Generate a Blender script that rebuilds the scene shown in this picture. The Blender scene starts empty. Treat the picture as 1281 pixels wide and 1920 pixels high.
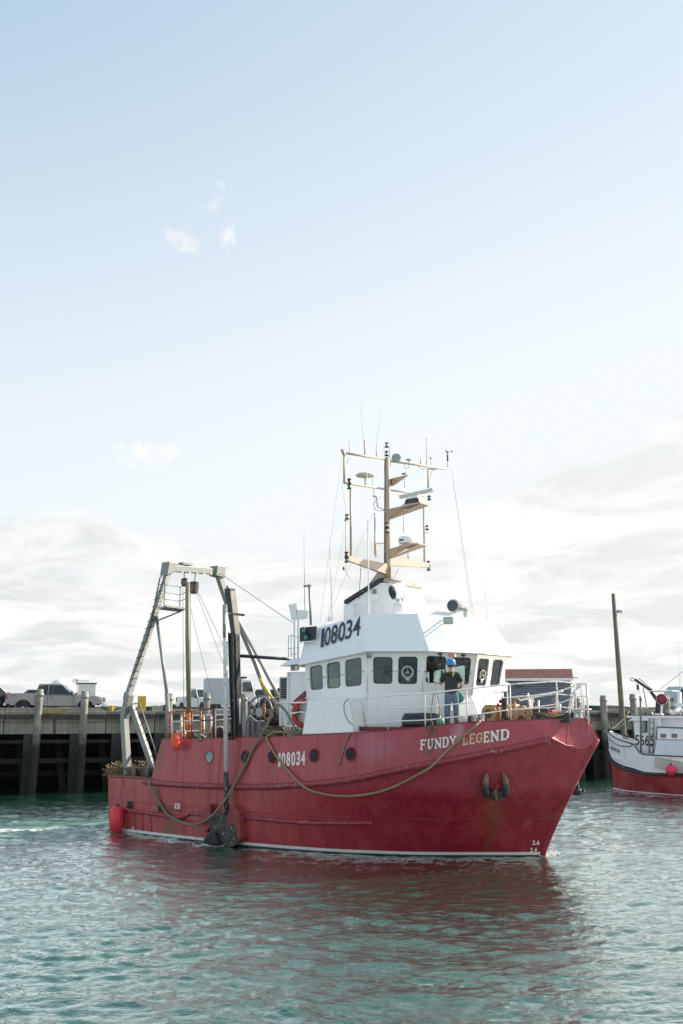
import bpy, bmesh, math, random
import numpy as np
from mathutils import Vector, Matrix, noise
from mathutils.bvhtree import BVHTree
R = math.radians
random.seed(7)
scn = bpy.context.scene
# ------------------------------------------------------------ camera
CAM_H = 3.9; FPX = 1867.0; PITCH = math.atan((1330 - 960) / FPX)
cam_d = bpy.data.cameras.new('camera'); cam = bpy.data.objects.new('camera', cam_d)
scn.collection.objects.link(cam); scn.camera = cam
cam.location = (0, 0, CAM_H); cam.rotation_euler = (math.pi / 2 + PITCH, 0, 0)
cam_d.sensor_fit = 'VERTICAL'; cam_d.sensor_height = 24; cam_d.lens = 24 * FPX / 1920
cam_d.clip_start = 0.1; cam_d.clip_end = 6000
# ------------------------------------------------------------ light
SUN_EL = R(31); SUN_ROT = R(69)
scn.view_settings.view_transform = 'Standard'; scn.view_settings.look = 'None'
scn.view_settings.exposure = 1.15; scn.view_settings.gamma = 1
scn.view_settings.use_curve_mapping = False
world = bpy.data.worlds.new('World'); scn.world = world; world.use_nodes = True
wt = world.node_tree; wn = wt.nodes; wl = wt.links
bg = wn['Background']; bg.inputs[1].default_value = 0.092
sky = wn.new('ShaderNodeTexSky'); sky.sky_type = 'NISHITA'; sky.sun_disc = False
sky.sun_elevation = SUN_EL; sky.sun_rotation = SUN_ROT; sky.air_density = 1.0; sky.dust_density = 1.0; sky.ozone_density = 1.0
def wmath(op, a, b=None, c=None, clamp=False):
    n = wn.new('ShaderNodeMath'); n.operation = op; n.use_clamp = clamp
    for i, v in enumerate((a, b, c)):
        if v is None: continue
        if isinstance(v, (int, float)): n.inputs[i].default_value = v
        else: wl.new(v, n.inputs[i])
    return n.outputs[0]
def wsmooth(v, a, b, lo=0.0, hi=1.0):
    n = wn.new('ShaderNodeMapRange'); n.interpolation_type = 'SMOOTHSTEP'
    wl.new(v, n.inputs[0]); n.inputs[1].default_value = a; n.inputs[2].default_value = b
    n.inputs[3].default_value = lo; n.inputs[4].default_value = hi; return n.outputs[0]
def wmix(f, a, b):
    n = wn.new('ShaderNodeMix'); n.data_type = 'RGBA'
    if isinstance(f, float): n.inputs[0].default_value = f
    else: wl.new(f, n.inputs[0])
    for i, v in ((6, a), (7, b)):
        if isinstance(v, tuple): n.inputs[i].default_value = v + (1,)
        else: wl.new(v, n.inputs[i])
    return n.outputs[2]
tc = wn.new('ShaderNodeTexCoord'); sep = wn.new('ShaderNodeSeparateXYZ'); wl.new(tc.outputs['Generated'], sep.inputs[0])
dx, dy, dz = sep.outputs
# thin high haze whitens the sky everywhere, thickest low down
zc = wmath('MAXIMUM', dz, 0.0)
haze = wsmooth(zc, 0.74, 0.08, 0.12, 0.93)
hs = wn.new('ShaderNodeVectorMath'); hs.operation = 'DOT_PRODUCT'
sunv = Vector((math.sin(SUN_ROT) * math.cos(SUN_EL), math.cos(SUN_ROT) * math.cos(SUN_EL), math.sin(SUN_EL)))
wl.new(tc.outputs['Generated'], hs.inputs[0]); hs.inputs[1].default_value = sunv
toward = wsmooth(hs.outputs['Value'], -0.1, 1.0)
haze2 = wmath('ADD', haze, wmath('MULTIPLY', toward, 0.42), clamp=True)
HZ = (4.5, 4.76, 4.88)
skyc = wmix(haze2, wmix(0.6, sky.outputs[0], (1.45, 2.75, 3.9)), HZ)
# clouds: direction projected on a plane overhead, so they flatten towards the horizon
den = wmath('ADD', zc, 0.13)
comb = wn.new('ShaderNodeCombineXYZ'); wl.new(wmath('DIVIDE', dx, den), comb.inputs[0]); wl.new(wmath('DIVIDE', dy, den), comb.inputs[1])
def wnoise(scale, detail, rough, off=(0, 0, 0), vec=None, dist=0.0):
    mp = wn.new('ShaderNodeMapping'); mp.inputs['Location'].default_value = off
    wl.new(vec or comb.outputs[0], mp.inputs[0])
    n = wn.new('ShaderNodeTexNoise'); n.inputs['Scale'].default_value = scale; n.inputs['Detail'].default_value = detail
    n.inputs['Roughness'].default_value = rough; n.inputs['Distortion'].default_value = dist
    wl.new(mp.outputs[0], n.inputs['Vector']); return n.outputs[0]
n1 = wnoise(1.15, 8, 0.55, (3.1, 7.7, 0), dist=0.3)
n2 = wnoise(1.6, 8, 0.6, (11.1, 2.2, 5), dist=.5)
edge = wnoise(3.2, 5, 0.6, (0, 0, 0), tc.outputs['Generated'])
top = wmath('ADD', wmath('ADD', 0.158, wmath('MULTIPLY', wmath('MAXIMUM', dx, 0.0), 0.32)), wmath('MULTIPLY', wmath('SUBTRACT', edge, 0.5), 0.17))
bank = wsmooth(wmath('SUBTRACT', top, dz), -0.012, 0.014)
cov = wsmooth(n1, 0.28, 0.50)
bank = wmath('MULTIPLY', bank, wmath('ADD', wmath('MULTIPLY', cov, 0.5), 0.5))
shade = wsmooth(n2, 0.42, 0.60)
low = wsmooth(dz, 0.02, 0.16)
ccol = wmix(wmath('MULTIPLY', shade, 0.68), (4.95, 4.9, 4.8), (3.15, 3.32, 3.46))
ccol = wmix(wmath('MULTIPLY', toward, 0.4), ccol, (5.3, 5.2, 5.0))
skyc = wmix(wmath('MULTIPLY', bank, 0.93), skyc, ccol)
# the few small puffs that drift above the bank
puff = None
fine = wnoise(30, 6, 0.65, (1, 2, 3), tc.outputs['Generated'], dist=0.6)
for px, py, rx, ry, st in ((282, 850, 62, 27, 1.15), (412, 372, 44, 34, .8), (427, 440, 24, 44, .8), (355, 448, 48, 24, .62), (318, 744, 22, 10, .5), (590, 912, 30, 10, .35)):
    d = Vector((px - 640.5, FPX * math.cos(PITCH) - (960 - py) * math.sin(PITCH), FPX * math.sin(PITCH) + (960 - py) * math.cos(PITCH)))
    d.normalize(); rt = Vector((d.y, -d.x, 0)).normalized(); upv = rt.cross(d)
    comps = []
    for ax, rad in ((rt, rx / FPX), (upv, ry / FPX)):
        vm = wn.new('ShaderNodeVectorMath'); vm.operation = 'DOT_PRODUCT'; wl.new(tc.outputs['Generated'], vm.inputs[0]); vm.inputs[1].default_value = ax
        q = wmath('DIVIDE', wmath('SUBTRACT', vm.outputs['Value'], ax.dot(d)), rad); comps.append(wmath('MULTIPLY', q, q))
    front = wsmooth(dy, 0.2, 0.4)
    r2 = wmath('ADD', comps[0], comps[1])
    m = wmath('SUBTRACT', wmath('MULTIPLY', wmath('SUBTRACT', 1.0, r2), .6 if st > 1 else .5), wmath('MULTIPLY', wmath('SUBTRACT', 0.46 if st > 1 else .56, fine), 3.2))
    m = wmath('MULTIPLY', wmath('MULTIPLY', wsmooth(m, -0.05, 0.75), st), front)
    puff = m if puff is None else wmath('MAXIMUM', puff, m)
skyc = wmix(wmath('MINIMUM', puff, 0.9), skyc, (5.0, 4.9, 4.8))
wl.new(skyc, bg.inputs[0])
sd = bpy.data.lights.new('sun', 'SUN'); sd.energy = 3.6; sd.angle = R(0.6); sd.color = (1.0, 0.90, 0.76)
so = bpy.data.objects.new('sun', sd); scn.collection.objects.link(so)
so.rotation_euler = (-sunv).to_track_quat('-Z', 'Y').to_euler(); so.location = (20, 10, 30)

# ------------------------------------------------------------ helpers
def link(o):
    scn.collection.objects.link(o); return o
def tag(o, label=None, cat=None, group=None, kind=None):
    if label: o['label'] = label
    if cat: o['category'] = cat
    if group: o['group'] = group
    if kind: o['kind'] = kind
    return o
def empty(name, M=None, label=None, cat=None, group=None):
    o = bpy.data.objects.new(name, None); link(o); o.empty_display_size = .3
    if M is not None: o.matrix_world = M
    return tag(o, label, cat, group)
def V3(*a): return Vector(a)
class MB:
    def __init__(s): s.v = []; s.f = []; s.m = []; s.s = []; s.mi = 0
    def face(s, idx, smooth=False): s.f.append(tuple(idx)); s.m.append(s.mi); s.s.append(smooth)
    def add(s, pts, faces, smooth=False):
        b = len(s.v); s.v += [Vector(p) for p in pts]
        for f in faces: s.face([b + i for i in f], smooth)
        return s
    def hexa(s, p):   # 4 bottom (ccw) + 4 top
        return s.add(p, [(3, 2, 1, 0), (4, 5, 6, 7), (0, 1, 5, 4), (1, 2, 6, 5), (2, 3, 7, 6), (3, 0, 4, 7)])
    def box(s, c, d, rot=None):
        c = Vector(c); x, y, z = d[0] / 2, d[1] / 2, d[2] / 2
        pts = [V3(i, j, k) for k in (-z, z) for i, j in ((-x, -y), (x, -y), (x, y), (-x, y))]
        if rot is not None: pts = [rot @ p for p in pts]
        return s.hexa([c + p for p in pts])
    def frame(s, p, q, upv=None):
        d = (Vector(q) - Vector(p)); L = d.length; d = d / max(L, 1e-9)
        u = Vector(upv) if upv is not None else (V3(0, 0, 1) if abs(d.z) < .9 else V3(1, 0, 0))
        a = d.cross(u); a.normalize(); b = a.cross(d); return d, a, b
    def bar(s, p, q, w, h=None, upv=None):
        h = w if h is None else h; p = Vector(p); q = Vector(q); d, a, b = s.frame(p, q, upv)
        o = [(-a * w - b * h) / 2, (a * w - b * h) / 2, (a * w + b * h) / 2, (-a * w + b * h) / 2]
        return s.hexa([p + k for k in o] + [q + k for k in o])
    def tube(s, p, q, r, r2=None, n=8, caps=True, sm=True):
        r2 = r if r2 is None else r2; p = Vector(p); q = Vector(q); d, a, b = s.frame(p, q)
        pts = []
        for c, rr in ((p, r), (q, r2)):
            for i in range(n):
                t = 2 * math.pi * i / n; pts.append(c + a * math.cos(t) * rr + b * math.sin(t) * rr)
        base = len(s.v); s.v += pts
        for i in range(n): s.face((base + i, base + (i + 1) % n, base + n + (i + 1) % n, base + n + i), sm)
        if caps: s.face([base + i for i in range(n)][::-1]); s.face([base + n + i for i in range(n)])
        return s
    def path(s, pts, r, n=6, closed=False):
        pts = [Vector(p) for p in pts]; m = len(pts); base = len(s.v); prev = None
        for k in range(m):
            if closed: d = pts[(k + 1) % m] - pts[k - 1]
            else: d = pts[min(k + 1, m - 1)] - pts[max(k - 1, 0)]
            d.normalize()
            if prev is None: a = d.cross(V3(0, 0, 1) if abs(d.z) < .9 else V3(1, 0, 0))
            else: a = prev - d * prev.dot(d)
            a.normalize(); prev = a; b = d.cross(a)
            rr = r[k] if isinstance(r, (list, tuple)) else r
            for i in range(n):
                t = 2 * math.pi * i / n; s.v.append(pts[k] + a * math.cos(t) * rr + b * math.sin(t) * rr)
        for k in range(m if closed else m - 1):
            for i in range(n):
                j = (i + 1) % n; k2 = (k + 1) % m
                s.face((base + k * n + i, base + k * n + j, base + k2 * n + j, base + k2 * n + i), True)
        if not closed:
            s.face([base + i for i in range(n)][::-1]); s.face([base + (m - 1) * n + i for i in range(n)])
        return s
    def lathe(s, prof, o=(0, 0, 0), ax=(0, 0, 1), n=16, sm=True):   # prof: (radius, along)
        o = Vector(o); d, a, b = s.frame(o, o + Vector(ax)); base = len(s.v); m = len(prof)
        for r, h in prof:
            for i in range(n):
                t = 2 * math.pi * i / n; s.v.append(o + d * h + (a * math.cos(t) + b * math.sin(t)) * max(r, 1e-4))
        for k in range(m - 1):
            for i in range(n):
                j = (i + 1) % n; s.face((base + k * n + i, base + k * n + j, base + (k + 1) * n + j, base + (k + 1) * n + i), sm)
        s.face([base + i for i in range(n)][::-1]); s.face([base + (m - 1) * n + i for i in range(n)])
        return s
    def ball(s, c, r, n=12, m=8):
        r = (r, r, r) if isinstance(r, (int, float)) else r; c = Vector(c); base = len(s.v)
        for k in range(m + 1):
            ph = math.pi * k / m
            for i in range(n):
                t = 2 * math.pi * i / n; s.v.append(c + V3(r[0] * math.sin(ph) * math.cos(t), r[1] * math.sin(ph) * math.sin(t), -r[2] * math.cos(ph)))
        for k in range(m):
            for i in range(n):
                j = (i + 1) % n; s.face((base + k * n + i, base + k * n + j, base + (k + 1) * n + j, base + (k + 1) * n + i), True)
        return s
    def prism(s, pts, vec):
        pts = [Vector(p) for p in pts]; vec = Vector(vec); n = len(pts); base = len(s.v)
        s.v += pts + [p + vec for p in pts]
        s.face([base + i for i in range(n)][::-1]); s.face([base + n + i for i in range(n)])
        for i in range(n): s.face((base + i, base + (i + 1) % n, base + n + (i + 1) % n, base + n + i))
        return s
    def build(s, name, mats, parent=None, M=None, bevel=0, fix=True):
        me = bpy.data.meshes.new(name); me.from_pydata([tuple(v) for v in s.v], [], s.f)
        for i, p in enumerate(me.polygons): p.material_index = s.m[i]; p.use_smooth = s.s[i]
        for mt in (mats if isinstance(mats, (list, tuple)) else [mats]): me.materials.append(mt)
        if fix:
            bm = bmesh.new(); bm.from_mesh(me); bmesh.ops.recalc_face_normals(bm, faces=bm.faces); bm.to_mesh(me); bm.free()
        me.update()
        o = link(bpy.data.objects.new(name, me))
        if parent is not None: o.parent = parent
        elif M is not None: o.matrix_world = M
        if bevel:
            b = o.modifiers.new('bevel', 'BEVEL'); b.width = bevel; b.segments = 2; b.limit_method = 'ANGLE'
        return o
def rebase(o, base=None):
    """move a top-level mesh's origin to the base of its geometry (keeps where it stands)"""
    co = [v.co for v in o.data.vertices]
    if base is None: base = V3(sum(c.x for c in co) / len(co), sum(c.y for c in co) / len(co), min(c.z for c in co))
    o.data.transform(Matrix.Translation(-base)); o.matrix_world = o.matrix_world @ Matrix.Translation(base); return o
def copy_tree(o, M=None, parent=None):
    c = o.copy(); link(c)
    if parent is not None: c.parent = parent
    if M is not None: c.matrix_world = M
    for ch in o.children: copy_tree(ch, None, c)
    return c
# ------------------------------------------------------------ materials
MATS = {}
def nt_new(name):
    m = bpy.data.materials.new(name); m.use_nodes = True; return m, m.node_tree, m.node_tree.nodes['Principled BSDF']
class N:
    """tiny node writer"""
    def __init__(s, nt): s.nt = nt
    def n(s, typ, ins={}, **at):
        x = s.nt.nodes.new('ShaderNode' + typ)
        for k, v in at.items(): setattr(x, k, v)
        for k, v in ins.items():
            if isinstance(v, bpy.types.NodeSocket): s.nt.links.new(v, x.inputs[k])
            else: x.inputs[k].default_value = v
        return x
    def math(s, op, a, b=0.0, clamp=False): return s.n('Math', {0: a, 1: b}, operation=op, use_clamp=clamp).outputs[0]
    def rng(s, v, a, b, lo=0.0, hi=1.0): return s.n('MapRange', {0: v, 1: a, 2: b, 3: lo, 4: hi}, interpolation_type='SMOOTHSTEP').outputs[0]
    def mix(s, f, a, b, blend='MIX'):
        a = a + (1,) if isinstance(a, tuple) and len(a) == 3 else a; b = b + (1,) if isinstance(b, tuple) and len(b) == 3 else b
        return s.n('Mix', {0: f, 6: a, 7: b}, data_type='RGBA', blend_type=blend).outputs[2]
    def noise(s, vec, scale, detail=4, rough=.55, dist=0.0):
        return s.n('TexNoise', {'Vector': vec, 'Scale': scale, 'Detail': detail, 'Roughness': rough, 'Distortion': dist}).outputs[0]
    def mapping(s, vec, sc=(1, 1, 1), loc=(0, 0, 0)): return s.n('Mapping', {0: vec, 'Scale': sc, 'Location': loc}).outputs[0]
RUST = (.23, .085, .028)
def paint(name, col, rough=.45, metal=0.0, var=.18, sc=2.0, rust=0.0, rustcol=RUST, streak=.25, bump=.08, dirt=(.12, .10, .08), dirtamt=.25, spec=.5, chip=None, chipamt=0.0):
    if name in MATS: return MATS[name]
    m, nt, b = nt_new(name); g = N(nt)
    oc = g.n('TexCoord').outputs['Object']
    nz = g.noise(oc, sc, 6, .6); fine = g.noise(oc, sc * 9, 5, .65)
    vs = g.noise(g.mapping(oc, (6 * sc, 6 * sc, .55 * sc)), 1.0, 4, .6)
    f = g.math('MULTIPLY', g.rng(nz, .3, .7), var)
    c = g.mix(f, col, tuple(min(1, x * 1.0 + .12) for x in col))
    c = g.mix(g.math('MULTIPLY', g.rng(fine, .45, .75), var * .8), c, tuple(x * .55 for x in col))
    c = g.mix(g.math('MULTIPLY', g.rng(vs, .50, .78), streak * dirtamt * 2.2), c, dirt)
    if chip:
        c = g.mix(g.rng(g.noise(oc, sc * 5, 6, .7), .63 - chipamt * .2, .65 - chipamt * .2), c, chip)
    if rust > 0:
        rn = g.math('ADD', g.math('MULTIPLY', g.noise(oc, sc * 3.2, 8, .7), .75), g.math('MULTIPLY', vs, .25))
        th = .70 - rust * .28
        rf = g.rng(rn, th - .02, th + .035)
        rc = g.mix(fine, rustcol, tuple(x * .4 for x in rustcol))
        c = g.mix(rf, c, rc)
        nt.links.new(g.math('ADD', g.math('MULTIPLY', rf, .35), rough, True), b.inputs['Roughness'])
        if metal: nt.links.new(g.math('SUBTRACT', metal, g.math('MULTIPLY', rf, metal)), b.inputs['Metallic'])
    else:
        nt.links.new(g.rng(nz, .2, .8, max(.03, rough - .1), rough + .12), b.inputs['Roughness']); b.inputs['Metallic'].default_value = metal
    nt.links.new(c, b.inputs['Base Color'])
    b.inputs['Specular IOR Level'].default_value = spec
    if bump:
        bp = g.n('Bump', {'Strength': bump * 3, 'Distance': .01, 'Height': fine}); nt.links.new(bp.outputs[0], b.inputs['Normal'])
    MATS[name] = m; return m
def wood(name, col, dark, top=None, wet=None):
    """weathered timber / concrete standing in water; wet = (z0,z1) of the tide mark in world z"""
    m, nt, b = nt_new(name); g = N(nt)
    oc = g.n('TexCoord').outputs['Object']; geo = g.n('NewGeometry').outputs['Position']
    gr = g.noise(g.mapping(oc, (14, 14, .9)), 1, 6, .65); bl = g.noise(oc, 1.3, 5, .6); fn = g.noise(oc, 22, 4, .6)
    c = g.mix(g.rng(gr, .3, .72), col, dark); c = g.mix(g.math('MULTIPLY', g.rng(bl, .45, .7), .5), c, tuple(x * 1.3 for x in col))
    c = g.mix(g.math('MULTIPLY', g.rng(fn, .55, .8), .45), c, tuple(x * .4 for x in dark))
    if wet:
        z = g.n('SeparateXYZ', {0: geo}).outputs[2]
        zz = g.math('ADD', z, g.math('MULTIPLY', g.math('SUBTRACT', g.noise(oc, 3.5, 6, .7), .5), 1.5))
        c = g.mix(g.rng(zz, wet[1], wet[0]), c, g.mix(g.rng(fn, .35, .75), (.006, .007, .007), (.028, .027, .02)))
    nt.links.new(c, b.inputs['Base Color']); b.inputs['Roughness'].default_value = .82
    bp = g.n('Bump', {'Strength': .6, 'Distance': .02, 'Height': gr}); nt.links.new(bp.outputs[0], b.inputs['Normal'])
    return m
def glass_mat(name, tint=(.75, .82, .8), dark=.25, gain=1.0):
    m = bpy.data.materials.new(name); m.use_nodes = True; nt = m.node_tree; nt.nodes.clear(); g = N(nt)
    tr = g.n('BsdfTransparent', {0: tint + (1,)}); gl = g.n('BsdfGlossy', {0: (.9, .95, 1, 1), 'Roughness': .03}); df = g.n('BsdfDiffuse', {0: (.03, .04, .045, 1)})
    oc = g.n('TexCoord').outputs['Object']
    bp = g.n('Bump', {'Strength': .25, 'Distance': .02, 'Height': g.noise(oc, 2.5, 2)}); nt.links.new(bp.outputs[0], gl.inputs['Normal'])
    fr = g.n('Fresnel', {0: 1.5}).outputs[0]
    a = g.n('MixShader', {0: dark, 1: tr.outputs[0], 2: df.outputs[0]})
    f = g.math('MULTIPLY', fr, gain, True)
    s = g.n('MixShader', {0: f, 1: a.outputs[0], 2: gl.outputs[0]})
    o = g.n('OutputMaterial', {0: s.outputs[0]}); return m
white = paint('white_paint', (.84, .84, .825), .34, var=.05, sc=1.5, streak=.35, dirt=(.44, .37, .28), dirtamt=.30, bump=0)
white_rusty = paint('white_rusty', (.74, .73, .70), .4, var=.12, sc=2.4, rust=.42, rustcol=(.38, .15, .04), streak=.4)
orange_rusty = paint('orange_rusty', (.62, .22, .05), .6, var=.3, sc=3, rust=.72, rustcol=(.30, .09, .03))
maroon = paint('maroon_paint', (.16, .012, .022), .4, var=.2, rust=.3)
cream = paint('cream_mast_paint', (.47, .375, .30), .45, var=.12, sc=2.2, rust=.12, dirtamt=.3, bump=.03)
galv = paint('galvanised_steel', (.22, .23, .22), .5, metal=.15, var=.35, sc=2.2, rust=.14, dirt=(.16, .14, .11), dirtamt=.5, bump=.06)
black = paint('black_paint', (.014, .018, .024), .4, var=.1, dirtamt=.05, chip=(.3, .3, .3), chipamt=.03)
rubber = paint('black_rubber', (.012, .012, .013), .55, var=.3)
pole_green = paint('worn_green_paint', (.17, .19, .12), .55, var=.35, sc=3, rust=.36, rustcol=(.26, .14, .05))
winch_tan = paint('tan_winch_paint', (.52, .32, .15), .5, var=.2, sc=3, rust=.42, rustcol=(.22, .08, .03))
salmon = paint('salmon_paint', (.55, .27, .20), .45, var=.15, rust=.12)
wire = paint('wire_rope', (.10, .07, .06), .6, metal=.3, var=.3, bump=0)
dark_steel = paint('dark_steel', (.045, .04, .04), .55, metal=.3, var=.4, sc=5, rust=.5, rustcol=(.12, .05, .03))
stainless = paint('stainless', (.42, .42, .42), .22, metal=.9, var=.1, bump=0)
red_gloss = paint('red_paint', (.48, .03, .03), .4, var=.15)
lens_green = paint('green_lens', (.02, .30, .24), .12, var=.1, bump=0)
lens_red = paint('red_lens', (.32, .03, .05), .12, var=.1, bump=0)
lens_clear = paint('clear_lens', (.55, .50, .42), .1, var=.1, bump=0)
glass = glass_mat('window_glass', (.84, .92, .90), .05, 1.2)
glass_dark = glass_mat('tinted_glass', (.45, .5, .5), .45, 1.3)
yellow = paint('yellow_paint', (.62, .42, .04), .5, var=.2, rust=.1)
text_white = paint('white_lettering', (.78, .75, .70), .5, var=.12, sc=3, rust=.0, chip=(.45, .12, .13), chipamt=.10)
text_blue = paint('navy_lettering', (.022, .042, .075), .4, var=.15, bump=0)
text_black = paint('black_lettering', (.02, .022, .028), .5, var=.2, bump=0)
def rope_mat(name, c1, c2, sc=60):
    m, nt, b = nt_new(name); g = N(nt); oc = g.n('TexCoord').outputs['Object']
    w = g.n('TexWave', {'Vector': oc, 'Scale': sc / 6, 'Distortion': 2.0, 'Detail': 2}, bands_direction='DIAGONAL').outputs[1]
    c = g.mix(g.rng(w, .25, .6), c2, c1); c = g.mix(g.math('MULTIPLY', g.noise(oc, 5, 4), .5), c, tuple(x * .6 for x in c1))
    nt.links.new(c, b.inputs['Base Color']); b.inputs['Roughness'].default_value = .9
    bp = g.n('Bump', {'Strength': .9, 'Distance': .02, 'Height': w}); nt.links.new(bp.outputs[0], b.inputs['Normal']); return m
rope_tan = rope_mat('tan_rope', (.52, .39, .22), (.24, .17, .09))
rope_green = rope_mat('green_grey_rope', (.36, .33, .23), (.15, .14, .10))
rope_pale = rope_mat('pale_cord', (.40, .38, .34), (.2, .19, .17))
# ------------------------------------------------------------ pixel <-> place (used to read positions off the photograph)
CAMP = V3(0, 0, CAM_H)
def ray(px, py): return V3(px - 640.5, FPX * math.cos(PITCH) - (960 - py) * math.sin(PITCH), FPX * math.sin(PITCH) + (960 - py) * math.cos(PITCH))
def onwater(px, py, z=0.0): d = ray(px, py); return CAMP + d * ((z - CAM_H) / d.z)
def atY(px, py, Y): d = ray(px, py); return CAMP + d * (Y / d.y)
def atplane(px, py, P0, Nn): d = ray(px, py); return CAMP + d * ((P0 - CAMP).dot(Nn) / d.dot(Nn))
class Frame:
    def __init__(s, O, ang): s.M = Matrix.Translation(O) @ Matrix.Rotation(ang, 4, 'Z'); s.I = s.M.inverted(); s.cam = s.I @ CAMP
    def ray(s, px, py): return (s.I.to_3x3() @ ray(px, py)).normalized()
    def ax(s, px, py, axis, val):
        d = s.ray(px, py); return s.cam + d * ((val - s.cam[axis]) / d[axis])
    def S(s, px, py, v): return s.ax(px, py, 0, v)     # on station x=v
    def T(s, px, py, v): return s.ax(px, py, 1, v)     # on buttock y=v
    def Z(s, px, py, v): return s.ax(px, py, 2, v)
def catmull(pts, n, lin=()):
    out = []
    P = [Vector(p) for p in pts]
    for i in range(len(P) - 1):
        p0 = P[max(i - 1, 0)]; p1 = P[i]; p2 = P[i + 1]; p3 = P[min(i + 2, len(P) - 1)]
        if i in lin or i - 1 in lin: p0 = p1 - (p2 - p1)
        if i in lin or i + 1 in lin: p3 = p2 + (p2 - p1)
        for k in range(n):
            t = k / n
            out.append(0.5 * ((2 * p1) + (p2 - p0) * t + (2 * p0 - 5 * p1 + 4 * p2 - p3) * t * t + (3 * p1 - p0 - 3 * p2 + p3) * t ** 3) if i not in lin else p1.lerp(p2, t))
    out.append(P[-1]); return out
def sag(p, q, drop, n=16):
    p = Vector(p); q = Vector(q); return [p.lerp(q, i / n) - V3(0, 0, drop * 4 * (i / n) * (1 - i / n)) for i in range(n + 1)]
_fontcache = {}
def text_mesh(txt, bold=0.0, spacing=1.0):
    cu = bpy.data.curves.new('tmp_text', 'FONT'); cu.body = txt; cu.size = 1; cu.offset = bold; cu.space_character = spacing; cu.resolution_u = 4
    o = bpy.data.objects.new('tmp_text', cu); scn.collection.objects.link(o)
    bpy.context.view_layer.update()
    me = bpy.data.meshes.new_from_object(o.evaluated_get(bpy.context.evaluated_depsgraph_get()))
    v = [(p.co.x, p.co.y) for p in me.vertices]; f = [tuple(p.vertices) for p in me.polygons]
    bpy.data.objects.remove(o); bpy.data.curves.remove(cu)
    x0 = min(a for a, _ in v); x1 = max(a for a, _ in v); y0 = min(b for _, b in v); y1 = max(b for _, b in v)
    return [((a - x0) / (x1 - x0), (b - y0) / (y1 - y0)) for a, b in v], f
def lettering(name, geo, quad, hit, mat, parent, off=.008):
    """geo = (uv verts, faces); quad = BL,BR,TR,TL read from the photograph; hit(px,py) -> point, normal on the real surface"""
    mb = MB(); (x0, y0), (x1, y1), (x2, y2), (x3, y3) = quad
    pts = []
    for a, b in geo[0]:
        px = (x0 * (1 - a) + x1 * a) * (1 - b) + (x3 * (1 - a) + x2 * a) * b; py = (y0 * (1 - a) + y1 * a) * (1 - b) + (y3 * (1 - a) + y2 * a) * b
        p, n = hit(px, py); pts.append(p + n * off)
    mb.add(pts, geo[1]); return mb.build(name, mat, parent, fix=False)
# ============================================================ WATER
def water_height(X, Y):
    rs = np.random.RandomState(4); Z = np.zeros_like(X); dist = np.sqrt(X * X + Y * Y)
    # slow modulation so that calmer and rougher patches alternate
    mod = 0.75 + 0.25 * np.sin(X * .21 + 1.3 + np.sin(Y * .13)) * np.sin(Y * .17 + .6 * np.sin(X * .19))
    mod2 = 0.65 + 0.35 * np.sin(X * .93 + 2 * np.sin(Y * .41 + 1)) * np.sin(Y * .71 + 2 * np.sin(X * .37))
    wx = X + .35 * np.sin(Y * .9 + .5 * X); wy = Y + .30 * np.sin(X * .8 - .4 * Y)
    for i in range(58):
        lam = 0.16 * (3.4 / .16) ** rs.rand(); k = 2 * math.pi / lam
        th = math.pi / 2 + rs.normal(0, .40) - .15 + (0.5 if rs.rand() < .3 else 0); ph = rs.rand() * 6.28
        amp = .0068 * lam ** .9 * (1.0 if lam < .3 else 1.25 if lam < 1.2 else .55)
        fade = np.clip((lam * 44 - dist * .42) / (lam * 14), 0.0, 1)    # what the mesh can no longer carry is left to the fine relief
        w = np.sin((wx * math.cos(th) + wy * math.sin(th)) * k + ph)
        Z += amp * (1 - np.abs(w) * 1.25 + .3 * w) * fade * (mod if lam > .7 else mod2)
    return Z
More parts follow.
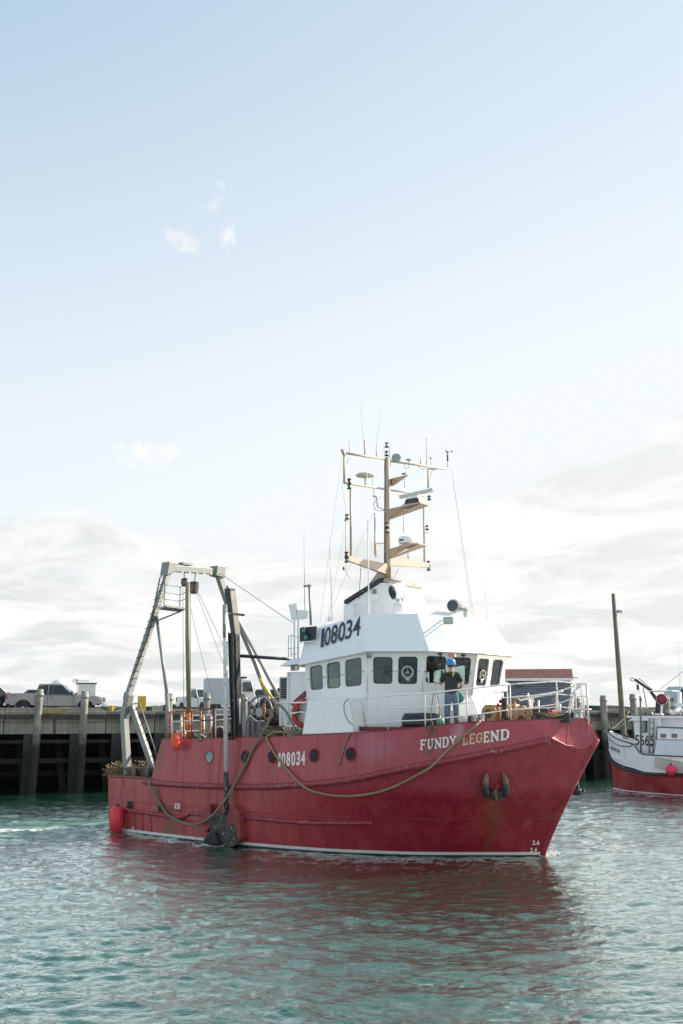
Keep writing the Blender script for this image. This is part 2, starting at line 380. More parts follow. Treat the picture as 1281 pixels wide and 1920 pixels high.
def make_water():
    nr, nc = 1000, 620
    y = np.geomspace(7.0, 190.0, nr); a = np.linspace(-.66, .66, nc)
    YY, AA = np.meshgrid(y, a, indexing='ij'); XX = YY * np.tan(AA)
    ZZ = water_height(XX, YY)
    edge = np.clip((190 - YY) / 40, 0, 1); ZZ *= edge
    co = np.stack([XX, YY, ZZ], -1).reshape(-1, 3)
    idx = np.arange(nr * nc).reshape(nr, nc)
    q = np.stack([idx[:-1, :-1], idx[:-1, 1:], idx[1:, 1:], idx[1:, :-1]], -1).reshape(-1, 4)
    # around the rippled patch: plain sheets to the horizon, sharing its border
    b0 = len(co); ext = []; fq = []
    far = [(-4000, 5000, 0), (4000, 5000, 0), (-4000, -600, 0), (4000, -600, 0)]
    ext += far; L0 = idx[0, 0]; R0 = idx[0, -1]; L1 = idx[-1, 0]; R1 = idx[-1, -1]
    faces_extra = [(b0, b0 + 2, L0, L1), (b0 + 3, b0 + 1, R1, R0), (b0 + 2, b0 + 3, R0, L0), (b0 + 1, b0, L1, R1)]
    co = np.vstack([co, np.array(ext, float)])
    me = bpy.data.meshes.new('water'); nv = len(co); nf = len(q) + 4
    me.vertices.add(nv); me.vertices.foreach_set('co', co.ravel())
    allq = np.vstack([q, np.array(faces_extra)])
    me.loops.add(nf * 4); me.loops.foreach_set('vertex_index', allq.ravel().astype(np.int32))
    me.polygons.add(nf); me.polygons.foreach_set('loop_start', np.arange(0, nf * 4, 4, dtype=np.int32)); me.polygons.foreach_set('use_smooth', np.ones(nf, bool))
    me.update(calc_edges=True); me.validate()
    m, nt, b = nt_new('harbour_water'); g = N(nt)
    geo = g.n('NewGeometry').outputs['Position']; sx, sy, sz = g.n('SeparateXYZ', {0: geo}).outputs
    v1 = g.mapping(geo, (1.0, 1.7, 1.0)); v2 = g.mapping(geo, (.55, 1.5, 1))
    nA = g.noise(v1, 4.2, 5, .6, .5); nB = g.noise(v2, 1.7, 5, .6, .5); nC = g.noise(v2, 15, 3, .6)
    far = g.rng(sy, 25, 60)
    h = g.math('ADD', g.math('MULTIPLY', nA, .027), g.math('ADD', g.math('MULTIPLY', nC, .0035), g.math('MULTIPLY', g.math('MULTIPLY', nB, .10), far)))
    # wash left behind the stern, and churned water against the hull
    wn_ = g.noise(geo, .9, 6, .65, .6)
    yc = g.math('ADD', 33.6, g.math('MULTIPLY', g.math('ADD', sx, 8.0), .05))
    dd = g.math('ABSOLUTE', g.math('SUBTRACT', g.math('ADD', sy, g.math('MULTIPLY', g.math('SUBTRACT', wn_, .5), 2.2)), yc))
    left = g.rng(sx, -6.8, -8.2)
    core = g.math('MULTIPLY', g.rng(dd, 1.15, .1), left); broad = g.math('MULTIPLY', g.rng(dd, 5.0, .6), left)
    fo = g.noise(g.mapping(geo, (1.2, 2.6, 1)), 2.6, 8, .75, .5)
    foam = g.math('MULTIPLY', core, g.rng(fo, .36, .54)); foam2 = g.math('MULTIPLY', broad, g.rng(fo, .58, .70))
    foam = g.math('MAXIMUM', foam, g.math('MULTIPLY', foam2, .7))
    teal = g.mix(g.rng(g.noise(geo, .16, 3), .35, .65), (.008, .058, .038), (.016, .078, .052))
    teal = g.mix(g.math('MULTIPLY', broad, .75), teal, (.10, .26, .20))
    col = g.mix(foam, teal, (.78, .82, .80))
    h = g.math('ADD', h, g.math('MULTIPLY', foam, .05))
    bp = g.n('Bump', {'Strength': 1.0, 'Distance': 1.0, 'Height': h})
    body = g.n('BsdfDiffuse', {'Color': col, 'Normal': bp.outputs[0]}); gl = g.n('BsdfGlossy', {'Color': (.94, 1, .98, 1), 'Roughness': .045, 'Normal': bp.outputs[0]})
    fr = g.n('Fresnel', {'IOR': 1.333, 'Normal': bp.outputs[0]}).outputs[0]
    fac = g.math('MULTIPLY', g.math('ADD', g.math('MULTIPLY', fr, 2.55), .01, True), g.math('SUBTRACT', 1.0, g.math('MAXIMUM', g.math('MULTIPLY', foam, .92), g.math('MULTIPLY', g.math('MAXIMUM', broad, core), .45))))
    mx = g.n('MixShader', {0: fac, 1: body.outputs[0], 2: gl.outputs[0]})
    nt.links.new(mx.outputs[0], nt.nodes['Material Output'].inputs['Surface']); nt.nodes.remove(b)
    me.materials.append(m); o = link(bpy.data.objects.new('water', me)); o['kind'] = 'structure'; return o
water = make_water()
# ============================================================ WHARF
WA = onwater(0, 1490); WB = onwater(1130, 1462); we = (WB - WA).normalized(); WANG = math.atan2(we.y, we.x)
WF = Frame(WA, WANG)                       # x along the face, y into the wharf, z up
def wx(px, py, d=0.0): return WF.T(px, py, d)
DECK = 3.74; FB = 2.74
concrete = wood('wharf_concrete', (.30, .29, .255), (.17, .15, .12), wet=(.4, 2.5))
concrete_light = wood('curb_concrete', (.33, .34, .33), (.22, .22, .20))
timber = wood('dark_timber', (.075, .07, .06), (.03, .028, .024))
pile_wood = wood('pile_wood', (.29, .28, .255), (.13, .12, .105), wet=(1.9, 3.3))
post_wood = wood('post_concrete', (.065, .065, .06), (.03, .028, .025), wet=(1.5, 2.9))
under = wood('under_wharf_shade', (.022, .025, .026), (.012, .014, .015))  # near-black colour carries the shade of the void below the deck
asphalt = wood('wharf_deck', (.12, .12, .115), (.07, .07, .068))
grass_m = wood('dry_grass', (.55, .42, .16), (.30, .26, .08))
wharf = tag(empty('wharf', WF.M), 'long concrete and timber wharf with weathered pilings, behind both boats', 'wharf')
X0, X1 = -26.0, 52.0
DV = 3.62
MB().box(((X0 + X1) / 2, 22.5, (DV + FB) / 2), (X1 - X0, 44.0, DV - FB)).build('deck', [asphalt], wharf)
MB().box(((X0 + X1) / 2, .62, DECK - .06), (X1 - X0, .30, .14)).build('edge_stringer', [asphalt], wharf)
MB().box(((X0 + X1) / 2, 7.0, 1.2), (X1 - X0, .4, 3.2)).build('back_wall', under, wharf)  # dark sheet standing in for the shaded void
fas = None; x = X0; k = 0
rr = random.Random(3)
def shared(o, name, parent, loc=None, rot=None, scale=None):
    c = bpy.data.objects.new(name, o.data); link(c); c.parent = parent
    if loc is not None: c.location = loc
    if rot is not None: c.rotation_euler = rot
    if scale is not None: c.scale = scale
    return c
PW = 2.36
def panel_mesh(): return MB().box((0, 0, 0), (PW - .035, .46, .53))
nx = int((X1 - X0) / PW)
top_p = None
for i in range(nx):
    xx = X0 + (i + .5) * PW
    for j, z in enumerate((FB + .27, FB + .27 + .545)):
        dpt = .23 + rr.uniform(-.02, .03)
        if top_p is None: top_p = MB().box((0, 0, 0), (PW - .035, .46, .53)).build('concrete_block', concrete, wharf, bevel=.012); top_p.location = (xx, dpt, z)
        else:
            c = shared(top_p, 'concrete_block', wharf, (xx, dpt, z)); b_ = c.modifiers.new('bevel', 'BEVEL'); b_.width = .012; b_.segments = 1
# rust runs on the face
rust_m = paint('rust_stain', (.10, .045, .025), .8, var=.4, sc=4)
for px in (103,): 
    p = wx(px, 1350); MB().prism([(p.x - .09, -.004, 3.46), (p.x + .12, -.004, 3.46), (p.x + .07, -.004, 2.78), (p.x - .05, -.004, 2.78)], (0, .03, 0)).build('rust_stain', rust_m, wharf)
# squared timbers bolted along the top edge
x = X0; n = 0
while x < X1:
    L = rr.uniform(1.5, 3.4)
    if rr.random() < .88:
        mb = MB(); segs = 7
        for sgi in range(segs):
            a = x + L * sgi / segs; bb = x + L * (sgi + 1) / segs
            j = rr.uniform(-.02, .02); mb.box(((a + bb) / 2, -.10 + rr.uniform(-.025, .02), DECK - .19 + j), (bb - a, .20, .22 + rr.uniform(-.03, .03)))
        mb.build('edge_timber', timber, wharf)
    x += L + .05
# kerb along the deck edge: blocks, gap behind the boat's gantry
def kerb(xa, xb, z0, z1, mat, dpt=.30):
    x = xa
    while x < xb - .3:
        L = min(2.6, xb - x); MB().box((x + L / 2, dpt, (z0 + z1) / 2), (L - .02, .34, z1 - z0)).build('kerb_block', mat, wharf, bevel=.02); x += L
xe = wx(190, 1330).x
kerb(X0, xe, DECK - .02, DECK + .23, concrete, .24)
MB().prism([(xe, .07, DECK), (xe + .42, .07, DECK), (xe, .07, DECK + .23)], (0, .34, 0)).build('kerb_end', concrete, wharf)
kerb(wx(322, 1335).x, wx(945, 1335).x, DECK, DECK + .17, concrete_light, .36)
kerb(wx(1140, 1330).x, X1, DECK, DECK + .2, concrete, .30)
kerb(wx(1100, 1335).x, wx(1138, 1335).x, DECK - .25, DECK + .06, concrete_light, .1)
# dry grass on the kerb
gm = MB()
for i in range(1100):
    p = wx(83 + 40 * rr.random(), 1330); gx = p.x; gy = rr.uniform(-.05, .05); h = rr.uniform(.06, .22)
    gm.add([(gx, gy, DECK - .03), (gx + .02, gy, DECK - .03), (gx + rr.uniform(-.04, .06), gy - .02, DECK - .03 + h)], [(0, 1, 2)])
tag(gm.build('dry_grass', grass_m, None, WF.M, fix=False), 'tuft of dry yellow grass growing on the kerb in front of the grey pickup', 'grass', kind='stuff')
# pilings
PPX = [(-80, 0), (-8, 0), (70, 1292), (157, 1296), (235, 1298), (315, 1300), (386, 1299), (459, 1301), (527, 1305), (592, 1305), (655, 1305), (715, 1305), (775, 1305), (832, 1305), (888, 1305), (943, 1307), (997, 1307), (1042, 1308), (1085, 1309), (1133, 1304), (1190, 1301), (1251, 1302), (1312, 1302), (1370, 1302)]
def piling(x, r, top, lean, seed):
    q = random.Random(seed); mb = MB(); pts = []; rad = []
    for i in range(10):
        f = i / 9; pts.append((x + lean * (f - .5) + q.uniform(-.012, .012), -.42 + q.uniform(-.01, .01), -1 + (top + 1) * f)); rad.append(r * (1.05 - .13 * f) * q.uniform(.97, 1.03))
    rad[-1] *= .94
    mb.path(pts, rad, 12); o = mb.build('piling', pile_wood, wharf)
    bd = MB(); ct = Vector(pts[-1]); bd.lathe([(rad[-1] + .012, -.34), (rad[-1] + .035, -.33), (rad[-1] + .035, -.20), (rad[-1] + .012, -.19)], ct, (0, 0, 1), 12); bd.build('metal_band', galv, o)
for i, (px, ty) in enumerate(PPX):
    p = wx(px, 1340, -.42); ztop = (wx(px, ty, -.42).z if ty else 4.5)
    piling(p.x, .185 if i < 16 else .205, ztop, rr.uniform(-.10, .14), i)
    # cross-head posts set behind each piling, raked bracing piles further in
    MB().box((p.x - .34, .25, .9), (.42, .40, 3.75)).build('bearing_post', post_wood, wharf)
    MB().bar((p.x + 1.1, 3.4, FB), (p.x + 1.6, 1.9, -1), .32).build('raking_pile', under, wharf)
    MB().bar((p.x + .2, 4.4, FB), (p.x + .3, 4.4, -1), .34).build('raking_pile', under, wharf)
for z, d, t in ((2.38, .62, .16), (1.48, .55, .22), (.75, 3.0, .25)):
    x = X0
    while x < X1:
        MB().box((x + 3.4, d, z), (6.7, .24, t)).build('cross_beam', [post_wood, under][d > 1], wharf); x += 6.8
# ------------------------------------------------------------ things standing on the wharf
def bollard(px, py0, py1, d, lab, square=False):
    p = WF.T(px, py1, d); x = p.x; w = 6.5 / FPX * 50
    mb = MB(); hgt = WF.T(px, py0, d).z - DECK
    if square: mb.box((x, d, DECK + hgt / 2), (.40, .40, hgt)); mb.box((x, d, DECK + .02), (.5, .5, .06))
    else: mb.lathe([(.11, 0), (.11, hgt - .04), (.13, hgt - .03), (.13, hgt), (.02, hgt + .01)], (x, d, DECK), n=14); mb.tube((x - .24, d, DECK + hgt - .14), (x + .24, d, DECK + hgt - .14), .028)
    o = mb.build('bollard' if not square else 'utility_box', yellow, None, WF.M, bevel=.01); rebase(o); return tag(o, lab, 'bollard' if not square else 'box')
bollard(208.5, 1323, 1336, 1.2, 'small yellow mooring bollard with crossbar, just right of the grey pickup')
bollard(265.5, 1305, 1332, 3.4, 'tall square yellow box on the wharf deck, right of the gantry\'s foot', True)
# sloped pale ramp piece behind the gantry foot
p = WF.T(225, 1330, 1.2)
o = MB().prism([(p.x - .35, 0, DECK), (p.x + .9, 0, DECK), (p.x + .9, 0, DECK + .22), (p.x + .25, 0, DECK + .22)], (0, 1.2, 0)).build('concrete_ramp', concrete_light, None, WF.M @ Matrix.Translation((0, 1.2, 0))); rebase(o)
tag(o, 'low sloping pale concrete ramp between the yellow bollard and the yellow box', 'ramp')
# light pole
p0 = WF.T(1170, 1385, -.75); ptop = WF.T(1150, 1113, -.75)
lp = tag(empty('light_pole', WF.M @ Matrix.Translation((p0.x, -.75, 0)), 'tall leaning wooden light pole with one small lamp, at the wharf face'), cat='light pole')
polem = wood('pole_timber', (.17, .17, .125), (.09, .085, .06), wet=(.3, 1.8)); dz_ = ptop.z
MB().path([(0.02, 0, -1), (0, 0, p0.z), ((ptop.x - p0.x) * .5, 0, (p0.z + dz_) / 2), (ptop.x - p0.x, 0, dz_)], [.17, .165, .14, .105], 12).build('pole', polem, lp)
q = WF.T(1155, 1146, -.75); lx = q.x - p0.x
MB().bar((lx - .1, 0, q.z + .02), (lx + .28, -.02, q.z + .03), .05).build('arm', galv, lp)
MB().hexa([(lx + .08, -.12, q.z - .08), (lx + .42, -.12, q.z - .07), (lx + .42, .12, q.z - .07), (lx + .08, .12, q.z - .08), (lx + .14, -.08, q.z + .07), (lx + .36, -.08, q.z + .07), (lx + .36, .08, q.z + .07), (lx + .14, .08, q.z + .07)]).build('lamp_head', galv, lp, bevel=.02)
# ------------------------------------------------------------ shingled shed
d = 3.0; a = WF.T(961, 1330, d).x; b_ = WF.T(1064, 1330, d).x
zt = WF.T(1010, 1271.5, d).z; zr = WF.T(1010, 1254.5, d + .45).z
shed = tag(empty('wharf_shed', WF.M @ Matrix.Translation(((a + b_) / 2, d, DECK)) @ Matrix.Rotation(R(-27), 4, 'Z') @ Matrix.Translation((0, 1.6, 0)), 'small blue-grey shingled shed with a dull red roof on the wharf, behind the bow rails'), cat='shed')
W2 = (b_ - a) / 2; H1 = zt - DECK; H2 = zr - DECK
def shingle_mat(name, c1, c2, c3, rw, rh, mort):
    m, nt, b = nt_new(name); g = N(nt); oc = g.n('TexCoord').outputs['Object']
    s3 = g.n('SeparateXYZ', {0: oc}); cv = g.n('CombineXYZ', {0: g.math('ADD', s3.outputs[0], s3.outputs[1]), 1: s3.outputs[2], 2: 0.0})
    br = g.n('TexBrick', {'Vector': cv.outputs[0], 'Color1': c1 + (1,), 'Color2': c2 + (1,), 'Mortar': c3 + (1,), 'Scale': 1.0, 'Mortar Size': mort, 'Brick Width': rw, 'Row Height': rh, 'Bias': .0})
    c = g.mix(g.math('MULTIPLY', g.rng(g.noise(oc, 3, 6), .4, .7), .35), br.outputs[0], tuple(x * .5 for x in c1)); nt.links.new(c, b.inputs['Base Color']); b.inputs['Roughness'].default_value = .85
    bp = g.n('Bump', {'Strength': .8, 'Distance': .02, 'Height': g.math('SUBTRACT', 1.0, br.outputs[1])}); nt.links.new(bp.outputs[0], b.inputs['Normal']); return m
sh = shingle_mat('grey_shingle', (.27, .31, .37), (.20, .24, .30), (.07, .08, .10), .22, .115, .014)
rf = shingle_mat('red_asphalt_shingle', (.27, .13, .115), (.21, .09, .08), (.15, .06, .055), .24, .10, .012)
MB().box((0, 0, H1 / 2), (2 * W2, 3.2, H1)).build('wall', sh, shed)
ro = MB(); 
ro.prism([(-W2 - .14, -1.9, H1 - .02), (-W2 - .14, -1.15, H2), (-W2 - .14, 1.9, H1 - .02), (-W2 - .14, 1.9, H1 - .12), (-W2 - .14, -1.15, H2 - .14), (-W2 - .14, -1.9, H1 - .12)], (2 * W2 + .28, 0, 0)); roof = ro.build('roof', rf, shed)
MB().prism([(-W2 + .001, -1.6, H1), (-W2 + .001, -1.15, H2 - .15), (-W2 + .001, 1.6, H1)], (2 * W2 - .002, 0, 0)).build('gable', sh, shed)
MB().box((0, -1.93, H1 - .09), (2 * W2 + .3, .03, .15)).build('fascia_board', white, shed)
cx_ = WF.T(979, 1284, d).x - (a + b_) / 2; cz_ = WF.T(979, 1282, d).z - DECK
MB().path([(cx_ + .17 * math.cos(t * .5236), -1.68, cz_ + .17 * math.sin(t * .5236)) for t in range(12)], .035, 6, closed=True).build('round_vent', black, shed)
MB().box((cx_, -1.62, cz_), (.26, .05, .26)).build('vent_plate', galv, shed)
MB().bar((W2 + .12, -1.6, H1 + .02), (W2 + .42, -1.7, H1 - .0), .05).build('wall_lamp', galv, shed)
# far treeline / shore seen between bow and piling
shore = MB(); rs = random.Random(9); x = -900
treem = paint('far_trees', (.035, .05, .035), .9, var=.4, bump=0)
prev = 6
pts = []
while x < 1400:
    pts.append((x, 900 + rs.uniform(-10, 10), rs.uniform(4.5, 8))); x += rs.uniform(5, 14)
base = len(shore.v)
for i in range(len(pts) - 1):
    (xa, ya, za), (xb, yb, zb) = pts[i], pts[i + 1]
    shore.hexa([(xa, ya, -1), (xb, yb, -1), (xb, yb + 40, -1), (xa, ya + 40, -1), (xa, ya, za), (xb, yb, zb), (xb, yb + 40, zb + 1), (xa, ya + 40, za + 1)])
so_ = shore.build('far_shore', treem); so_['kind'] = 'structure'
# ============================================================ VEHICLES
tyre_m = paint('tyre', (.02, .02, .021), .7, bump=0); rim_m = paint('alloy_rim', (.55, .56, .57), .3, metal=.6, var=.05, bump=0)
chrome = paint('chrome_trim', (.6, .6, .6), .15, metal=.9, var=.05, bump=0); plastic = paint('dark_trim', (.02, .021, .023), .5, bump=0)
tail_m = paint('tail_lens', (.55, .02, .02), .2, bump=0)
def car_glass(): return glass_dark
def pickup(name, M, body, label, ext=True, low=None):
    r = tag(empty(name, M, label), cat='pickup truck')
    Lf, Lr = 2.9, -2.9; hw = .97; zb, belt, bed = .52, 1.18, 1.30
    # lower body in slices so the wheel arches are real openings
    mb = MB(); wr = .46
    def slab(x0, x1, z0, z1, z0b=None, z1b=None, w=hw):
        z0b = z0 if z0b is None else z0b; z1b = z1 if z1b is None else z1b
        mb.hexa([(x0, -w, z0), (x1, -w, z0b), (x1, w, z0b), (x0, w, z0), (x0, -w * .96, z1), (x1, -w * .96, z1b), (x1, w * .96, z1b), (x0, w * .96, z1)])
    fx, rx = 1.85, -1.78
    def arch(cx, top, x0, x1):
        n = 8; pr = [(x0, zb), (x0, top[0]), (x1, top[1]), (x1, zb)]
        ar = [(cx + wr * math.cos(math.pi * i / n), .42 + wr * math.sin(math.pi * i / n)) for i in range(n + 1)]
        ar = [(a_, max(zb, z_)) for a_, z_ in ar]
        poly = [(x0, -hw, zb), (x0, -hw * .97, top[0]), (x1, -hw * .97, top[1]), (x1, -hw, zb)] + [(a_, -hw, z_) for a_, z_ in ar]
        for s_ in (-1, 1):
            mb.prism([(p_[0], p_[1] * -s_ if s_ > 0 else p_[1], p_[2]) for p_ in poly], (0, -.25 * s_, 0))
        slabtop = MB
    arch(rx, (bed, bed), -2.55, -1.1); arch(fx, (1.22, 1.12), 1.2, 2.55)
    slab(-1.1, 1.2, .42, belt, .42, belt); slab(Lr + .08, -2.55, .62, bed); slab(2.55, 2.84, .60, 1.08, .66, 1.02)
    mb.hexa([(1.2, -.72, .9), (2.55, -.72, .9), (2.55, .72, .9), (1.2, .72, .9), (1.15, -.9, 1.21), (2.6, -.88, 1.10), (2.6, .88, 1.10), (1.15, .9, 1.21)])
    mb.box((-1.8, 0, .85), (1.5, 1.45, .1)); mb.box((-1.1, 0, 1.0), (.06, 1.8, .6))
    mb.build('body', body, r, bevel=.035)
    # cab
    cab = MB(); cabr = -1.12; rf0, rf1, zt_ = -.95, .42, 1.87
    outb = [(cabr, belt), (1.18, belt), (rf1, zt_), (rf0, zt_)]
    # pillars and roof
    def P(x, z, s_): w = hw * .965 - (z - belt) * .26; return V3(x, s_ * w, z)
    for s_ in (-1, 1):
        for (xa, xb) in ((cabr + .03, rf0 + .04), (-.36, -.36), (1.15, rf1 - .02)):
            cab.bar(P(xa, belt - .02, s_), P(xb, zt_ - .03, s_), .07, .05, (0, 1, 0))
        cab.bar(P(rf0, zt_ - .04, s_), P(rf1, zt_ - .04, s_), .06, .07)
        cab.bar(P(-1.1, belt - .0, s_), P(1.18, belt + .0, s_), .05, .05)
    cab.hexa([P(rf0 - .03, zt_ - .05, -1), P(rf1 + .02, zt_ - .05, -1), P(rf1 + .02, zt_ - .05, 1), P(rf0 - .03, zt_ - .05, 1)] + [P(rf0 + .1, zt_ + .03, -1) * 1, P(rf1 - .1, zt_ + .03, -1) * 1, P(rf1 - .1, zt_ + .03, 1), P(rf0 + .1, zt_ + .03, 1)])
    cab.build('cab', body, r, bevel=.02)
    for s_ in (-1, 1):
        for (x0, x1, x2, x3) in ((cabr + .12, -.42, -.42, rf0 + .10), (-.28, 1.06, rf1 - .06, -.28)):
            g_ = MB(); ins = V3(0, -.02 * s_, 0); g_.prism([P(x0, belt + .03, s_) + ins, P(x1, belt + .03, s_) + ins, P(x2, zt_ - .08, s_) + ins, P(x3, zt_ - .08, s_) + ins], (0, .012 * s_, 0)); g_.build('side_window', glass_dark, r)
        for x in (-1.12, -.38, 1.12):
            MB().box((x, s_ * (hw + .001), .83), (.012, .012, .66)).build('door_seam', plastic, r)
        MB().box((-.16, s_ * (hw + .0), 1.05), (.17, .05, .035)).build('door_handle', plastic, r)
        MB().box((1.05, s_ * (hw + .12), 1.27), (.12, .2, .2)).build('wing_mirror', plastic, r, bevel=.03)
        MB().box((-2.77, s_ * (hw - .06), 1.08), (.13, .16, .32)).build('tail_light', tail_m, r, bevel=.02)
        MB().box((2.74, s_ * (hw - .13), .93), (.24, .24, .17)).build('headlight', lens_clear, r, bevel=.03)
        MB().box((.05, s_ * (hw + .003), .47), (2.2, .03, .06)).build('sill', plastic, r)
        for x in (rx, fx):
            w_ = empty('wheel'); w_.parent = r; w_.location = (x, s_ * .83, .40)
            MB().lathe([(.22, -.12), (.37, -.13), (.40, -.09), (.40, .09), (.37, .13), (.22, .12)], (0, 0, 0), (0, 1, 0), 20).build('tyre', tyre_m, w_)
            rm = MB(); rm.lathe([(.235, -.02), (.235, .1), (.2, .11), (.2, .02)], (0, 0, 0), (0, s_, 0), 18)
            for k_ in range(6):
                t = k_ * math.pi / 3; rm.bar((0, s_ * .10, 0), (.21 * math.cos(t), s_ * .10, .21 * math.sin(t)), .07, .03, (0, 1, 0))
            rm.lathe([(.07, 0), (.07, .12), (.03, .13)], (0, 0, 0), (0, s_, 0), 10); rm.build('rim', rim_m, w_)
    g_ = MB(); g_.prism([P(cabr + .08, belt + .05, -.85), P(cabr + .08, belt + .05, .85), P(rf0 + .01, zt_ - .09, .85), P(rf0 + .01, zt_ - .09, -.85)], (-.01, 0, 0)); g_.build('rear_window', glass_dark, r)
    g_ = MB(); g_.prism([P(1.15, belt + .03, -.95), P(1.15, belt + .03, .95), P(rf1 + .02, zt_ - .07, .95), P(rf1 + .02, zt_ - .07, -.95)], (.012, 0, 0)); g_.build('windscreen', glass_dark, r)
    MB().box((Lr + .05, 0, .60), (.16, 1.86, .2)).build('rear_bumper', chrome, r, bevel=.03)
    MB().box((2.88, 0, .56), (.2, 1.86, .24)).build('front_bumper', chrome, r, bevel=.05)
    MB().box((2.83, 0, .90), (.1, 1.3, .28)).build('grille', plastic, r, bevel=.02)
    tg = MB(); tg.box((Lr + .05, 0, 1.0), (.07, 1.52, .52)); tg.build('tailgate', body, r, bevel=.02)
    MB().box((Lr + .008, 0, 1.06), (.02, .26, .09)).build('tailgate_badge', chrome, r)
    MB().box((Lr + .005, 0, .74), (.02, .30, .14)).build('number_plate', white, r)
    MB().box((rf0 + .0, 0, zt_ + .02), (.12, .3, .05)).build('brake_light', tail_m, r)
    return r
silver = paint('grey_pickup_paint', (.33, .32, .305), .28, metal=.3, var=.01, bump=0, dirtamt=.02)
teal_paint = paint('pale_green_paint', (.36, .48, .46), .3, metal=.2, var=.05, bump=0)
def place_vehicle(pxl, pxr, dist, length, extra=0.0, flip=False):
    """centre between two pixel columns at a given depth, lying along the wharf"""
    c = atY((pxl + pxr) / 2, 1330, dist); ang = WANG + extra + (math.pi if flip else 0)
    return Matrix.Translation((c.x, c.y, DV)) @ Matrix.Rotation(ang, 4, 'Z')
gp = pickup('pickup_truck', place_vehicle(15, 194, 66, 5.8, R(-11)), silver, 'silver-grey extended-cab pickup parked on the wharf behind the two leftmost pilings')
gp.scale = (1.07, 1, 1)
# red and white badge on the bed side
z7 = MB(); z7.box((-2.35, -.955, 1.14), (.10, .012, .06)); z7.box((-2.23, -.955, 1.14), (.06, .012, .05)); z7.build('side_badge', tail_m, gp)
navy = paint('dark_blue_paint', (.03, .045, .07), .25, metal=.3, var=.05, bump=0)
pickup('pickup_truck', place_vehicle(90, 30, 86, 5.8, R(-5), True) , navy, 'dark pickup mostly hidden behind the silver-grey pickup, only its roof showing')
# white camper/truck with a dome, behind the pickup
c = atY(120, 1330, 75); cp = tag(empty('camper_truck', Matrix.Translation((c.x, c.y, DV)) @ Matrix.Rotation(WANG, 4, 'Z'), 'white domed water tank and vent on a flat trailer behind the silver-grey pickup'), cat='trailer')
MB().box((0, 0, .7), (2.2, 2.0, .2)).build('trailer_bed', galv, cp)
MB().lathe([(.95, .8), (1.0, 1.1), (1.0, 1.9), (.8, 2.22), (.45, 2.45), (.2, 2.55)], (-.2, 0, 0), n=20).build('tank', white, cp)
MB().hexa([(.55, -.2, 1.6), (.85, -.2, 1.6), (.85, .2, 1.6), (.55, .2, 1.6), (.50, -.25, 2.5), (.92, -.25, 2.5), (.92, .25, 2.5), (.50, .25, 2.5)]).build('vent', white, cp)
for x in (-.8, .8): MB().lathe([(.35, -.1), (.36, .1)], (x, -.9, .38), (0, 1, 0), 14).build('wheel', tyre_m, cp)
c = atY(160, 1330, 72); tr = tag(empty('cargo_trailer', Matrix.Translation((c.x, c.y, DV)) @ Matrix.Rotation(WANG, 4, 'Z'), 'white box trailer with a dark roof edge behind the hood of the silver-grey pickup'), cat='trailer')
MB().box((0, 0, 1.3), (1.15, 1.8, 1.5)).build('box', white, tr); MB().box((0, 0, 2.08), (1.3, 1.9, .08)).build('roof_edge', plastic, tr)
MB().bar((-.75, -.9, 2.25), (.1, -.9, 2.25), .03).build('roof_rail', plastic, tr); MB().bar((-.75, -.9, 2.1), (-.75, -.9, 2.25), .03).build('rail_post', plastic, tr)
for x in (-.3, .3): MB().lathe([(.33, -.1), (.34, .1)], (x, -.8, .35), (0, 1, 0), 14).build('wheel', tyre_m, tr)
# dark car at the far left
pickup('pickup_truck', place_vehicle(-72, 12, 66, 5.8, R(30)), navy, 'dark vehicle cut off by the picture\'s left edge, at the silver-grey pickup\'s tail')
def suv(M, body, label):
    r = tag(empty('parked_car', M, label), cat='car'); L = 2.35
    mb = MB(); mb.hexa([V3(-L, -.88, .35), V3(L, -.88, .35), V3(L, .88, .35), V3(-L, .88, .35), V3(-L + .05, -.86, 1.02), V3(L - .12, -.84, .86), V3(L - .12, .84, .86), V3(-L + .05, .86, 1.02)]); mb.build('body', body, r, bevel=.09)
    mb = MB(); a = [(-L + .12, 1.0), (1.15, .95), (.45, 1.62), (-L + .55, 1.66)]
    mb.hexa([V3(a[0][0], -.84, a[0][1]), V3(a[1][0], -.84, a[1][1]), V3(a[1][0], .84, a[1][1]), V3(a[0][0], .84, a[0][1]), V3(a[3][0], -.66, a[3][1]), V3(a[2][0], -.66, a[2][1]), V3(a[2][0], .66, a[2][1]), V3(a[3][0], .66, a[3][1])]); mb.build('cabin', body, r, bevel=.06)
    for s_ in (-1, 1):
        for (x0, x1, x2, x3) in ((-L + .35, -.95, -.95, -L + .68), (-.85, -.02, -.02, -.85), (.06, .95, .42, .06)):
            f = lambda x, z: V3(x, s_ * (.848 - (z - 1.0) * .285), z); MB().prism([f(x0, 1.06), f(x1, 1.06), f(x2, 1.52), f(x3, 1.52)], (0, .01 * s_, 0)).build('side_window', glass_dark, r)
        for x in (-.9, .02): MB().box((x, s_ * .885, .75), (.012, .012, .5)).build('door_seam', plastic, r)
        for x in (-.7, .2): MB().box((x, s_ * .885, .90), (.15, .03, .03)).build('door_handle', plastic, r)
        for x in (-1.45, 1.45):
            MB().lathe([(.34, -.12), (.35, .11)], (x, s_ * .79, .35), (0, 1, 0), 18).build('wheel', tyre_m, r); MB().lathe([(.21, 0), (.20, .03)], (x, s_ * .90, .35), (0, s_, 0), 14).build('wheel_trim', rim_m, r)
    MB().box((-L - .0, .6, .85), (.06, .2, .2)).build('tail_light', tail_m, r); MB().box((-L - .0, -.6, .85), (.06, .2, .2)).build('tail_light', tail_m, r)
    return r
teal_car = suv(place_vehicle(1250, 1376, 64, 4.7, R(-4)), teal_paint, 'pale green car cut off at the right edge, on the wharf above the moored boat')
teal_car.scale = (1, 1, 1.02)
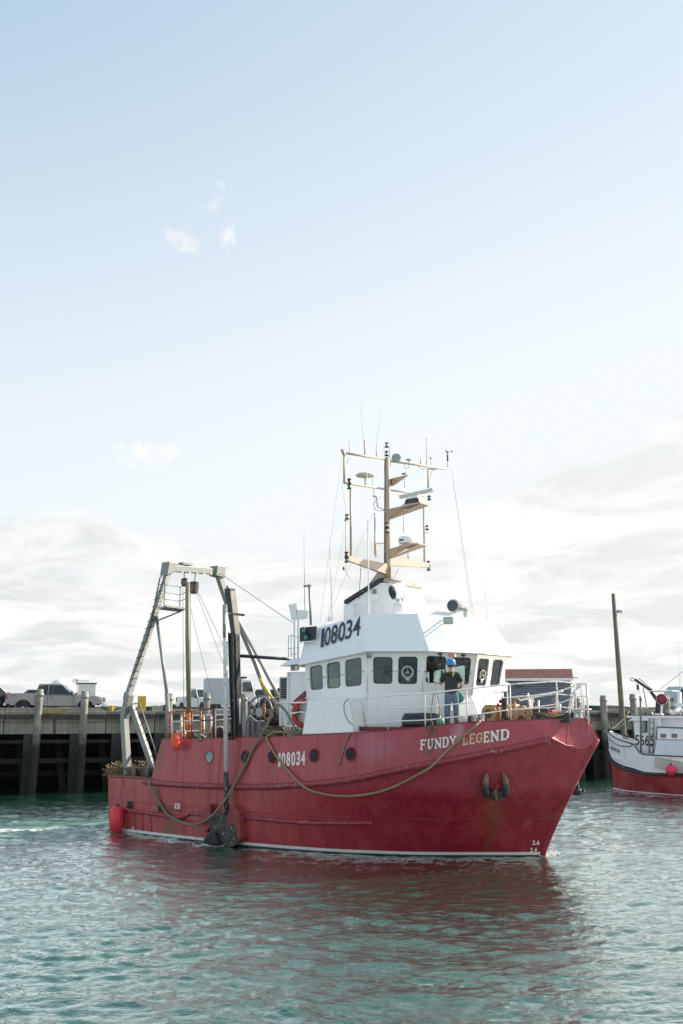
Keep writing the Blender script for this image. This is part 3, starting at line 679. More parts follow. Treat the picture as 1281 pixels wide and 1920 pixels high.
MB().box((-1.1, -.89, .98), (1.6, .02, .10)).build('red_stripe', tail_m, teal_car)
wt_ = pickup('pickup_truck', place_vehicle(350, 410, 66, 5.8, R(-75)), white, 'small white pickup seen end-on between two pilings, left of the white box truck')
wt_.scale = (.85, .85, .85)
# box truck behind the black post
c = atY(426, 1330, 60); bt = tag(empty('box_truck', Matrix.Translation((c.x, c.y, DV)) @ Matrix.Rotation(WANG - .1, 4, 'Z'), 'pale grey box truck on the wharf, partly behind the boat\'s black upright post'), cat='truck')
box_m = paint('box_panel', (.50, .54, .57), .5, var=.08, bump=0)
MB().box((-.35, 0, 1.32), (2.0, 1.9, 1.5)).build('cargo_box', box_m, bt, bevel=.02)
cb = MB(); cb.hexa([(.72, -.9, .5), (1.7, -.9, .5), (1.7, .9, .5), (.72, .9, .5), (.72, -.88, 2.02), (1.30, -.85, 2.02), (1.30, .85, 2.02), (.72, .88, 2.02)]); cb.build('cab', white, bt, bevel=.04)
MB().hexa([(.8, -.92, 1.3), (1.42, -.92, 1.3), (1.42, -.88, 1.3), (.8, -.88, 1.3), (.8, -.90, 1.85), (1.28, -.90, 1.85), (1.28, -.85, 1.85), (.8, -.85, 1.85)]).build('side_window', glass_dark, bt)
MB().box((.6, 0, 2.12), (.9, 1.6, .10)).build('roof_cover', navy, bt)
MB().lathe([(.36, -.12), (.37, .12)], (-.8, -.8, .38), (0, 1, 0), 16).build('wheel', tyre_m, bt); MB().lathe([(.36, -.12), (.37, .12)], (1.1, -.8, .38), (0, 1, 0), 16).build('wheel', tyre_m, bt)
# second dark vehicle low behind the net drum
suv(place_vehicle(466, 580, 66, 4.7, 0), white, 'pale car with a dark rear window, half hidden by the net drum')
# ============================================================ RED FISHING VESSEL
SO = onwater(1018, 1609); SF = Frame(SO, -R(38)); SM = SF.M     # x forward, y to port, z up, origin where the stem meets the water
ship = tag(empty('fishing_vessel', SM), 'large red steel fishing vessel with white wheelhouse and tall tan mast, under way', 'fishing boat')
T, S_ = SF.T, SF.S
# ---- hull stations: waterline, knuckle (rubbing strake) and bulwark top, starboard side, stern to stem
Wc = [(-13.95, -3.22), (-12.87, -3.42), (-12.0, -3.47), (-11.6, -3.49), (-9.4, -3.52), (-7.8, -3.48), (-5.5, -3.14), (-4.2, -2.74), (-2.95, -2.18), (-2.2, -1.70), (-1.45, -1.14), (-.85, -.70), (-.45, -.38), (-.18, -.16), (0, 0)]
Kc = [T(203, 1466, -3.38), T(240, 1467, -3.45), T(284, 1469, -3.52), T(305, 1470, -3.54), T(420, 1474, -3.6), T(500, 1474, -3.6), T(575, 1471, -3.6), T(660, 1460, -3.52), T(740, 1441, -3.35), T(830, 1425, -3.0), T(920, 1407, -2.42), T(1034, 1384, -1.25), T(1062, 1397, -.80), T(1090, 1404, -.34), T(1122, 1385, 0)]
Tc = [T(203, 1456, -3.38), T(240, 1457.5, -3.43), T(284, 1461, -3.48), T(303, 1387, -3.46), T(430, 1384.5, -3.52), T(515, 1382, -3.54), T(590, 1378.7, -3.53), T(662, 1375, -3.48), T(740, 1370, -3.33), T(820, 1361.5, -3.03), T(885, 1355.5, -2.66), T(980, 1351.5, -1.75), T(1048, 1348.8, -.88), T(1090, 1347.5, -.26), T(1110, 1359, 0)]
LIN = (0, 1, 2)
NS = 5
Kp = catmull(Kc, NS, LIN + (11,)); Tp = catmull(Tc, NS, LIN); Wp = catmull([(a, b, 0) for a, b in Wc], NS, LIN)
NCOL = len(Kp); ICK = 11 * NS
def hull_pt(i, lev):   # lev: -1 keel .. 0 waterline .. 1 knuckle .. 2 top
    W, K, Tt = Wp[i], Kp[i], Tp[i]
    if lev <= 0:
        f = -lev; return V3(W.x - (.5 * f if i > NCOL - 12 else 0), W.y * (1 - .25 * f), -1.0 * f)
    if lev <= 1:
        u = i / (NCOL - 1); cc = max(0, (u - .45) / .55) * .42; e = 1 + cc
        f = lev; p = W.lerp(K, f); g = f ** e; p.y = W.y + (K.y - W.y) * g
        if u > .6: p.x = W.x + (K.x - W.x) * (f ** (1 + cc * .35))
        return p
    return K.lerp(Tt, lev - 1)
bt = [(1562, 236), (1582, 456), (1593, 580), (1600, 800), (1599.5, 1018)]
LEVS = [-1, -.5, -.02, .0, .038, .085, .14, .2, .28, .36, .44, .52, .6, .68, .76, .84, .92, 1.0, 1.12, 1.3, 1.5, 1.7, 1.88, 2.0]
ASL = .42
def hull_material():
    m, nt, b = nt_new('hull_red_paint'); g = N(nt); oc = g.n('TexCoord').outputs['Object']
    x, y, z = g.n('SeparateXYZ', {0: oc}).outputs
    big = g.noise(oc, .55, 5, .6); mid = g.noise(oc, 2.2, 7, .62); fine = g.noise(oc, 16, 5, .65)
    streak = g.noise(g.mapping(oc, (4.5, 4.5, .28)), 1, 5, .6); streak2 = g.noise(g.mapping(oc, (11, 11, .5), (3, 1, 0)), 1, 5, .65)
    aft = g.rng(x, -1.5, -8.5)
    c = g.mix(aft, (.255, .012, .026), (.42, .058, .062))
    up = g.math('MULTIPLY', g.rng(z, 1.55, 2.0), .5); c = g.mix(up, c, (.44, .075, .105))  # upper band pinker: sky reflection mixed into the colour, along with paint fade
    c = g.mix(g.math('MULTIPLY', g.rng(mid, .42, .68), .22), c, (.50, .12, .125))
    c = g.mix(g.math('MULTIPLY', g.math('MULTIPLY', g.rng(streak, .46, .72), .5), g.math('ADD', .35, g.math('MULTIPLY', aft, .65))), c, (.14, .012, .02))
    c = g.mix(g.math('MULTIPLY', g.rng(streak2, .56, .74), .28), c, (.46, .16, .15))
    c = g.mix(g.math('MULTIPLY', g.rng(fine, .55, .8), .3), c, (.12, .01, .015))
    def blot(cx, cz, rx, rz, amt, colr, sl=0.0):
        cx = g.math('ADD', cx, g.math('MULTIPLY', g.math('SUBTRACT', z, cz), sl)) if sl else cx
        dx_ = g.math('DIVIDE', g.math('SUBTRACT', g.math('ADD', x, g.math('MULTIPLY', g.math('SUBTRACT', mid, .5), rx * 1.6)), cx), rx); dz_ = g.math('DIVIDE', g.math('SUBTRACT', z, cz), rz)
        d2 = g.math('ADD', g.math('MULTIPLY', dx_, dx_), g.math('MULTIPLY', dz_, dz_))
        return g.math('MULTIPLY', g.math('MULTIPLY', g.rng(d2, 1.0, .0), amt), g.rng(streak2, .25, .62, .35, 1.0))
    # shaped stains: under the anchor, at the stern scuppers, below the ramp of the bulwark
    for pxy, t_, rx, rz, amt, cl in (((932, 1545), -1.9, .24, 1.0, .48, (.17, .085, .03)), ((320, 1552), -3.5, .45, .62, .85, (.20, .085, .03)), ((296, 1460), -3.5, .22, 1.4, .6, (.16, .075, .05)), ((300, 1405), -3.5, .12, .6, .8, (.13, .08, .05)), ((445, 1420), -3.55, .12, 1.0, .35, (.16, .06, .05)), ((250, 1540), -3.4, .12, .5, .5, (.25, .13, .06)), ((715, 1420), -3.3, .05, .5, .5, (.15, .06, .03)), ((860, 1372), -2.8, .22, .35, .45, (.55, .38, .42)), ((700, 1400), -3.4, .9, .5, .35, (.47, .22, .30))):
        p = T(pxy[0], pxy[1], t_); c = g.mix(blot(p.x if pxy[0] != 932 else -.78, p.z if pxy[0] != 932 else .95, rx, rz, amt, cl, .0 if pxy[0] != 932 else ASL), c, cl)
    rs_ = g.noise(oc, 4.2, 8, .75); c = g.mix(g.math('MULTIPLY', g.rng(rs_, .66, .72), .8), c, (.15, .05, .025))
    sc_ = g.noise(g.mapping(oc, (1, 1, 2.2), (5, 2, 8)), 3.0, 8, .8); c = g.mix(g.math('MULTIPLY', g.rng(sc_, .70, .73), .7), c, (.45, .36, .36))
    # plate seams: fine weld lines
    def seam(v, at, w): return g.rng(g.math('ABSOLUTE', g.math('SUBTRACT', v, at)), w, w * .3)
    sm = None
    for v, at, w in ((x, -10.2, .016), (x, -9.0, .014), (x, -7.6, .016), (x, -6.3, .014), (x, -4.9, .016), (x, -3.6, .014), (x, -2.75, .02), (x, -12.45, .016), (z, 1.02, .013)):
        q = seam(v, at, w); sm = q if sm is None else g.math('MAXIMUM', sm, q)
    c = g.mix(g.math('MULTIPLY', sm, .6), c, (.11, .012, .018))
    nt.links.new(c, b.inputs['Base Color'])
    nt.links.new(g.math('ADD', .22, g.math('MULTIPLY', mid, .22)), b.inputs['Roughness'])
    den_ = g.noise(g.mapping(oc, (.75, .75, .55)), 1.0, 3, .5)
    h = g.math('ADD', g.math('MULTIPLY', den_, .075), g.math('ADD', g.math('MULTIPLY', sm, .006), g.math('MULTIPLY', mid, .004)))
    bp = g.n('Bump', {'Strength': .8, 'Distance': 1.0, 'Height': h}); nt.links.new(bp.outputs[0], b.inputs['Normal'])
    return m
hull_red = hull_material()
boot_white = paint('boot_top_white', (.72, .70, .66), .45, var=.15, sc=1.5, rust=.20, rustcol=(.42, .20, .05))
boot_black = paint('boot_black', (.012, .014, .016), .5, var=.4)
hb = MB(); base = 0
for i in range(NCOL):
    for l in LEVS: hb.v.append(hull_pt(i, {.038: .085 / Kp[i].z, .085: .165 / Kp[i].z}.get(l, l)))
nl = len(LEVS)
for i in range(NCOL - 1):
    for j in range(nl - 1):
        z_ = .5 * (LEVS[j] + LEVS[j + 1]); hb.mi = 0
        if z_ < .035: hb.mi = 2
        elif z_ < .08: hb.mi = 1
        # a hard edge along the knuckle and the facets of the bow plating
        hb.face((i * nl + j, (i + 1) * nl + j, (i + 1) * nl + j + 1, i * nl + j + 1), True)
    # port side mirrored below
off = len(hb.v); hb.v += [V3(p.x, -p.y, p.z) for p in hb.v[:off]]
nf = len(hb.f)
for k in range(nf):
    hb.mi = hb.m[k]; hb.face(tuple(off + q for q in hb.f[k])[::-1], True)
hb.mi = 0
hb.face([j for j in range(nl)] + [off + j for j in range(nl)][::-1])       # transom
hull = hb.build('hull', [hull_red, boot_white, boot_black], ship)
wd = hull.modifiers.new('weld', 'WELD'); wd.merge_threshold = .002
es = hull.modifiers.new('edge_split', 'EDGE_SPLIT'); es.split_angle = R(24)
_hv = [v.co.copy() for v in hull.data.vertices]; _hp = [tuple(p.vertices) for p in hull.data.polygons]
HB = BVHTree.FromPolygons(_hv, _hp)
def caster(bvh, frame):
    def hit(px, py):
        d = frame.ray(px, py); loc, nn, _, _ = bvh.ray_cast(frame.cam, d)
        if loc is None:
            loc, nn, _, _ = bvh.find_nearest(frame.cam + d * 30)
        if nn.dot(d) > 0: nn = -nn
        return loc, nn
    return hit
hh = caster(HB, SF)
def hp(px, py, off=0.0): p, n = hh(px, py); return p + n * off
# ---- inside of the bulwark, rail cap and decks
ib = MB(); cols = range(3 * NS, NCOL)
inn = []
for i in cols:
    p = Tp[i]; a = Tp[max(i - 1, 3 * NS)]; b = Tp[min(i + 1, NCOL - 1)]; t = (b - a); t.z = 0; t.normalize() if t.length > 1e-6 else None
    nrm = V3(-t.y, t.x, 0)
    if i == NCOL - 1: nrm = V3(-1, 0, 0)
    q = p + nrm * .11
    if q.y > 0: q.y = 0
    inn.append(q)
_tx = [(p.x, p.z) for p in Tp[3 * NS:]]
def sheer_z(x): return min(_tx, key=lambda q: abs(q[0] - x))[1]
def deck_z(x): return 2.25 if x < -6.6 else sheer_z(x) - (.45 if x < -4.4 else .10)
for sgn in (1, -1):
    b0 = len(ib.v)
    for k, i in enumerate(cols):
        p = Tp[i]; q = inn[k]; dz2 = deck_z(q.x)
        for w in (p + V3(0, 0, .0), p + V3(0, 0, .035), q + V3(0, 0, .035), V3(q.x, q.y, dz2)): ib.v.append(V3(w.x, w.y * sgn, w.z))
    for k in range(len(inn) - 1):
        for j in range(3):
            a_ = b0 + k * 4 + j; ib.face((a_, a_ + 1, a_ + 5, a_ + 4) if sgn > 0 else (a_ + 4, a_ + 5, a_ + 1, a_), False)
ib.build('bulwark_inside', maroon, ship)
db = MB(); dk_m = paint('deck_paint', (.14, .035, .03), .6, var=.3, rust=.35)
dsteps = [(-11.35, -6.6), (-6.6, -4.4)] + [(-4.4 + .4 * k, -4.0 + .4 * k) for k in range(14)] + [(1.2, 1.45)]
for x0, x1 in dsteps:
    z = 2.25 if x1 <= -6.6 else deck_z((x0 + x1) / 2)
    def hbw(x):
        best = min(inn, key=lambda q: abs(q.x - x)); return abs(best.y) - .01
    db.hexa([(x0, -hbw(x0), z - .1), (x1, -hbw(x1), z - .1), (x1, hbw(x1), z - .1), (x0, hbw(x0), z - .1), (x0, -hbw(x0), z), (x1, -hbw(x1), z), (x1, hbw(x1), z), (x0, hbw(x0), z)])
db.box((-12.7, 0, 1.25), (2.4, 6.6, .1)); db.build('deck', dk_m, ship)
bh = MB(); bh.box((-11.38, 0, 2.1), (.06, 6.7, 1.75)); bh.build('aft_bulkhead', maroon, ship)
# stern bulwark cap
sc2 = MB()
for s_ in (1, -1): sc2.path([V3(Tp[i].x, Tp[i].y * s_, Tp[i].z + .01) for i in range(0, 2 * NS + 1)], .045, 6)
sc2.tube((Tp[0].x, Tp[0].y, Tp[0].z), (Tp[0].x, -Tp[0].y, Tp[0].z), .045); sc2.build('stern_rail_cap', paint('worn_red', (.20, .05, .045), .6, rust=.5), ship)
# ---- rubbing strakes: half round bars welded on the plating
strake_m = paint('strake_red', (.27, .022, .036), .38, var=.2, sc=1.6, rust=.0, chip=(.27, .20, .20), chipamt=.20)
def strake(pix, r, name='rubbing_strake'):
    P_ = catmull([hp(x, y, r * .35) for x, y in pix], 5); mb = MB(); mb.path(P_, r, 8); return mb.build(name, strake_m, ship)
strake([(272, 1466), (300, 1469), (345, 1472), (420, 1474.5), (500, 1475), (560, 1472), (620, 1466.5), (680, 1457), (740, 1444), (800, 1432), (860, 1421), (920, 1409), (980, 1397), (1030, 1386)], .085)
strake([(232, 1517), (260, 1522), (300, 1528), (328, 1532), (343, 1533)], .055)
strake([(343, 1533), (350, 1529), (357, 1525)], .055); strake([(357, 1525), (375, 1527), (395, 1529)], .055)
strake([(457, 1532), (500, 1536), (560, 1541), (620, 1543), (698, 1542)], .06)
# weld seams of the bow plating facets
sb = MB()
for a, b in (((1066, 1349.5), (1063, 1397)), ((1087, 1350), (1100, 1400)), ((1102, 1354), (1106, 1396)), ((1066, 1349.5), (1035, 1382))):
    P_ = [hp(a[0] + (b[0] - a[0]) * k / 6, a[1] + (b[1] - a[1]) * k / 6, .004) for k in range(7)]; sb.path(P_, .010, 4)
sb.path([hp(1034 + 28 * k / 4, 1384.5 + 14 * k / 4 - 1, .004) for k in range(5)] + [hp(1062 + 28 * k / 4, 1397.5 + 6.5 * k / 4 - 1, .004) for k in range(1, 5)] + [hp(1090 + 26 * k / 4, 1403 - 12 * k / 4, .004) for k in range(1, 4)], .012, 4)
sb.build('weld_seam', paint('weld_pink', (.50, .17, .16), .4), ship)
for pl in ([(894, 1437), (930, 1434), (948, 1440), (1003, 1537)], [(880, 1447), (910, 1536)], [(760, 1485), (882, 1479)], [(740, 1537), (905, 1536)], [(1003, 1536), (1045, 1535)]):
    P_ = []
    for k in range(len(pl) - 1):
        for t in range(8): P_.append(hp(pl[k][0] + (pl[k + 1][0] - pl[k][0]) * t / 8, pl[k][1] + (pl[k + 1][1] - pl[k][1]) * t / 8, .0))
    MB().path(P_, .008, 4).build('weld_seam', paint('weld_red', (.30, .03, .04), .35), ship)
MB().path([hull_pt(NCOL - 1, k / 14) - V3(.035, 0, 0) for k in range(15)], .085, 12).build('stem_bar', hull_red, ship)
# ---- portholes
def porthole(px, py, r, open_light=False):
    p, n = hh(px, py); o = empty('porthole'); o.parent = ship; n = n.normalized()
    q = p
    mb = MB(); mb.lathe([(r * 1.18, -.02), (r * 1.18, .018), (r * 1.02, .022), (r * 1.0, -.01)], q, n, 18); f = mb.build('rim', strake_m, o)
    MB().lathe([(r, .0), (r, .006)], q + n * .002, n, 18).build('pane', [porth_light if open_light else porth_dark], o)
    if not open_light: 
        a = V3(0, 0, 1); side = n.cross(a).normalized()
        MB().lathe([(r * .66, .0), (r * .66, .004)], q + n * .008 + side * r * .28 , n, 16).build('inner_glass', porth_glass, o)
porth_dark = paint('porthole_recess_shade', (.085, .010, .016), .7, spec=.1, bump=0); porth_light = paint('porthole_light_glass', (.22, .30, .32), .2, bump=0); porth_glass = paint('porthole_glass', (.012, .02, .022), .5, spec=.2, bump=0)  # recess disc is flat: its dark red paints in the shade of a recess
porthole(393, 1419.5, .155, True)
for px, py in ((460.5, 1419), (511.5, 1419), (590, 1416.5), (658.5, 1414)): porthole(px, py, .165)
# ---- scuppers, small plate
def patch(pts, mat, name, off=.006, th=.02):
    P_ = [hp(x, y) for x, y in pts]; n = hh(*pts[0])[1]; mb = MB(); mb.prism([p + n * (off - th) for p in P_], n * th); return mb.build(name, mat, ship)
hole = paint('dark_opening', (.02, .008, .008), .7, bump=0)
patch([(239, 1516), (250, 1517.5), (250, 1503), (239, 1502)], hole, 'scupper'); patch([(297, 1523), (308, 1524), (308, 1511), (297, 1510)], hole, 'scupper'); patch([(311, 1525), (323, 1526), (323, 1511), (311, 1511)], paint('rusty_flap', (.20, .06, .04), .6, rust=.4), 'scupper_flap')
patch([(328, 1516), (337.5, 1517), (337.5, 1507), (328, 1506)], paint('plate_white', (.62, .6, .56), .5, rust=.25), 'vent_plate'); patch([(331, 1514), (333, 1514), (333, 1509), (331, 1509)], hole, 'vent_slot', .009); patch([(326, 1522), (339, 1523), (339, 1519), (326, 1518)], strake_m, 'scupper_lip', .05, .06)
patch([(743, 1572), (746, 1572), (746, 1568), (743, 1568)], hole, 'drain_hole')
patch([(1036, 1386), (1046, 1393), (1042, 1395), (1034, 1389)], strake_m, 'strake_end_plate', .03)
for k, x in enumerate((236, 252, 266, 282)): 
    P_ = [hp(x + t * 1.2, 1526 + t * (14 + k * .8) , .01) for t in (0, .5, 1, 1.5, 2)]; MB().path(P_, .03, 4).build('stern_rib', hull_red, ship)
# warp guides on either side of the black gallows plate
def guide(pts, name, depth=.32):
    P_ = [hp(x, y) for x, y in pts]; n = V3(0, -1, 0); mb = MB(); mb.prism([p + V3(0, .04, 0) for p in P_], n * depth); return mb.build(name, hull_red if 0 else strake_plate, ship, bevel=.015)
strake_plate = paint('guard_plate_red', (.26, .035, .035), .45, var=.25, rust=.34)
guide([(438, 1572), (458, 1580), (464, 1570), (461, 1524), (451, 1511), (438, 1520)], 'warp_guard')
guide([(391, 1515), (403, 1507), (406, 1545), (396, 1560), (392, 1556)], 'warp_guard', .25)
# black plate + rubber flap
bp_ = [T(x, y, -3.82) for x, y in ((394, 1573), (393, 1530), (402, 1524), (432, 1525), (438, 1534), (444, 1583), (436, 1588), (405, 1588))]
pl_m = paint('worn_black_plate', (.02, .022, .022), .55, var=.3, sc=3, chip=(.50, .40, .18), chipamt=.13)
MB().prism(bp_, (0, .12, 0)).build('gallows_plate', pl_m, ship, bevel=.01)
mb = MB(); mb.hexa([T(376, 1585, -3.95), T(412, 1586, -3.95), T(412, 1586, -3.6), T(376, 1585, -3.6), T(391, 1560, -4.0), T(402, 1556, -4.0), T(402, 1556, -3.7), T(391, 1560, -3.7)]); mb.build('rubber_flap', rubber, ship, bevel=.06)
# ---- lettering on the hull
def slab_letters():
    """slab serif capitals as thick strokes on a 1x1 cell"""
    th, tn = .23, .15
    def rect(a, b, w): return ('s', a, b, w)
    L = {}
    L['F'] = [((.22, 0), (.22, 1), th), ((.05, 1), (.95, 1), tn), ((.22, .52), (.68, .52), tn), ((.05, 0), (.45, 0), tn), ((.91, 1), (.91, .76), tn), ((.68, .64), (.68, .40), tn)]
    L['E'] = L['F'][:3] + [((.05, 0), (.95, 0), tn), ((.91, 1), (.91, .78), tn), ((.91, 0), (.91, .24), tn), ((.66, .62), (.66, .42), tn)]
    L['L'] = [((.25, 0), (.25, 1), th), ((.05, 1), (.48, 1), tn), ((.05, 0), (.95, 0), tn), ((.90, 0), (.90, .28), tn)]
    L['N'] = [((.18, 0), (.18, 1), tn), ((.82, 0), (.82, 1), tn), ((.16, .98), (.84, .02), th), ((.02, 1), (.26, 1), tn), ((.0, 0), (.36, 0), tn), ((.64, 1), (1.0, 1), tn)]
    U = [(.22, 1), (.22, .32), (.30, .10), (.5, 0), (.70, .10), (.80, .32), (.80, 1)]
    L['U'] = [(U[i], U[i + 1], th if i < 3 else tn) for i in range(6)] + [((.04, 1), (.42, 1), tn), ((.62, 1), (.98, 1), tn)]
    D = [(.22, 1), (.6, 1), (.84, .82), (.90, .5), (.84, .18), (.6, 0), (.22, 0)]
    L['D'] = [(D[i], D[i + 1], th if i in (2, 3) else tn) for i in range(6)] + [((.22, 0), (.22, 1), th), ((.04, 1), (.3, 1), tn), ((.04, 0), (.3, 0), tn)]
    G = [(.88, .72), (.84, .88), (.55, 1), (.22, .84), (.12, .5), (.22, .16), (.55, 0), (.84, .14), (.84, .44)]
    L['G'] = [(G[i], G[i + 1], th if i in (3, 4) else tn) for i in range(8)] + [((.58, .46), (.99, .46), tn), ((.88, .68), (.88, .98), tn)]
    L['Y'] = [((.14, 1), (.5, .46), th), ((.86, 1), (.5, .46), tn), ((.5, .5), (.5, 0), th), ((.0, 1), (.34, 1), tn), ((.66, 1), (1.0, 1), tn), ((.28, 0), (.72, 0), tn)]
    return L
SLAB = slab_letters()
def slab_geo(ch, asp=1.0):
    v = []; f = []
    for (a, b, w) in SLAB[ch]:
        a = Vector((a[0], a[1] * (1 - .11) + .055)); b = Vector((b[0], b[1] * (1 - .11) + .055)); d = (b - a); Ln = d.length; d /= Ln; nrm = Vector((-d.y, d.x)) * w / 2
        ext = d * (w * .30 if abs(d.x) > .05 and abs(d.y) > .05 else 0)
        k = len(v); v += [tuple(a - ext - nrm), tuple(b + ext - nrm), tuple(b + ext + nrm), tuple(a - ext + nrm)]; f.append((k, k + 1, k + 2, k + 3))
    return v, f
text_cream = paint('yellowed_lettering', (.62, .47, .24), .5, var=.2, sc=3, bump=0)
def name_px(u):   # baseline and cap line of the ship's name across the bow
    x = 788 + (957 - 788) * u
    return (x, 1406.5 + (1386 - 1406.5) * u ** 1.05), (x + .3, 1387.5 + (1366 - 1387.5) * u ** 1.05)
slots = [('F', 0, .068), ('U', .076, .150), ('N', .158, .238), ('D', .246, .316), ('Y', .324, .402), ('L', .468, .532), ('E', .542, .608), ('G', .616, .690), ('E', .700, .766), ('N', .776, .874), ('D', .886, .985)]
for ch, u0, u1 in slots:
    (bl, tl), (br, tr_) = name_px(u0), name_px(u1)
    geo_ = slab_geo(ch)
    # overlapping strokes get their own hair-thin steps so that no two faces share a plane
    mb = MB()
    for k, fc in enumerate(geo_[1]):
        pts = []
        for ii in fc:
            a, b = geo_[0][ii]; px = (bl[0] * (1 - a) + br[0] * a) * (1 - b) + (tl[0] * (1 - a) + tr_[0] * a) * b; py = (bl[1] * (1 - a) + br[1] * a) * (1 - b) + (tl[1] * (1 - a) + tr_[1] * a) * b
            p, n = hh(px, py); pts.append(p + n * (.010 + k * .0012))
        mb.add(pts, [(0, 1, 2, 3)])
    mb.build('letter', text_cream if (u0 > .46 and u0 < .62) else text_white, ship, fix=False)
u_ = [(518 + 55.5 * k / 6) for k in range(7)]
for k, ch in enumerate('108034'):
    x0, x1 = u_[k] + .8, u_[k + 1] - 1.2
    if ch == '1': x0 += 3.2; x1 += .2
    lettering('number', text_mesh(ch, .03), [(x0, 1438 - k * .6), (x1, 1437.6 - k * .6), (x1 + .4, 1411.5 - k * .75), (x0 + .4, 1412 - k * .75)], hh, text_white, ship, .006)
for txt, q in (('2.6', [(998, 1584), (1011.5, 1584), (1012, 1575.5), (998.5, 1575.5)]), ('2 4', [(994, 1597), (1006.5, 1597), (1007, 1589.5), (994.5, 1589.5)])): lettering('draught_mark', text_mesh(txt, .02), q, hh, text_white, ship, .006)
lettering('draught_mark', text_mesh('16', .02), [(247.5, 1555), (252, 1555.5), (252, 1549.5), (247.5, 1549)], hh, text_white, ship, .006)
lettering('draught_mark', text_mesh('14', .02), [(249, 1564.5), (254, 1565), (254, 1560), (249, 1559.5)], hh, text_white, ship, .006)
lettering('bow_mark', text_mesh('H', .03), [(791.5, 1445.5), (797.5, 1444.5), (797.5, 1439.5), (791.5, 1440.5)], hh, galv, ship, .006)
# ============================================================ WHEELHOUSE
# footprint of the top of the window band (outer corners), starboard aft corner round to port
sal = salmon
zc_ = lambda p, z: V3(p.x, p.y, z)
Vl = [T(560, 1247, -3.05), T(690, 1221, -3.0), T(804.7, 1221, -2.22), T(909, 1226, -.95), T(967, 1233.5, .95)]       # lower edge of the visor
Vu = [T(576, 1183, -2.62), T(677, 1153, -2.42), T(782, 1150, -1.72), T(875, 1157.5, -.66), T(925, 1168, .66)]       # upper edge
Vl[4] = V3(Vl[3].x, .95, Vl[3].z); Vu[4] = V3(Vu[3].x, .66, Vu[3].z)
print('VL', [tuple(round(c, 2) for c in p) for p in Vl]); print('VU', [tuple(round(c, 2) for c in p) for p in Vu])
def mir(p): return V3(p.x, -p.y, p.z)
ringL = Vl[:4] + [mir(p) for p in Vl[3::-1]]; ringU = Vu[:4] + [mir(p) for p in Vu[3::-1]]
vis = MB(); nr_ = len(ringL)
house = empty('wheelhouse'); house.parent = ship
for i in range(nr_ - 1):
    a, b, c, d = ringL[i], ringL[i + 1], ringU[i + 1], ringU[i]; ctr = V3(-3.2, 0, 0)
    def inw(p, k=.05): q = V3(p.x, p.y, p.z) - ctr; return V3(p.x - (p.x - ctr.x) * k, p.y * (1 - k), p.z)
    vis.hexa([a, b, inw(b), inw(a), d, c, inw(c), inw(d)])
vis.build('visor', white, house)
VB = BVHTree.FromPolygons(vis.v, vis.f); vh = caster(VB, SF)
rt = MB(); rt.add([V3(p.x, p.y, p.z - .05) for p in ringU] + [V3(p.x, p.y, p.z - .13) for p in ringU], [tuple(range(8)), tuple(range(15, 7, -1))])
rt.build('roof', white, house)
sf = MB(); k8 = len(ringL); sf.add([V3(p.x * 1, p.y, p.z + .004) for p in ringL] + [V3(p.x, p.y, p.z + .05) for p in ringL], [tuple(range(8))[::-1], tuple(range(8, 16))] + [(i, (i + 1) % 8, 8 + (i + 1) % 8, 8 + i) for i in range(8)]); 
for v_ in sf.v: v_.x += (-3.2 - v_.x) * .02; v_.y *= .98
sf.build('soffit', white, house)
# aft closing wall of the roof space
MB().hexa([ringL[0], ringL[-1], ringL[-1] + V3(.06, 0, 0), ringL[0] + V3(.06, 0, 0), ringU[0], ringU[-1], ringU[-1] + V3(.06, 0, 0), ringU[0] + V3(.06, 0, 0)]).build('visor_back', white, house)
# walls: top ring just inside the visor, bottom of windows raked inwards
Wt = [T(572, 1249, -2.86), T(688, 1224, -2.84), T(795, 1224, -2.12), T(894, 1229, -.86)]
zt0 = Vl[3].z
Wt = [V3(p.x, p.y, Vl[i].z) for i, p in enumerate(Wt)]
Wb = [V3(Wt[0].x + .02, -2.80, T(575, 1305, -2.8).z), V3(Wt[1].x - .06, -2.76, T(688, 1298, -2.76).z), V3(Wt[2].x - .16, -1.98, T(795, 1299, -2.0).z), V3(Wt[3].x - .22, -.80, T(888, 1303, -.8).z)]
print('WT', [tuple(round(c, 2) for c in p) for p in Wt]); print('WB', [tuple(round(c, 2) for c in p) for p in Wb])
rTop = Wt + [mir(p) for p in Wt[::-1]]; rBot = Wb + [mir(p) for p in Wb[::-1]]
dark_inside = paint('cabin_lining_shade', (.13, .10, .08), .6, bump=0)  # inner faces and ceiling coloured dark to stand for shade inside the cabin
gasket = paint('window_gasket', (.03, .03, .03), .5, bump=0)
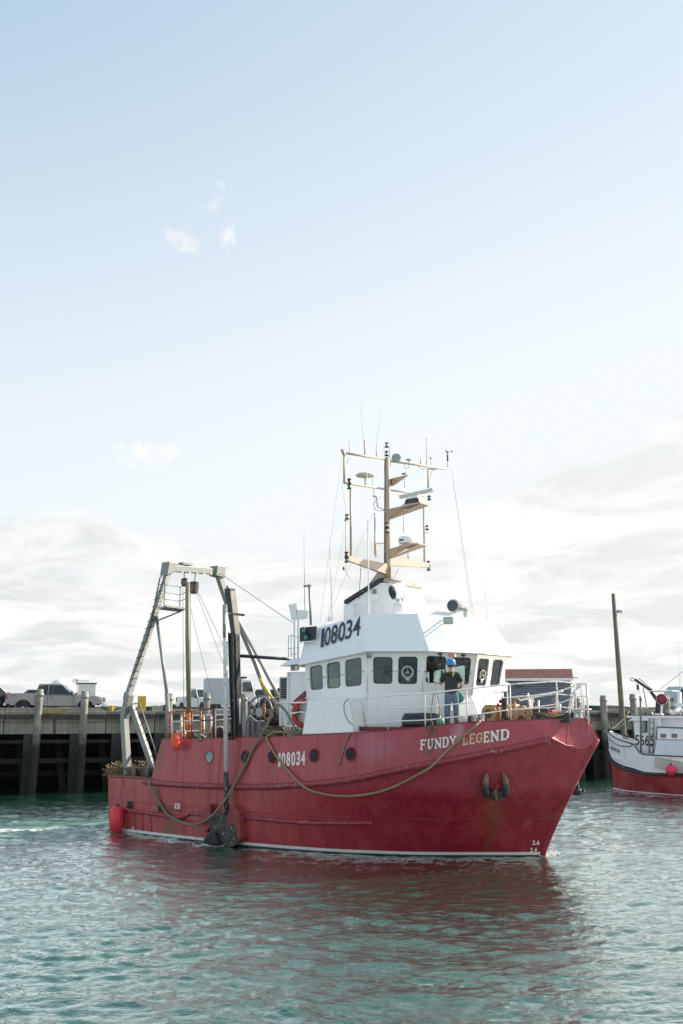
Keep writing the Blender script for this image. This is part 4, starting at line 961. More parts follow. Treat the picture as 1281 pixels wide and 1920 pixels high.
def holed_wall(bl, br, tr, tl, holes, th=.05, name='window_wall', glassm=None):
    """wall panel with real window openings; holes in (u0,v0,u1,v1)"""
    nrm = (br - bl).cross(tl - bl).normalized()
    ctr = V3(-3.4, 0, 4.5)
    if nrm.dot((bl + br + tr + tl) / 4 - ctr) < 0: nrm = -nrm
    def P(u, v): return (bl * (1 - u) + br * u) * (1 - v) + (tl * (1 - u) + tr * u) * v
    us = sorted({0, 1} | {h[0] for h in holes} | {h[2] for h in holes}); vs = sorted({0, 1} | {h[1] for h in holes} | {h[3] for h in holes})
    mb = MB()
    for i in range(len(us) - 1):
        for j in range(len(vs) - 1):
            cu, cv = (us[i] + us[i + 1]) / 2, (vs[j] + vs[j + 1]) / 2
            if any(h[0] < cu < h[2] and h[1] < cv < h[3] for h in holes): continue
            q = [P(us[i], vs[j]), P(us[i + 1], vs[j]), P(us[i + 1], vs[j + 1]), P(us[i], vs[j + 1])]
            mb.mi = 0; mb.add(q + [p - nrm * th for p in q], [(0, 1, 2, 3), (0, 1, 5, 4), (2, 3, 7, 6), (1, 2, 6, 5), (3, 0, 4, 7)]); mb.mi = 1; k0 = len(mb.v) - 4; mb.face((k0, k0 + 1, k0 + 2, k0 + 3)); mb.mi = 0
    # rounded corner fillets inside each opening
    W = (br - bl).length; H = (tl - bl).length
    for (u0, v0, u1, v1) in holes:
        for (cu, cv, su, sv) in ((u0, v0, 1, 1), (u1, v0, -1, 1), (u1, v1, -1, -1), (u0, v1, 1, -1)):
            r = .075; pts = [P(cu, cv)]
            for k in range(5):
                t = k * math.pi / 8; pts.append(P(cu + su * (r - r * math.sin(t)) / W, cv + sv * (r - r * math.cos(t)) / H))
            mb.prism([p - nrm * .002 for p in pts], -nrm * (th - .004))
    w = mb.build(name, [white, dark_inside], house)
    for (u0, v0, u1, v1) in holes:
        MB().prism([P(u0, v0) - nrm * .028, P(u1, v0) - nrm * .028, P(u1, v1) - nrm * .028, P(u0, v1) - nrm * .028], -nrm * .006).build('window_pane', glass, house)
        r = .075; ring = []
        for (cu, cv, su, sv, t0) in ((u0, v0, 1, 1, 180), (u1, v0, -1, 1, 270), (u1, v1, -1, -1, 0), (u0, v1, 1, -1, 90)):
            for k in range(5):
                t = R(t0 + k * 22.5); ring.append(P(cu + (su * r + r * math.cos(t)) / W, cv + (sv * r + r * math.sin(t)) / H) + nrm * .004)
        MB().path(ring, .010, 4, closed=True).build('window_gasket', gasket, house)
    return P, nrm, W, H
A_ = holed_wall(rBot[0], rBot[1], rTop[1], rTop[0], [(.08, .185, .28, .90), (.36, .185, .57, .895), (.66, .19, .91, .885)])
B_ = holed_wall(rBot[1], rBot[2], rTop[2], rTop[1], [(.12, .22, .45, .86), (.565, .22, .89, .87)])
C_ = holed_wall(rBot[2], rBot[3], rTop[3], rTop[2], [(.06, .26, .42, .90), (.54, .26, .90, .90)])
D_ = holed_wall(rBot[3], rBot[4], rTop[4], rTop[3], [(.10, .24, .42, .90), (.58, .24, .90, .90)])
for i in (4, 5): holed_wall(rBot[i], rBot[i + 1], rTop[i + 1], rTop[i], [(.1, .24, .44, .88), (.56, .24, .9, .88)])
holed_wall(rBot[6], rBot[7], rTop[7], rTop[6], [(.09, .185, .34, .88), (.43, .185, .64, .88), (.72, .185, .92, .88)])
holed_wall(rBot[7], rBot[0], rTop[0], rTop[7], [(.12, .3, .3, .8), (.62, .3, .86, .8)])
# clear-view screens, wipers
def cview(wall, u, v, r=.155):
    P, n, W, H = wall; c = P(u, v) + n * .012; a = (P(1, .5) - P(0, .5)).normalized(); b = n.cross(a).normalized(); o = MB()
    o.path([c + (a * math.cos(t * math.pi / 10) + b * math.sin(t * math.pi / 10)) * r for t in range(20)], .022, 6, closed=True)
    o.path([c + (a * math.cos(t * math.pi / 10) + b * math.sin(t * math.pi / 10)) * r * .86 for t in range(20)], .007, 4, closed=True)
    o.tube(c - n * .01, c + n * .025, .03); sg = 1 if b.z > 0 else -1
    o.bar(c - b * sg * r, c - b * sg * (r + .07), .10, .02, n)
    for t in (90, 210, 330): o.bar(c, c + (a * math.cos(R(t)) + b * math.sin(R(t))) * r, .008)
    o.build('clear_view_screen', paint('screen_ring', (.5, .5, .48), .35, metal=.3, bump=0), house)
cview(B_, .725, .50); cview(D_, .26, .50, .14)
for wl_, u in ((C_, .30), (C_, .74)):
    P, n, W, H = wl_; mb = MB(); c = P(u, .965) + n * .05; mb.box(c, (.10, .08, .05))
    for du in (.0, .06): mb.bar(c, P(u + du + .06, .55) + n * .05, .010)
    mb.bar(P(u + .08, .74) + n * .04, P(u + .13, .40) + n * .04, .014); mb.build('wiper', dark_steel, house)
for wl_, us in ((A_, (.05, .31, .335, .60, .635, .94)), (B_, (.09, .48, .53, .92)), (C_, (.03, .45, .51, .93)), (D_, (.07, .45))):
    for u in us: c = wl_[0](u, .52); MB().tube(c, c + wl_[1] * .02, .016, n=6).build('window_catch', gasket, house)
# lower walls of the house down to the deck, stepping outwards below the sill at the front
zd = 2.72; P0, P1, P2, P3 = rBot[0], rBot[1], rBot[2], rBot[3]
low = MB()
lb = [V3(p.x, p.y, zd) for p in rBot]; lt = [p.copy() for p in rBot]
for i in range(8):
    j = (i + 1) % 8; a, b, c, d = lb[i], lb[j], lt[j], lt[i]
    ctr = V3(-3.4, 0, 0); f = lambda p: V3(p.x + (ctr.x - p.x) * .02, p.y * .98, p.z)
    low.hexa([a, b, f(b), f(a), d, c, f(c), f(d)])
low.build('lower_wall', white, house)
# sill trim and corner posts
for i in range(3): MB().tube(rTop[i + 1], rBot[i + 1], .022, n=8).build('corner_bead', white, house)
for i in (1,): MB().tube(rBot[i + 1 - 1] + V3(0, -.01, 0), V3(rBot[i].x, rBot[i].y - .01, zd), .02).build('corner_bead', white, house)
# sloping front breast (sunlit) and salmon coaming at its foot
fr = MB(); q2 = V3(P2.x, P2.y, P2.z - .02); q3 = V3(P3.x, P3.y, P3.z - .02); q4 = mir(q3); q5 = mir(q2)
def out(p, dx, dy=0): s = 1 if p.y > 0 else -1; return V3(p.x + dx, p.y + s * dy, p.z)
up_ = [q2, q3, q4, q5]; md = [V3(P2.x + .02, P2.y - .03, 3.35), V3(P3.x + .42, P3.y - .12, 3.38), V3(P3.x + .42, -P3.y + .12, 3.38), V3(P2.x + .02, -P2.y + .03, 3.35)]
for i in range(3): fr.add([up_[i], up_[i + 1], md[i + 1], md[i]], [(0, 1, 2, 3)])
fr.build('front_breast', white, house)
co_ = MB(); lo_ = [V3(p.x + .01, p.y - .005 * (1 if p.y > 0 else -1), 2.7) for p in md]
for i in range(3): co_.add([md[i], md[i + 1], lo_[i + 1], lo_[i]], [(0, 1, 2, 3)])
co_.build('front_coaming', salmon, house)
# interior: floor, console, chairs and a chart box so that the windows look into a room
inter = paint('interior_wood', (.10, .06, .04), .6, bump=0); panelg = paint('interior_panel', (.25, .24, .22), .6, bump=0)
zf = 3.45
cl_ = [V3(-3.4 + (p.x + 3.4) * .96, p.y * .96, p.z - .02) for p in rTop]; MB().add(cl_ + [p - V3(0, 0, .03) for p in cl_], [tuple(range(8)), tuple(range(8, 16))[::-1]] + [(i, (i + 1) % 8, 8 + (i + 1) % 8, 8 + i) for i in range(8)]).build('cabin_ceiling', dark_inside, house)
MB().box((-3.6, 0, zf - .03), (3.6, 4.6, .05)).build('cabin_floor', inter, house)
for c_, d_, nm in (((-2.3, 0, zf + .40), (.45, 1.7, .8), 'console'), ((-2.3, .5, zf + .94), (.3, .55, .28), 'instrument_box'), ((-2.3, -.5, zf + .92), (.28, .4, .24), 'instrument_box'), ((-3.4, -1.7, zf + .45), (1.1, .45, .9), 'side_desk'), ((-4.9, -2.35, zf + .7), (.6, .4, 1.2), 'locker'), ((-4.0, 2.0, zf + .5), (1.4, .4, 1.0), 'side_desk')): MB().box(c_, d_).build(nm, inter, house)
mb = MB()
for y in (-.8, .9): mb.box((-3.0, y, zf + .62), (.5, .5, .14)); mb.box((-3.25, y, zf + 1.0), (.12, .46, .7)); mb.tube((-3.0, y, zf), (-3.0, y, zf + .55), .05)
mb.build('helm_chair', gasket, house)
mb = MB(); p_ = A_[0](.46, .32) - A_[1] * .10; mb.box(p_, (.42, .02, .26)); p_ = A_[0](.5, .1); mb.build('window_shelf', paint('shelf_wood', (.55, .38, .22), .6), house)
MB().box(A_[0](.20, .55) - A_[1] * .28, (.10, .05, .8)).build('curtain', panelg, house)
# aft lower house with its little hipped roof
ya = -2.42; xa0 = T(538, 1300, ya).x; 
mb = MB(); mb.hexa([(xa0, ya, zd), (Wt[0].x, ya, zd), (Wt[0].x, -ya, zd), (xa0, -ya, zd), (xa0, ya, 5.0), (Wt[0].x, ya, 5.0), (Wt[0].x, -ya, 5.0), (xa0, -ya, 5.0)]); mb.build('aft_house', white, house)
r0 = T(524, 1249, ya - .28); r1 = T(529, 1236, ya + .05); xe_ = Vl[0].x - .0
mb = MB(); yo = ya - .28; mb.hexa([(r0.x, yo, r0.z), (xe_ + .3, yo, r0.z + .09), (xe_ + .3, -yo, r0.z + .09), (r0.x, -yo, r0.z), (r0.x + .2, yo + .3, r0.z + .22), (xe_ + .3, yo + .3, r0.z + .30), (xe_ + .3, -yo - .3, r0.z + .30), (r0.x + .2, -yo - .3, r0.z + .22)]); mb.build('aft_roof', white, house)
p = T(552, 1253, ya - .03); mb = MB(); mb.box((p.x, ya - .06, p.z), (.14, .12, .15)); mb.build('junction_box', galv, house); MB().box((p.x + .12, ya - .05, p.z), (.09, .1, .13)).build('lamp_box', white, house)
MB().tube((T(541, 1300, ya - .02).x, ya - .02, 2.8), (T(541, 1300, ya - .02).x, ya - .02, 4.98), .035).build('corner_pipe', white, house)
# louvred vent standing aft of the house
lv = empty('louvred_vent'); lv.parent = ship; a = T(524, 1312, -1.9); b = T(538, 1269, -1.9)
MB().hexa([(a.x, -1.9, 2.3), (b.x + .04, -1.9, 2.3), (b.x + .04, -1.2, 2.3), (a.x, -1.2, 2.3), (a.x, -1.9, b.z), (b.x + .04, -1.9, b.z), (b.x + .04, -1.2, b.z), (a.x, -1.2, b.z)]).build('casing', white, lv)
MB().box(((a.x + b.x) / 2 + .02, -1.905, (a.z + b.z) / 2), (b.x - a.x - .06, .01, b.z - a.z - .06)).build('recess', gasket, lv)
for k in range(9): z = a.z + .05 + (b.z - a.z - .1) * k / 8; MB().hexa([(a.x + .03, -1.96, z - .02), (b.x, -1.96, z - .02), (b.x, -1.91, z + .01), (a.x + .03, -1.91, z + .01), (a.x + .03, -1.96, z - .01), (b.x, -1.96, z - .01), (b.x, -1.91, z + .02), (a.x + .03, -1.91, z + .02)]).build('slat', galv, lv)
# wing box: the slanted white casing that stands on the bulwark
wy = -3.46
c_ = [T(566, 1377.5, wy), T(661, 1375, wy), T(652, 1309, wy + .1), T(577, 1314, wy + .1)]
mb = MB(); mb.prism(c_, (0, .62, 0)); mb.build('side_casing', white, ship, bevel=.03)
# hose hoop at the forward end of the casing
hz = [T(x, y, -3.52) for x, y in ((654, 1311), (647, 1316), (645, 1326), (648, 1342), (655, 1354), (661, 1358))]; MB().path(catmull(hz, 4), .015, 5).build('casing_hose', galv, ship)
mb = MB(); mb.path(catmull([T(x, y, -3.30) for x, y in ((652, 1309), (657, 1316), (659, 1330), (661, 1350), (662, 1374))], 3), .03, 6); mb.build('casing_edge', white_rusty, ship)
# visor number, navy
xs = [600, 609.5, 621, 634, 647.5, 661, 677.5]
def vline(x, top): 
    u = (x - 600) / (677 - 600); return (1180 - 26 * u) if top else (1215 - 24.5 * u)
ws = [(601, 607.5), (608.5, 619.5), (620.5, 632.5), (634, 647), (648, 660), (661.5, 676)]
for k, ch in enumerate('108034'):
    x0, x1 = ws[k]; sh_ = 3.2
    if ch == '1': x0 += 1.0; x1 -= .2
    lettering('visor_number', text_mesh(ch, .012), [(x0 - sh_ * .3, vline(x0, 0)), (x1 - sh_ * .3, vline(x1, 0)), (x1 + sh_ * .6, vline(x1, 1)), (x0 + sh_ * .6, vline(x0, 1))], vh, text_blue, house, .004)
# sidelight board with green lamps
sl = empty('sidelight_board'); sl.parent = ship; yb_ = -2.86
q = [T(562, 1203, yb_), T(590, 1199, yb_), T(593, 1174, yb_), T(562, 1177, yb_)]
MB().prism(q, (0, .04, 0)).build('board', paint('board_black', (.016, .018, .022), .5, bump=0), sl)
for x, y, g_ in ((569.5, 1182, 1), (573.5, 1195, 0)):
    c = T(x, y, yb_ - .09); mb = MB(); mb.lathe([(.055, -.10), (.06, -.08), (.05, -.075)], c, n=12); mb.lathe([(.05, .06), (.06, .065), (.055, .09), (.02, .10)], c, n=12); lb_ = mb.build('lamp_cap', gasket, sl)
    lm = lens_lit if False else lens_green; MB().lathe([(.048, -.075), (.05, -.02), (.048, .06)], c, n=12).build('green_lens', lens_green if not g_ else None or lens_green, sl)
MB().box(T(576, 1203.5, yb_ - .04), (.62, .12, .02)).build('shelf', white, sl)
# low ridged hatch along the front edge of the roof
a = Vu[2].lerp(Vu[3], .03); b = Vu[2].lerp(Vu[3], .97); dd_ = (b - a).normalized(); nn_ = V3(-dd_.y, dd_.x, 0)
MB().prism([a + nn_ * .06 - V3(0, 0, .1), a + nn_ * .32 + V3(0, 0, .14), a + nn_ * .60 - V3(0, 0, .1)], b - a).build('roof_hatch', white, house)
# ============================================================ MAST
def SX(px, py, x=-5.0): return S_(px, py, x)
mast = empty('mast'); mast.parent = ship
XM = -5.0
# funnel-like casing the mast stands on (white, sloping black cap)
yc = -.62
A0, A1, A2, A3 = T(653, 1131, yc), T(714, 1092, yc), T(748, 1092, yc), T(757, 1100, yc)
zb_ = 6.35
cas = MB()
side = [V3(A0.x, yc, zb_), V3(A0.x, yc, A0.z), V3(A1.x, yc, A1.z), V3(A2.x, yc, A2.z), V3(A2.x + .15, yc, A2.z - .6), V3(A2.x + .18, yc, zb_)]
cas.prism(side, (0, -2 * yc, 0)); cas.build('casing', white, mast, bevel=.02)
cap = MB(); e = .07
cap.prism([V3(A0.x - .12, yc - e, A0.z - .02), V3(A1.x, yc - e, A1.z), V3(A1.x + .12, yc - e, A1.z + .12), V3(A1.x, yc - e, A1.z + .13), V3(A0.x - .1, yc - e, A0.z + .10)], (0, -2 * yc + 2 * e, 0)); cap.build('casing_cap', black, mast)
MB().hexa([V3(A1.x + .12, yc - e, A1.z + .02), V3(A2.x + .1, yc - e, A2.z - .06), V3(A2.x + .1, -yc + e, A2.z - .06), V3(A1.x + .12, -yc + e, A1.z + .02), V3(A1.x + .12, yc + .05, A1.z + .13), V3(A2.x, yc + .15, A2.z + .06), V3(A2.x, -yc - .15, A2.z + .06), V3(A1.x + .12, -yc - .05, A1.z + .13)]).build('casing_top', paint('speckled_cap', (.40, .34, .27), .6, chip=(.12, .1, .09), chipamt=.3), mast)
MB().box((T(703, 1109, yc).x, yc - .04, T(703, 1109, yc).z), (.11, .06, .13)).build('socket_box', galv, mast); MB().box((T(705, 1121, yc).x, yc - .06, T(705, 1121, yc).z), (.22, .12, .18)).build('junction_box', white, mast)
MB().box((A0.x + .15, yc - .05, 6.85), (.40, .3, .5)).build('vent_box', white, mast, bevel=.05)
# lower fairing and tapered column
f0, f1, f2 = SX(692, 1098), SX(721, 1060), SX(738, 1085)
MB().prism([V3(T(690, 1100, 0).x, -.05, T(690, 1100, 0).z), V3(T(717, 1063, 0).x, -.05, T(717, 1063, 0).z), V3(T(735, 1063, 0).x, -.05, T(735, 1063, 0).z), V3(T(735, 1095, 0).x, -.05, T(735, 1095, 0).z)], (0, .10, 0)).build('gusset', cream, mast)
pb, pt = SX(728, 1092), SX(725, 860); pt.y = pb.y = (pt.y + pb.y) / 2 * 0 - .0
MX = T(727, 1090, 0).x
base_ = V3(MX, 0, T(727, 1092, 0).z); top_ = V3(MX + .03, 0, T(726.5, 858, 0).z)
MB().path([base_, base_.lerp(top_, .3), base_.lerp(top_, .75), top_], [.115, .115, .10, .085], 12).build('column', cream, mast)
def MXp(px, py, x=None): return S_(px, py, MX if x is None else x)     # on the athwartships plane of the mast
# main yard (lower) : tapered box arm to both sides
l0, l1 = MXp(652, 1046), MXp(806, 1059); c_0 = V3(MX, 0, (l0.z + l1.z) / 2)
for e_ in (l0, l1):
    z0 = e_.z; s_ = 1 if e_.y > 0 else -1
    MB().hexa([V3(MX - .07, s_ * .08, z0 - .30), V3(MX + .07, s_ * .08, z0 - .30), V3(MX + .05, e_.y, z0 - .09), V3(MX - .05, e_.y, z0 - .09), V3(MX - .07, s_ * .08, z0 + .04), V3(MX + .07, s_ * .08, z0 + .04), V3(MX + .05, e_.y, z0 + .04), V3(MX - .05, e_.y, z0 + .04)]).build('lower_yard', cream, mast)
def mtube(name, pts, r, mat=cream, n=7, x=None): 
    P_ = [MXp(a, b, x) for a, b in pts]; return MB().path(P_, r, n).build(name, mat, mast)
# uprights and upper yards
mtube('upright', [(658, 1042), (657.5, 908)], .035); mtube('upright', [(645.5, 906), (645.5, 852)], .035); mtube('upright', [(796, 1056), (795, 950)], .035); mtube('upright', [(803, 915), (803, 878)], .032)
mtube('middle_yard', [(645, 905), (662, 908), (722, 917)], .032); mtube('middle_yard', [(731, 919), (765, 923), (797, 931)], .032)
mtube('upper_yard', [(650, 850), (722, 861)], .035); mtube('upper_yard', [(735, 865), (800, 874), (806, 875)], .035); mtube('upper_yard', [(803, 879), (846, 878.5)], .03)
mtube('yard_elbow', [(641, 843), (647, 855)], .05)
# forward brackets: radar shelves, camera bracket  (point forward along +x)
def bracket(name, z, L, w, h, mat=cream, drop=.28):
    mb = MB(); mb.hexa([V3(MX + .06, -.05, z - h), V3(MX + .10, -.05, z - h), V3(MX + .10, .05, z - h), V3(MX + .06, .05, z - h), V3(MX + .06, -.06, z), V3(MX + L * .55, -w, z), V3(MX + L * .55, w, z), V3(MX + .06, .06, z)])
    mb.hexa([V3(MX + L * .5, -w, z - .10), V3(MX + L, -w, z - .07), V3(MX + L, w, z - .07), V3(MX + L * .5, w, z - .10), V3(MX + L * .5, -w, z + .01), V3(MX + L, -w, z + .01), V3(MX + L, w, z + .01), V3(MX + L * .5, w, z + .01)]); return mb.build(name, mat, mast)
def fwd(px, py): return T(px, py, 0)
def shelf(name, pw, tipl, tipr, th=.05):
    """triangular web from the column (pw = pixel heights at the column) out to a flat shelf"""
    r_ = fwd(724, pw[0]); rb = fwd(724, pw[1]); a = fwd(*tipl); b = fwd(*tipr); w = .24
    mb = MB(); z = (a.z + b.z) / 2
    mb.hexa([V3(MX, -.03, rb.z), V3(MX + .02, -.03, rb.z), V3(MX + .02, .03, rb.z), V3(MX, .03, rb.z), V3(MX, -.16, r_.z), V3(a.x, -w, z - .04), V3(a.x, w, z - .04), V3(MX, .16, r_.z)])
    mb.hexa([V3(a.x, -w, z - .08), V3(b.x, -w, z - .04), V3(b.x, w, z - .04), V3(a.x, w, z - .08), V3(a.x, -w, z), V3(b.x, -w, z), V3(b.x, w, z), V3(a.x, w, z)])
    mb.add([V3(MX + .02, -.03, rb.z), V3(MX + .02, .03, rb.z), V3(b.x, w, z - .05), V3(b.x, -w, z - .05)], [(0, 1, 2, 3)])
    mb.build(name, cream, mast); return a, b, z
a1, b1, z1 = shelf('radar_shelf', (958, 976), (762, 948), (796, 944))
a2, b2, z2 = shelf('radar_shelf', (1033, 1050), (757, 1022), (792, 1021))
MB().hexa([fwd(727, 912) + V3(0, -.04, 0), fwd(738, 910) + V3(0, -.04, 0), fwd(738, 910) + V3(0, .04, 0), fwd(727, 912) + V3(0, .04, 0), fwd(726, 900) + V3(0, -.05, 0), fwd(764, 891) + V3(0, -.05, 0), fwd(764, 891) + V3(0, .05, 0), fwd(726, 900) + V3(0, .05, 0)]).build('camera_bracket', paint('rusty_cream', (.50, .36, .26), .6, rust=.6), mast)
MB().box(fwd(758, 890) + V3(0, 0, .03), (.16, .06, .05)).build('camera', galv, mast)
MB().tube(fwd(758, 893), fwd(758.5, 915) , .008, n=5).build('camera_cable', wire, mast)
# open array radar: motor housing and long scanner bar
rc = (a1 + b1) / 2; rc.z = z1
MB().hexa([V3(rc.x - .30, -.2, z1), V3(rc.x + .26, -.2, z1), V3(rc.x + .26, .2, z1), V3(rc.x - .30, .2, z1), V3(rc.x - .26, -.16, z1 + .17), V3(rc.x + .22, -.16, z1 + .17), V3(rc.x + .22, .16, z1 + .17), V3(rc.x - .26, .16, z1 + .17)]).build('radar_motor', dark_steel, mast, bevel=.02)
MB().hexa([V3(rc.x - .26, -.17, z1 + .17), V3(rc.x + .2, -.17, z1 + .17), V3(rc.x + .2, .17, z1 + .17), V3(rc.x - .26, .17, z1 + .17), V3(rc.x - .2, -.1, z1 + .27), V3(rc.x + .12, -.1, z1 + .27), V3(rc.x + .12, .1, z1 + .27), V3(rc.x - .2, .1, z1 + .27)]).build('radar_gearbox', white, mast, bevel=.02)
zr2 = z1 + .33; ra = SF.Z(737, 935, zr2); rb_ = SF.Z(827, 915, zr2); rm_ = (ra + rb_) / 2; dd2 = (rb_ - ra).normalized() * .72
MB().bar(rm_ - dd2 * 1.0, rm_ + dd2 * 1.0, .10, .11).build('radar_scanner', paint('radar_grey', (.62, .63, .57), .4, bump=0), mast, bevel=.015)
MB().tube(V3(rc.x, 0, z1 + .2), V3(rm_.x, rm_.y, zr2 - .04), .05).build('radar_shaft', white, mast)
# small radome
rc2 = (a2 + b2) / 2 + V3(-.12, 0, 0); rd = MB(); rd.lathe([(.10, .0), (.12, .05), (.24, .06), (.27, .10), (.27, .20), (.25, .25), (.18, .28), (.02, .29)], (rc2.x - .10, 0, z2), n=24); rd.build('radome', white, mast)
MB().box((rc2.x - .12, -.268, z2 + .14), (.16, .012, .05)).build('radome_mark', text_blue, mast)
# navigation lamps
def lamp(px, py, cols, x=None, r=.058, h=.20, bracket_=None, P_=None):
    p = P_ if P_ is not None else MXp(px, py, x); l = []
    z = 0; hs = h / 2 if len(cols) == 1 else h
    mb = MB(); zz = 0
    for c in cols:
        MB().lathe([(r * .82, zz + .025), (r * .86, zz + .06), (r * .82, zz + .125)], p, n=12).build('lamp_lens', c, mast)
        MB().lathe([(r, zz), (r * 1.25, zz + .01), (r * 1.2, zz + .03), (r * .8, zz + .035)], p, n=12).build('lamp_base', gasket, mast); MB().lathe([(r * .8, zz + .12), (r * 1.15, zz + .125), (r * 1.05, zz + .15), (r * .4, zz + .17)], p, n=12).build('lamp_cap', gasket, mast); zz += .165
lamp(655, 917, [lens_green, lens_red]); lamp(650, 1055, [lens_green, lens_red]); lamp(804, 1070, [lens_green, lens_red]); lamp(805, 938, [lens_green])
lamp(651, 974, [lens_clear]); lamp(801, 994, [lens_clear]); lamp(725.5, 839, [lens_clear]); lamp(725.5, 855, [lens_clear])
lamp(735, 1000, [lens_clear, lens_clear], P_=V3(MX + .12, -.16, fwd(735, 1000).z))
mb = MB()
for px in (720.5, 730.5): mb.tube(MXp(px, 857), MXp(px, 837), .007, n=4)
mb.build('lamp_cage', gasket, mast)
mtube('lamp_bracket', [(658, 979), (645, 975)], .018); mtube('lamp_bracket', [(796, 1000), (808, 995)], .018)
# floodlight horn, satellite disc, antennas
h0 = MXp(740, 861); MB().lathe([(.05, -.28), (.05, -.1), (.09, -.03), (.14, .06), (.15, .07)], V3(h0.x + .1, h0.y - .05, h0.z), V3(.55, -.8, 0), 16).build('horn', paint('horn_grey', (.26, .33, .34), .4), mast)
MB().lathe([(.05, 0), (.07, .02), (.055, .2)], MXp(730, 868), (0, 0, 1), 10).build('horn_mount', paint('horn_grey', (.26, .33, .34), .4), mast)
MB().lathe([(.05, -.02), (.28, .0), (.30, .03), (.26, .07), (.05, .09)], MXp(685, 893), n=24).build('satellite_disc', paint('disc_cream', (.62, .60, .50), .4, bump=0), mast)
mtube('disc_post', [(685, 894), (685, 910)], .022)
MB().lathe([(.11, 0), (.12, .02), (.08, .035), (.02, .04)], MXp(766.5, 862.5), n=16).build('gps_disc', paint('disc_cream', (.62, .60, .50), .4, bump=0), mast); mtube('gps_post', [(766.5, 862), (766.5, 869)], .018)
for px, y0, y1, r in ((655, 850, 821, .009), (684, 858, 825, .022), (800, 872, 820, .012), (789, 870, 860, .018), (808, 872, 860, .010), (706, 860, 835, .015), (703, 1040, 962, .022), (757, 1000, 965, .012), (705, 1045, 1018, .02)): mtube('antenna', [(px, y0), (px, y1)], r, n=6)
mtube('antenna', [(706, 836), (714.5, 767)], .005, n=4); mtube('antenna', [(682, 835), (676, 760)], .005, n=4)
MB().lathe([(.06, 0), (.065, .02), (.05, .04)], MXp(808, 859.5), n=10).build('gps_cap', white, mast)
MB().lathe([(.065, 0), (.07, .02), (.07, .13), (.05, .18), (.01, .19)], MXp(767, 1049), n=12).build('beacon', white, mast)
for pl_, r9 in ((((700, 930), (706, 932)), .02), (((706, 932), (708, 950), (720, 956)), .015), (((703, 1020), (724, 1018)), .012)): MB().path([MXp(*q) for q in pl_], r9, 5).build('antenna_clamp', gasket, mast)
mb = MB(); mb.path([MXp(*q) for q in ((697, 892), (704, 945))], .008, 4); mb.build('red_whip', red_gloss, mast)
# wind vane and cup anemometer on the port end of the yard
an = MXp(840, 878); mb = MB(); mb.tube(an, MXp(839.5, 862), .012, n=5); mb.tube(MXp(839.5, 864), MXp(839.5, 852), .03, n=6)
c = MXp(841, 847)
for t in (20, 140, 260): mb.bar(c, c + V3(math.cos(R(t)), math.sin(R(t)), 0) * .11, .01); mb.ball(c + V3(math.cos(R(t)), math.sin(R(t)), 0) * .12, .032, 8, 5)
mb.tube(c, MXp(839.5, 853), .01); mb.build('anemometer', gasket, mast)
mb = MB(); mb.bar(MXp(830, 849), MXp(840, 851), .012); mb.box(MXp(831.5, 852), (.02, .03, .16)); mb.build('wind_vane', white, mast)
# cables up the mast
mb = MB()
for dxp in (-5.5, -4.2): mb.path(catmull([MXp(727 + dxp + rr.uniform(-.4, .4), 860 + 20 * k) - V3(0, 0, 0) for k in range(11)], 2), .013, 5)
mb.build('cable_bundle', gasket, mast)
for pl in (((757, 869), (760, 877), (766, 877), (767, 870)), ((785, 874), (790, 879), (799, 878)), ((815, 880), (809, 885), (806, 896)), ((655, 858), (651, 867), (648, 868)), ((733, 868), (730, 885), (722, 896)), ((722, 957), (706, 957), (700, 945), (704, 940)), ((650, 1060), (648, 1072), (655, 1083), (657, 1085))):
    MB().path(catmull([MXp(*q) for q in pl], 4), .009, 4).build('cable', gasket, mast)
MB().ball(MXp(644.5, 1066), (.03, .03, .06), 8, 6).build('hanging_shackle', gasket, mast)
# strengthen: halyards / stays
def stay(name, a, b, r=.0035, mat=wire, drop=0.0, lab=None):
    o = MB().path(sag(a, b, drop, 8) if drop else [a, b], r, 4).build(name, mat, mast if lab is None else None, None if lab is None else SM); return o
roofz = ringU[0].z
stay('stay_wire', MXp(641, 856), T(600, 1168, -2.4)); stay('stay_wire', MXp(645, 1000), T(617, 1150, -2.4)); stay('stay_wire', MXp(714, 930), T(607, 1175, -2.4)); stay('stay_wire', MXp(847, 880), T(889, 1158, .9)); stay('stay_wire', MXp(847, 880), T(884, 1150, .4))
stay('stay_wire', MXp(677, 1062), T(673, 1125, -.6), .009, maroon); stay('stay_wire', MXp(748, 1066), T(738, 1085, 0), .009, maroon)
stay('stay_wire', MXp(641, 905), MXp(649, 963))
MB().path([MXp(648, 1040), MXp(648, 967)], .008, 4).build('whip_aerial', gasket, mast)
# ---- tall antennas standing on the wheelhouse roof
def whip(px0, py0, px1, py1, y, r, name='whip_antenna', mat=white, label=None):
    a = T(px0, py0, y); b = T(px1, py1, y); o = MB(); o.path([a, a.lerp(b, .5), b], [r, r * .8, r * .35], 6); return o.build(name, mat, ship)
whip(692, 1152, 688, 870, -1.6, .020); whip(623, 1165, 617, 974, -2.2, .016); whip(572, 1160, 570, 1000, -1.2, .012, mat=galv); whip(914, 1166, 909.5, 1076, .4, .018); whip(776, 1149, 773, 1120, -1.2, .006)
mb = MB(); a = T(583, 1172, -1.8); b = T(580, 1098, -1.8); mb.path([a, b], .035, 8); mb.box(b, (.10, .10, .06)); mb.box(T(573, 1099, -1.8), (.09, .09, .06)); mb.bar(b, T(573, 1099, -1.8), .03); mb.build('antenna_post', galv, ship)
MB().tube(T(617, 1165, -2.2), T(618.5, 1156, -2.2), .04).build('antenna_socket', white, ship)
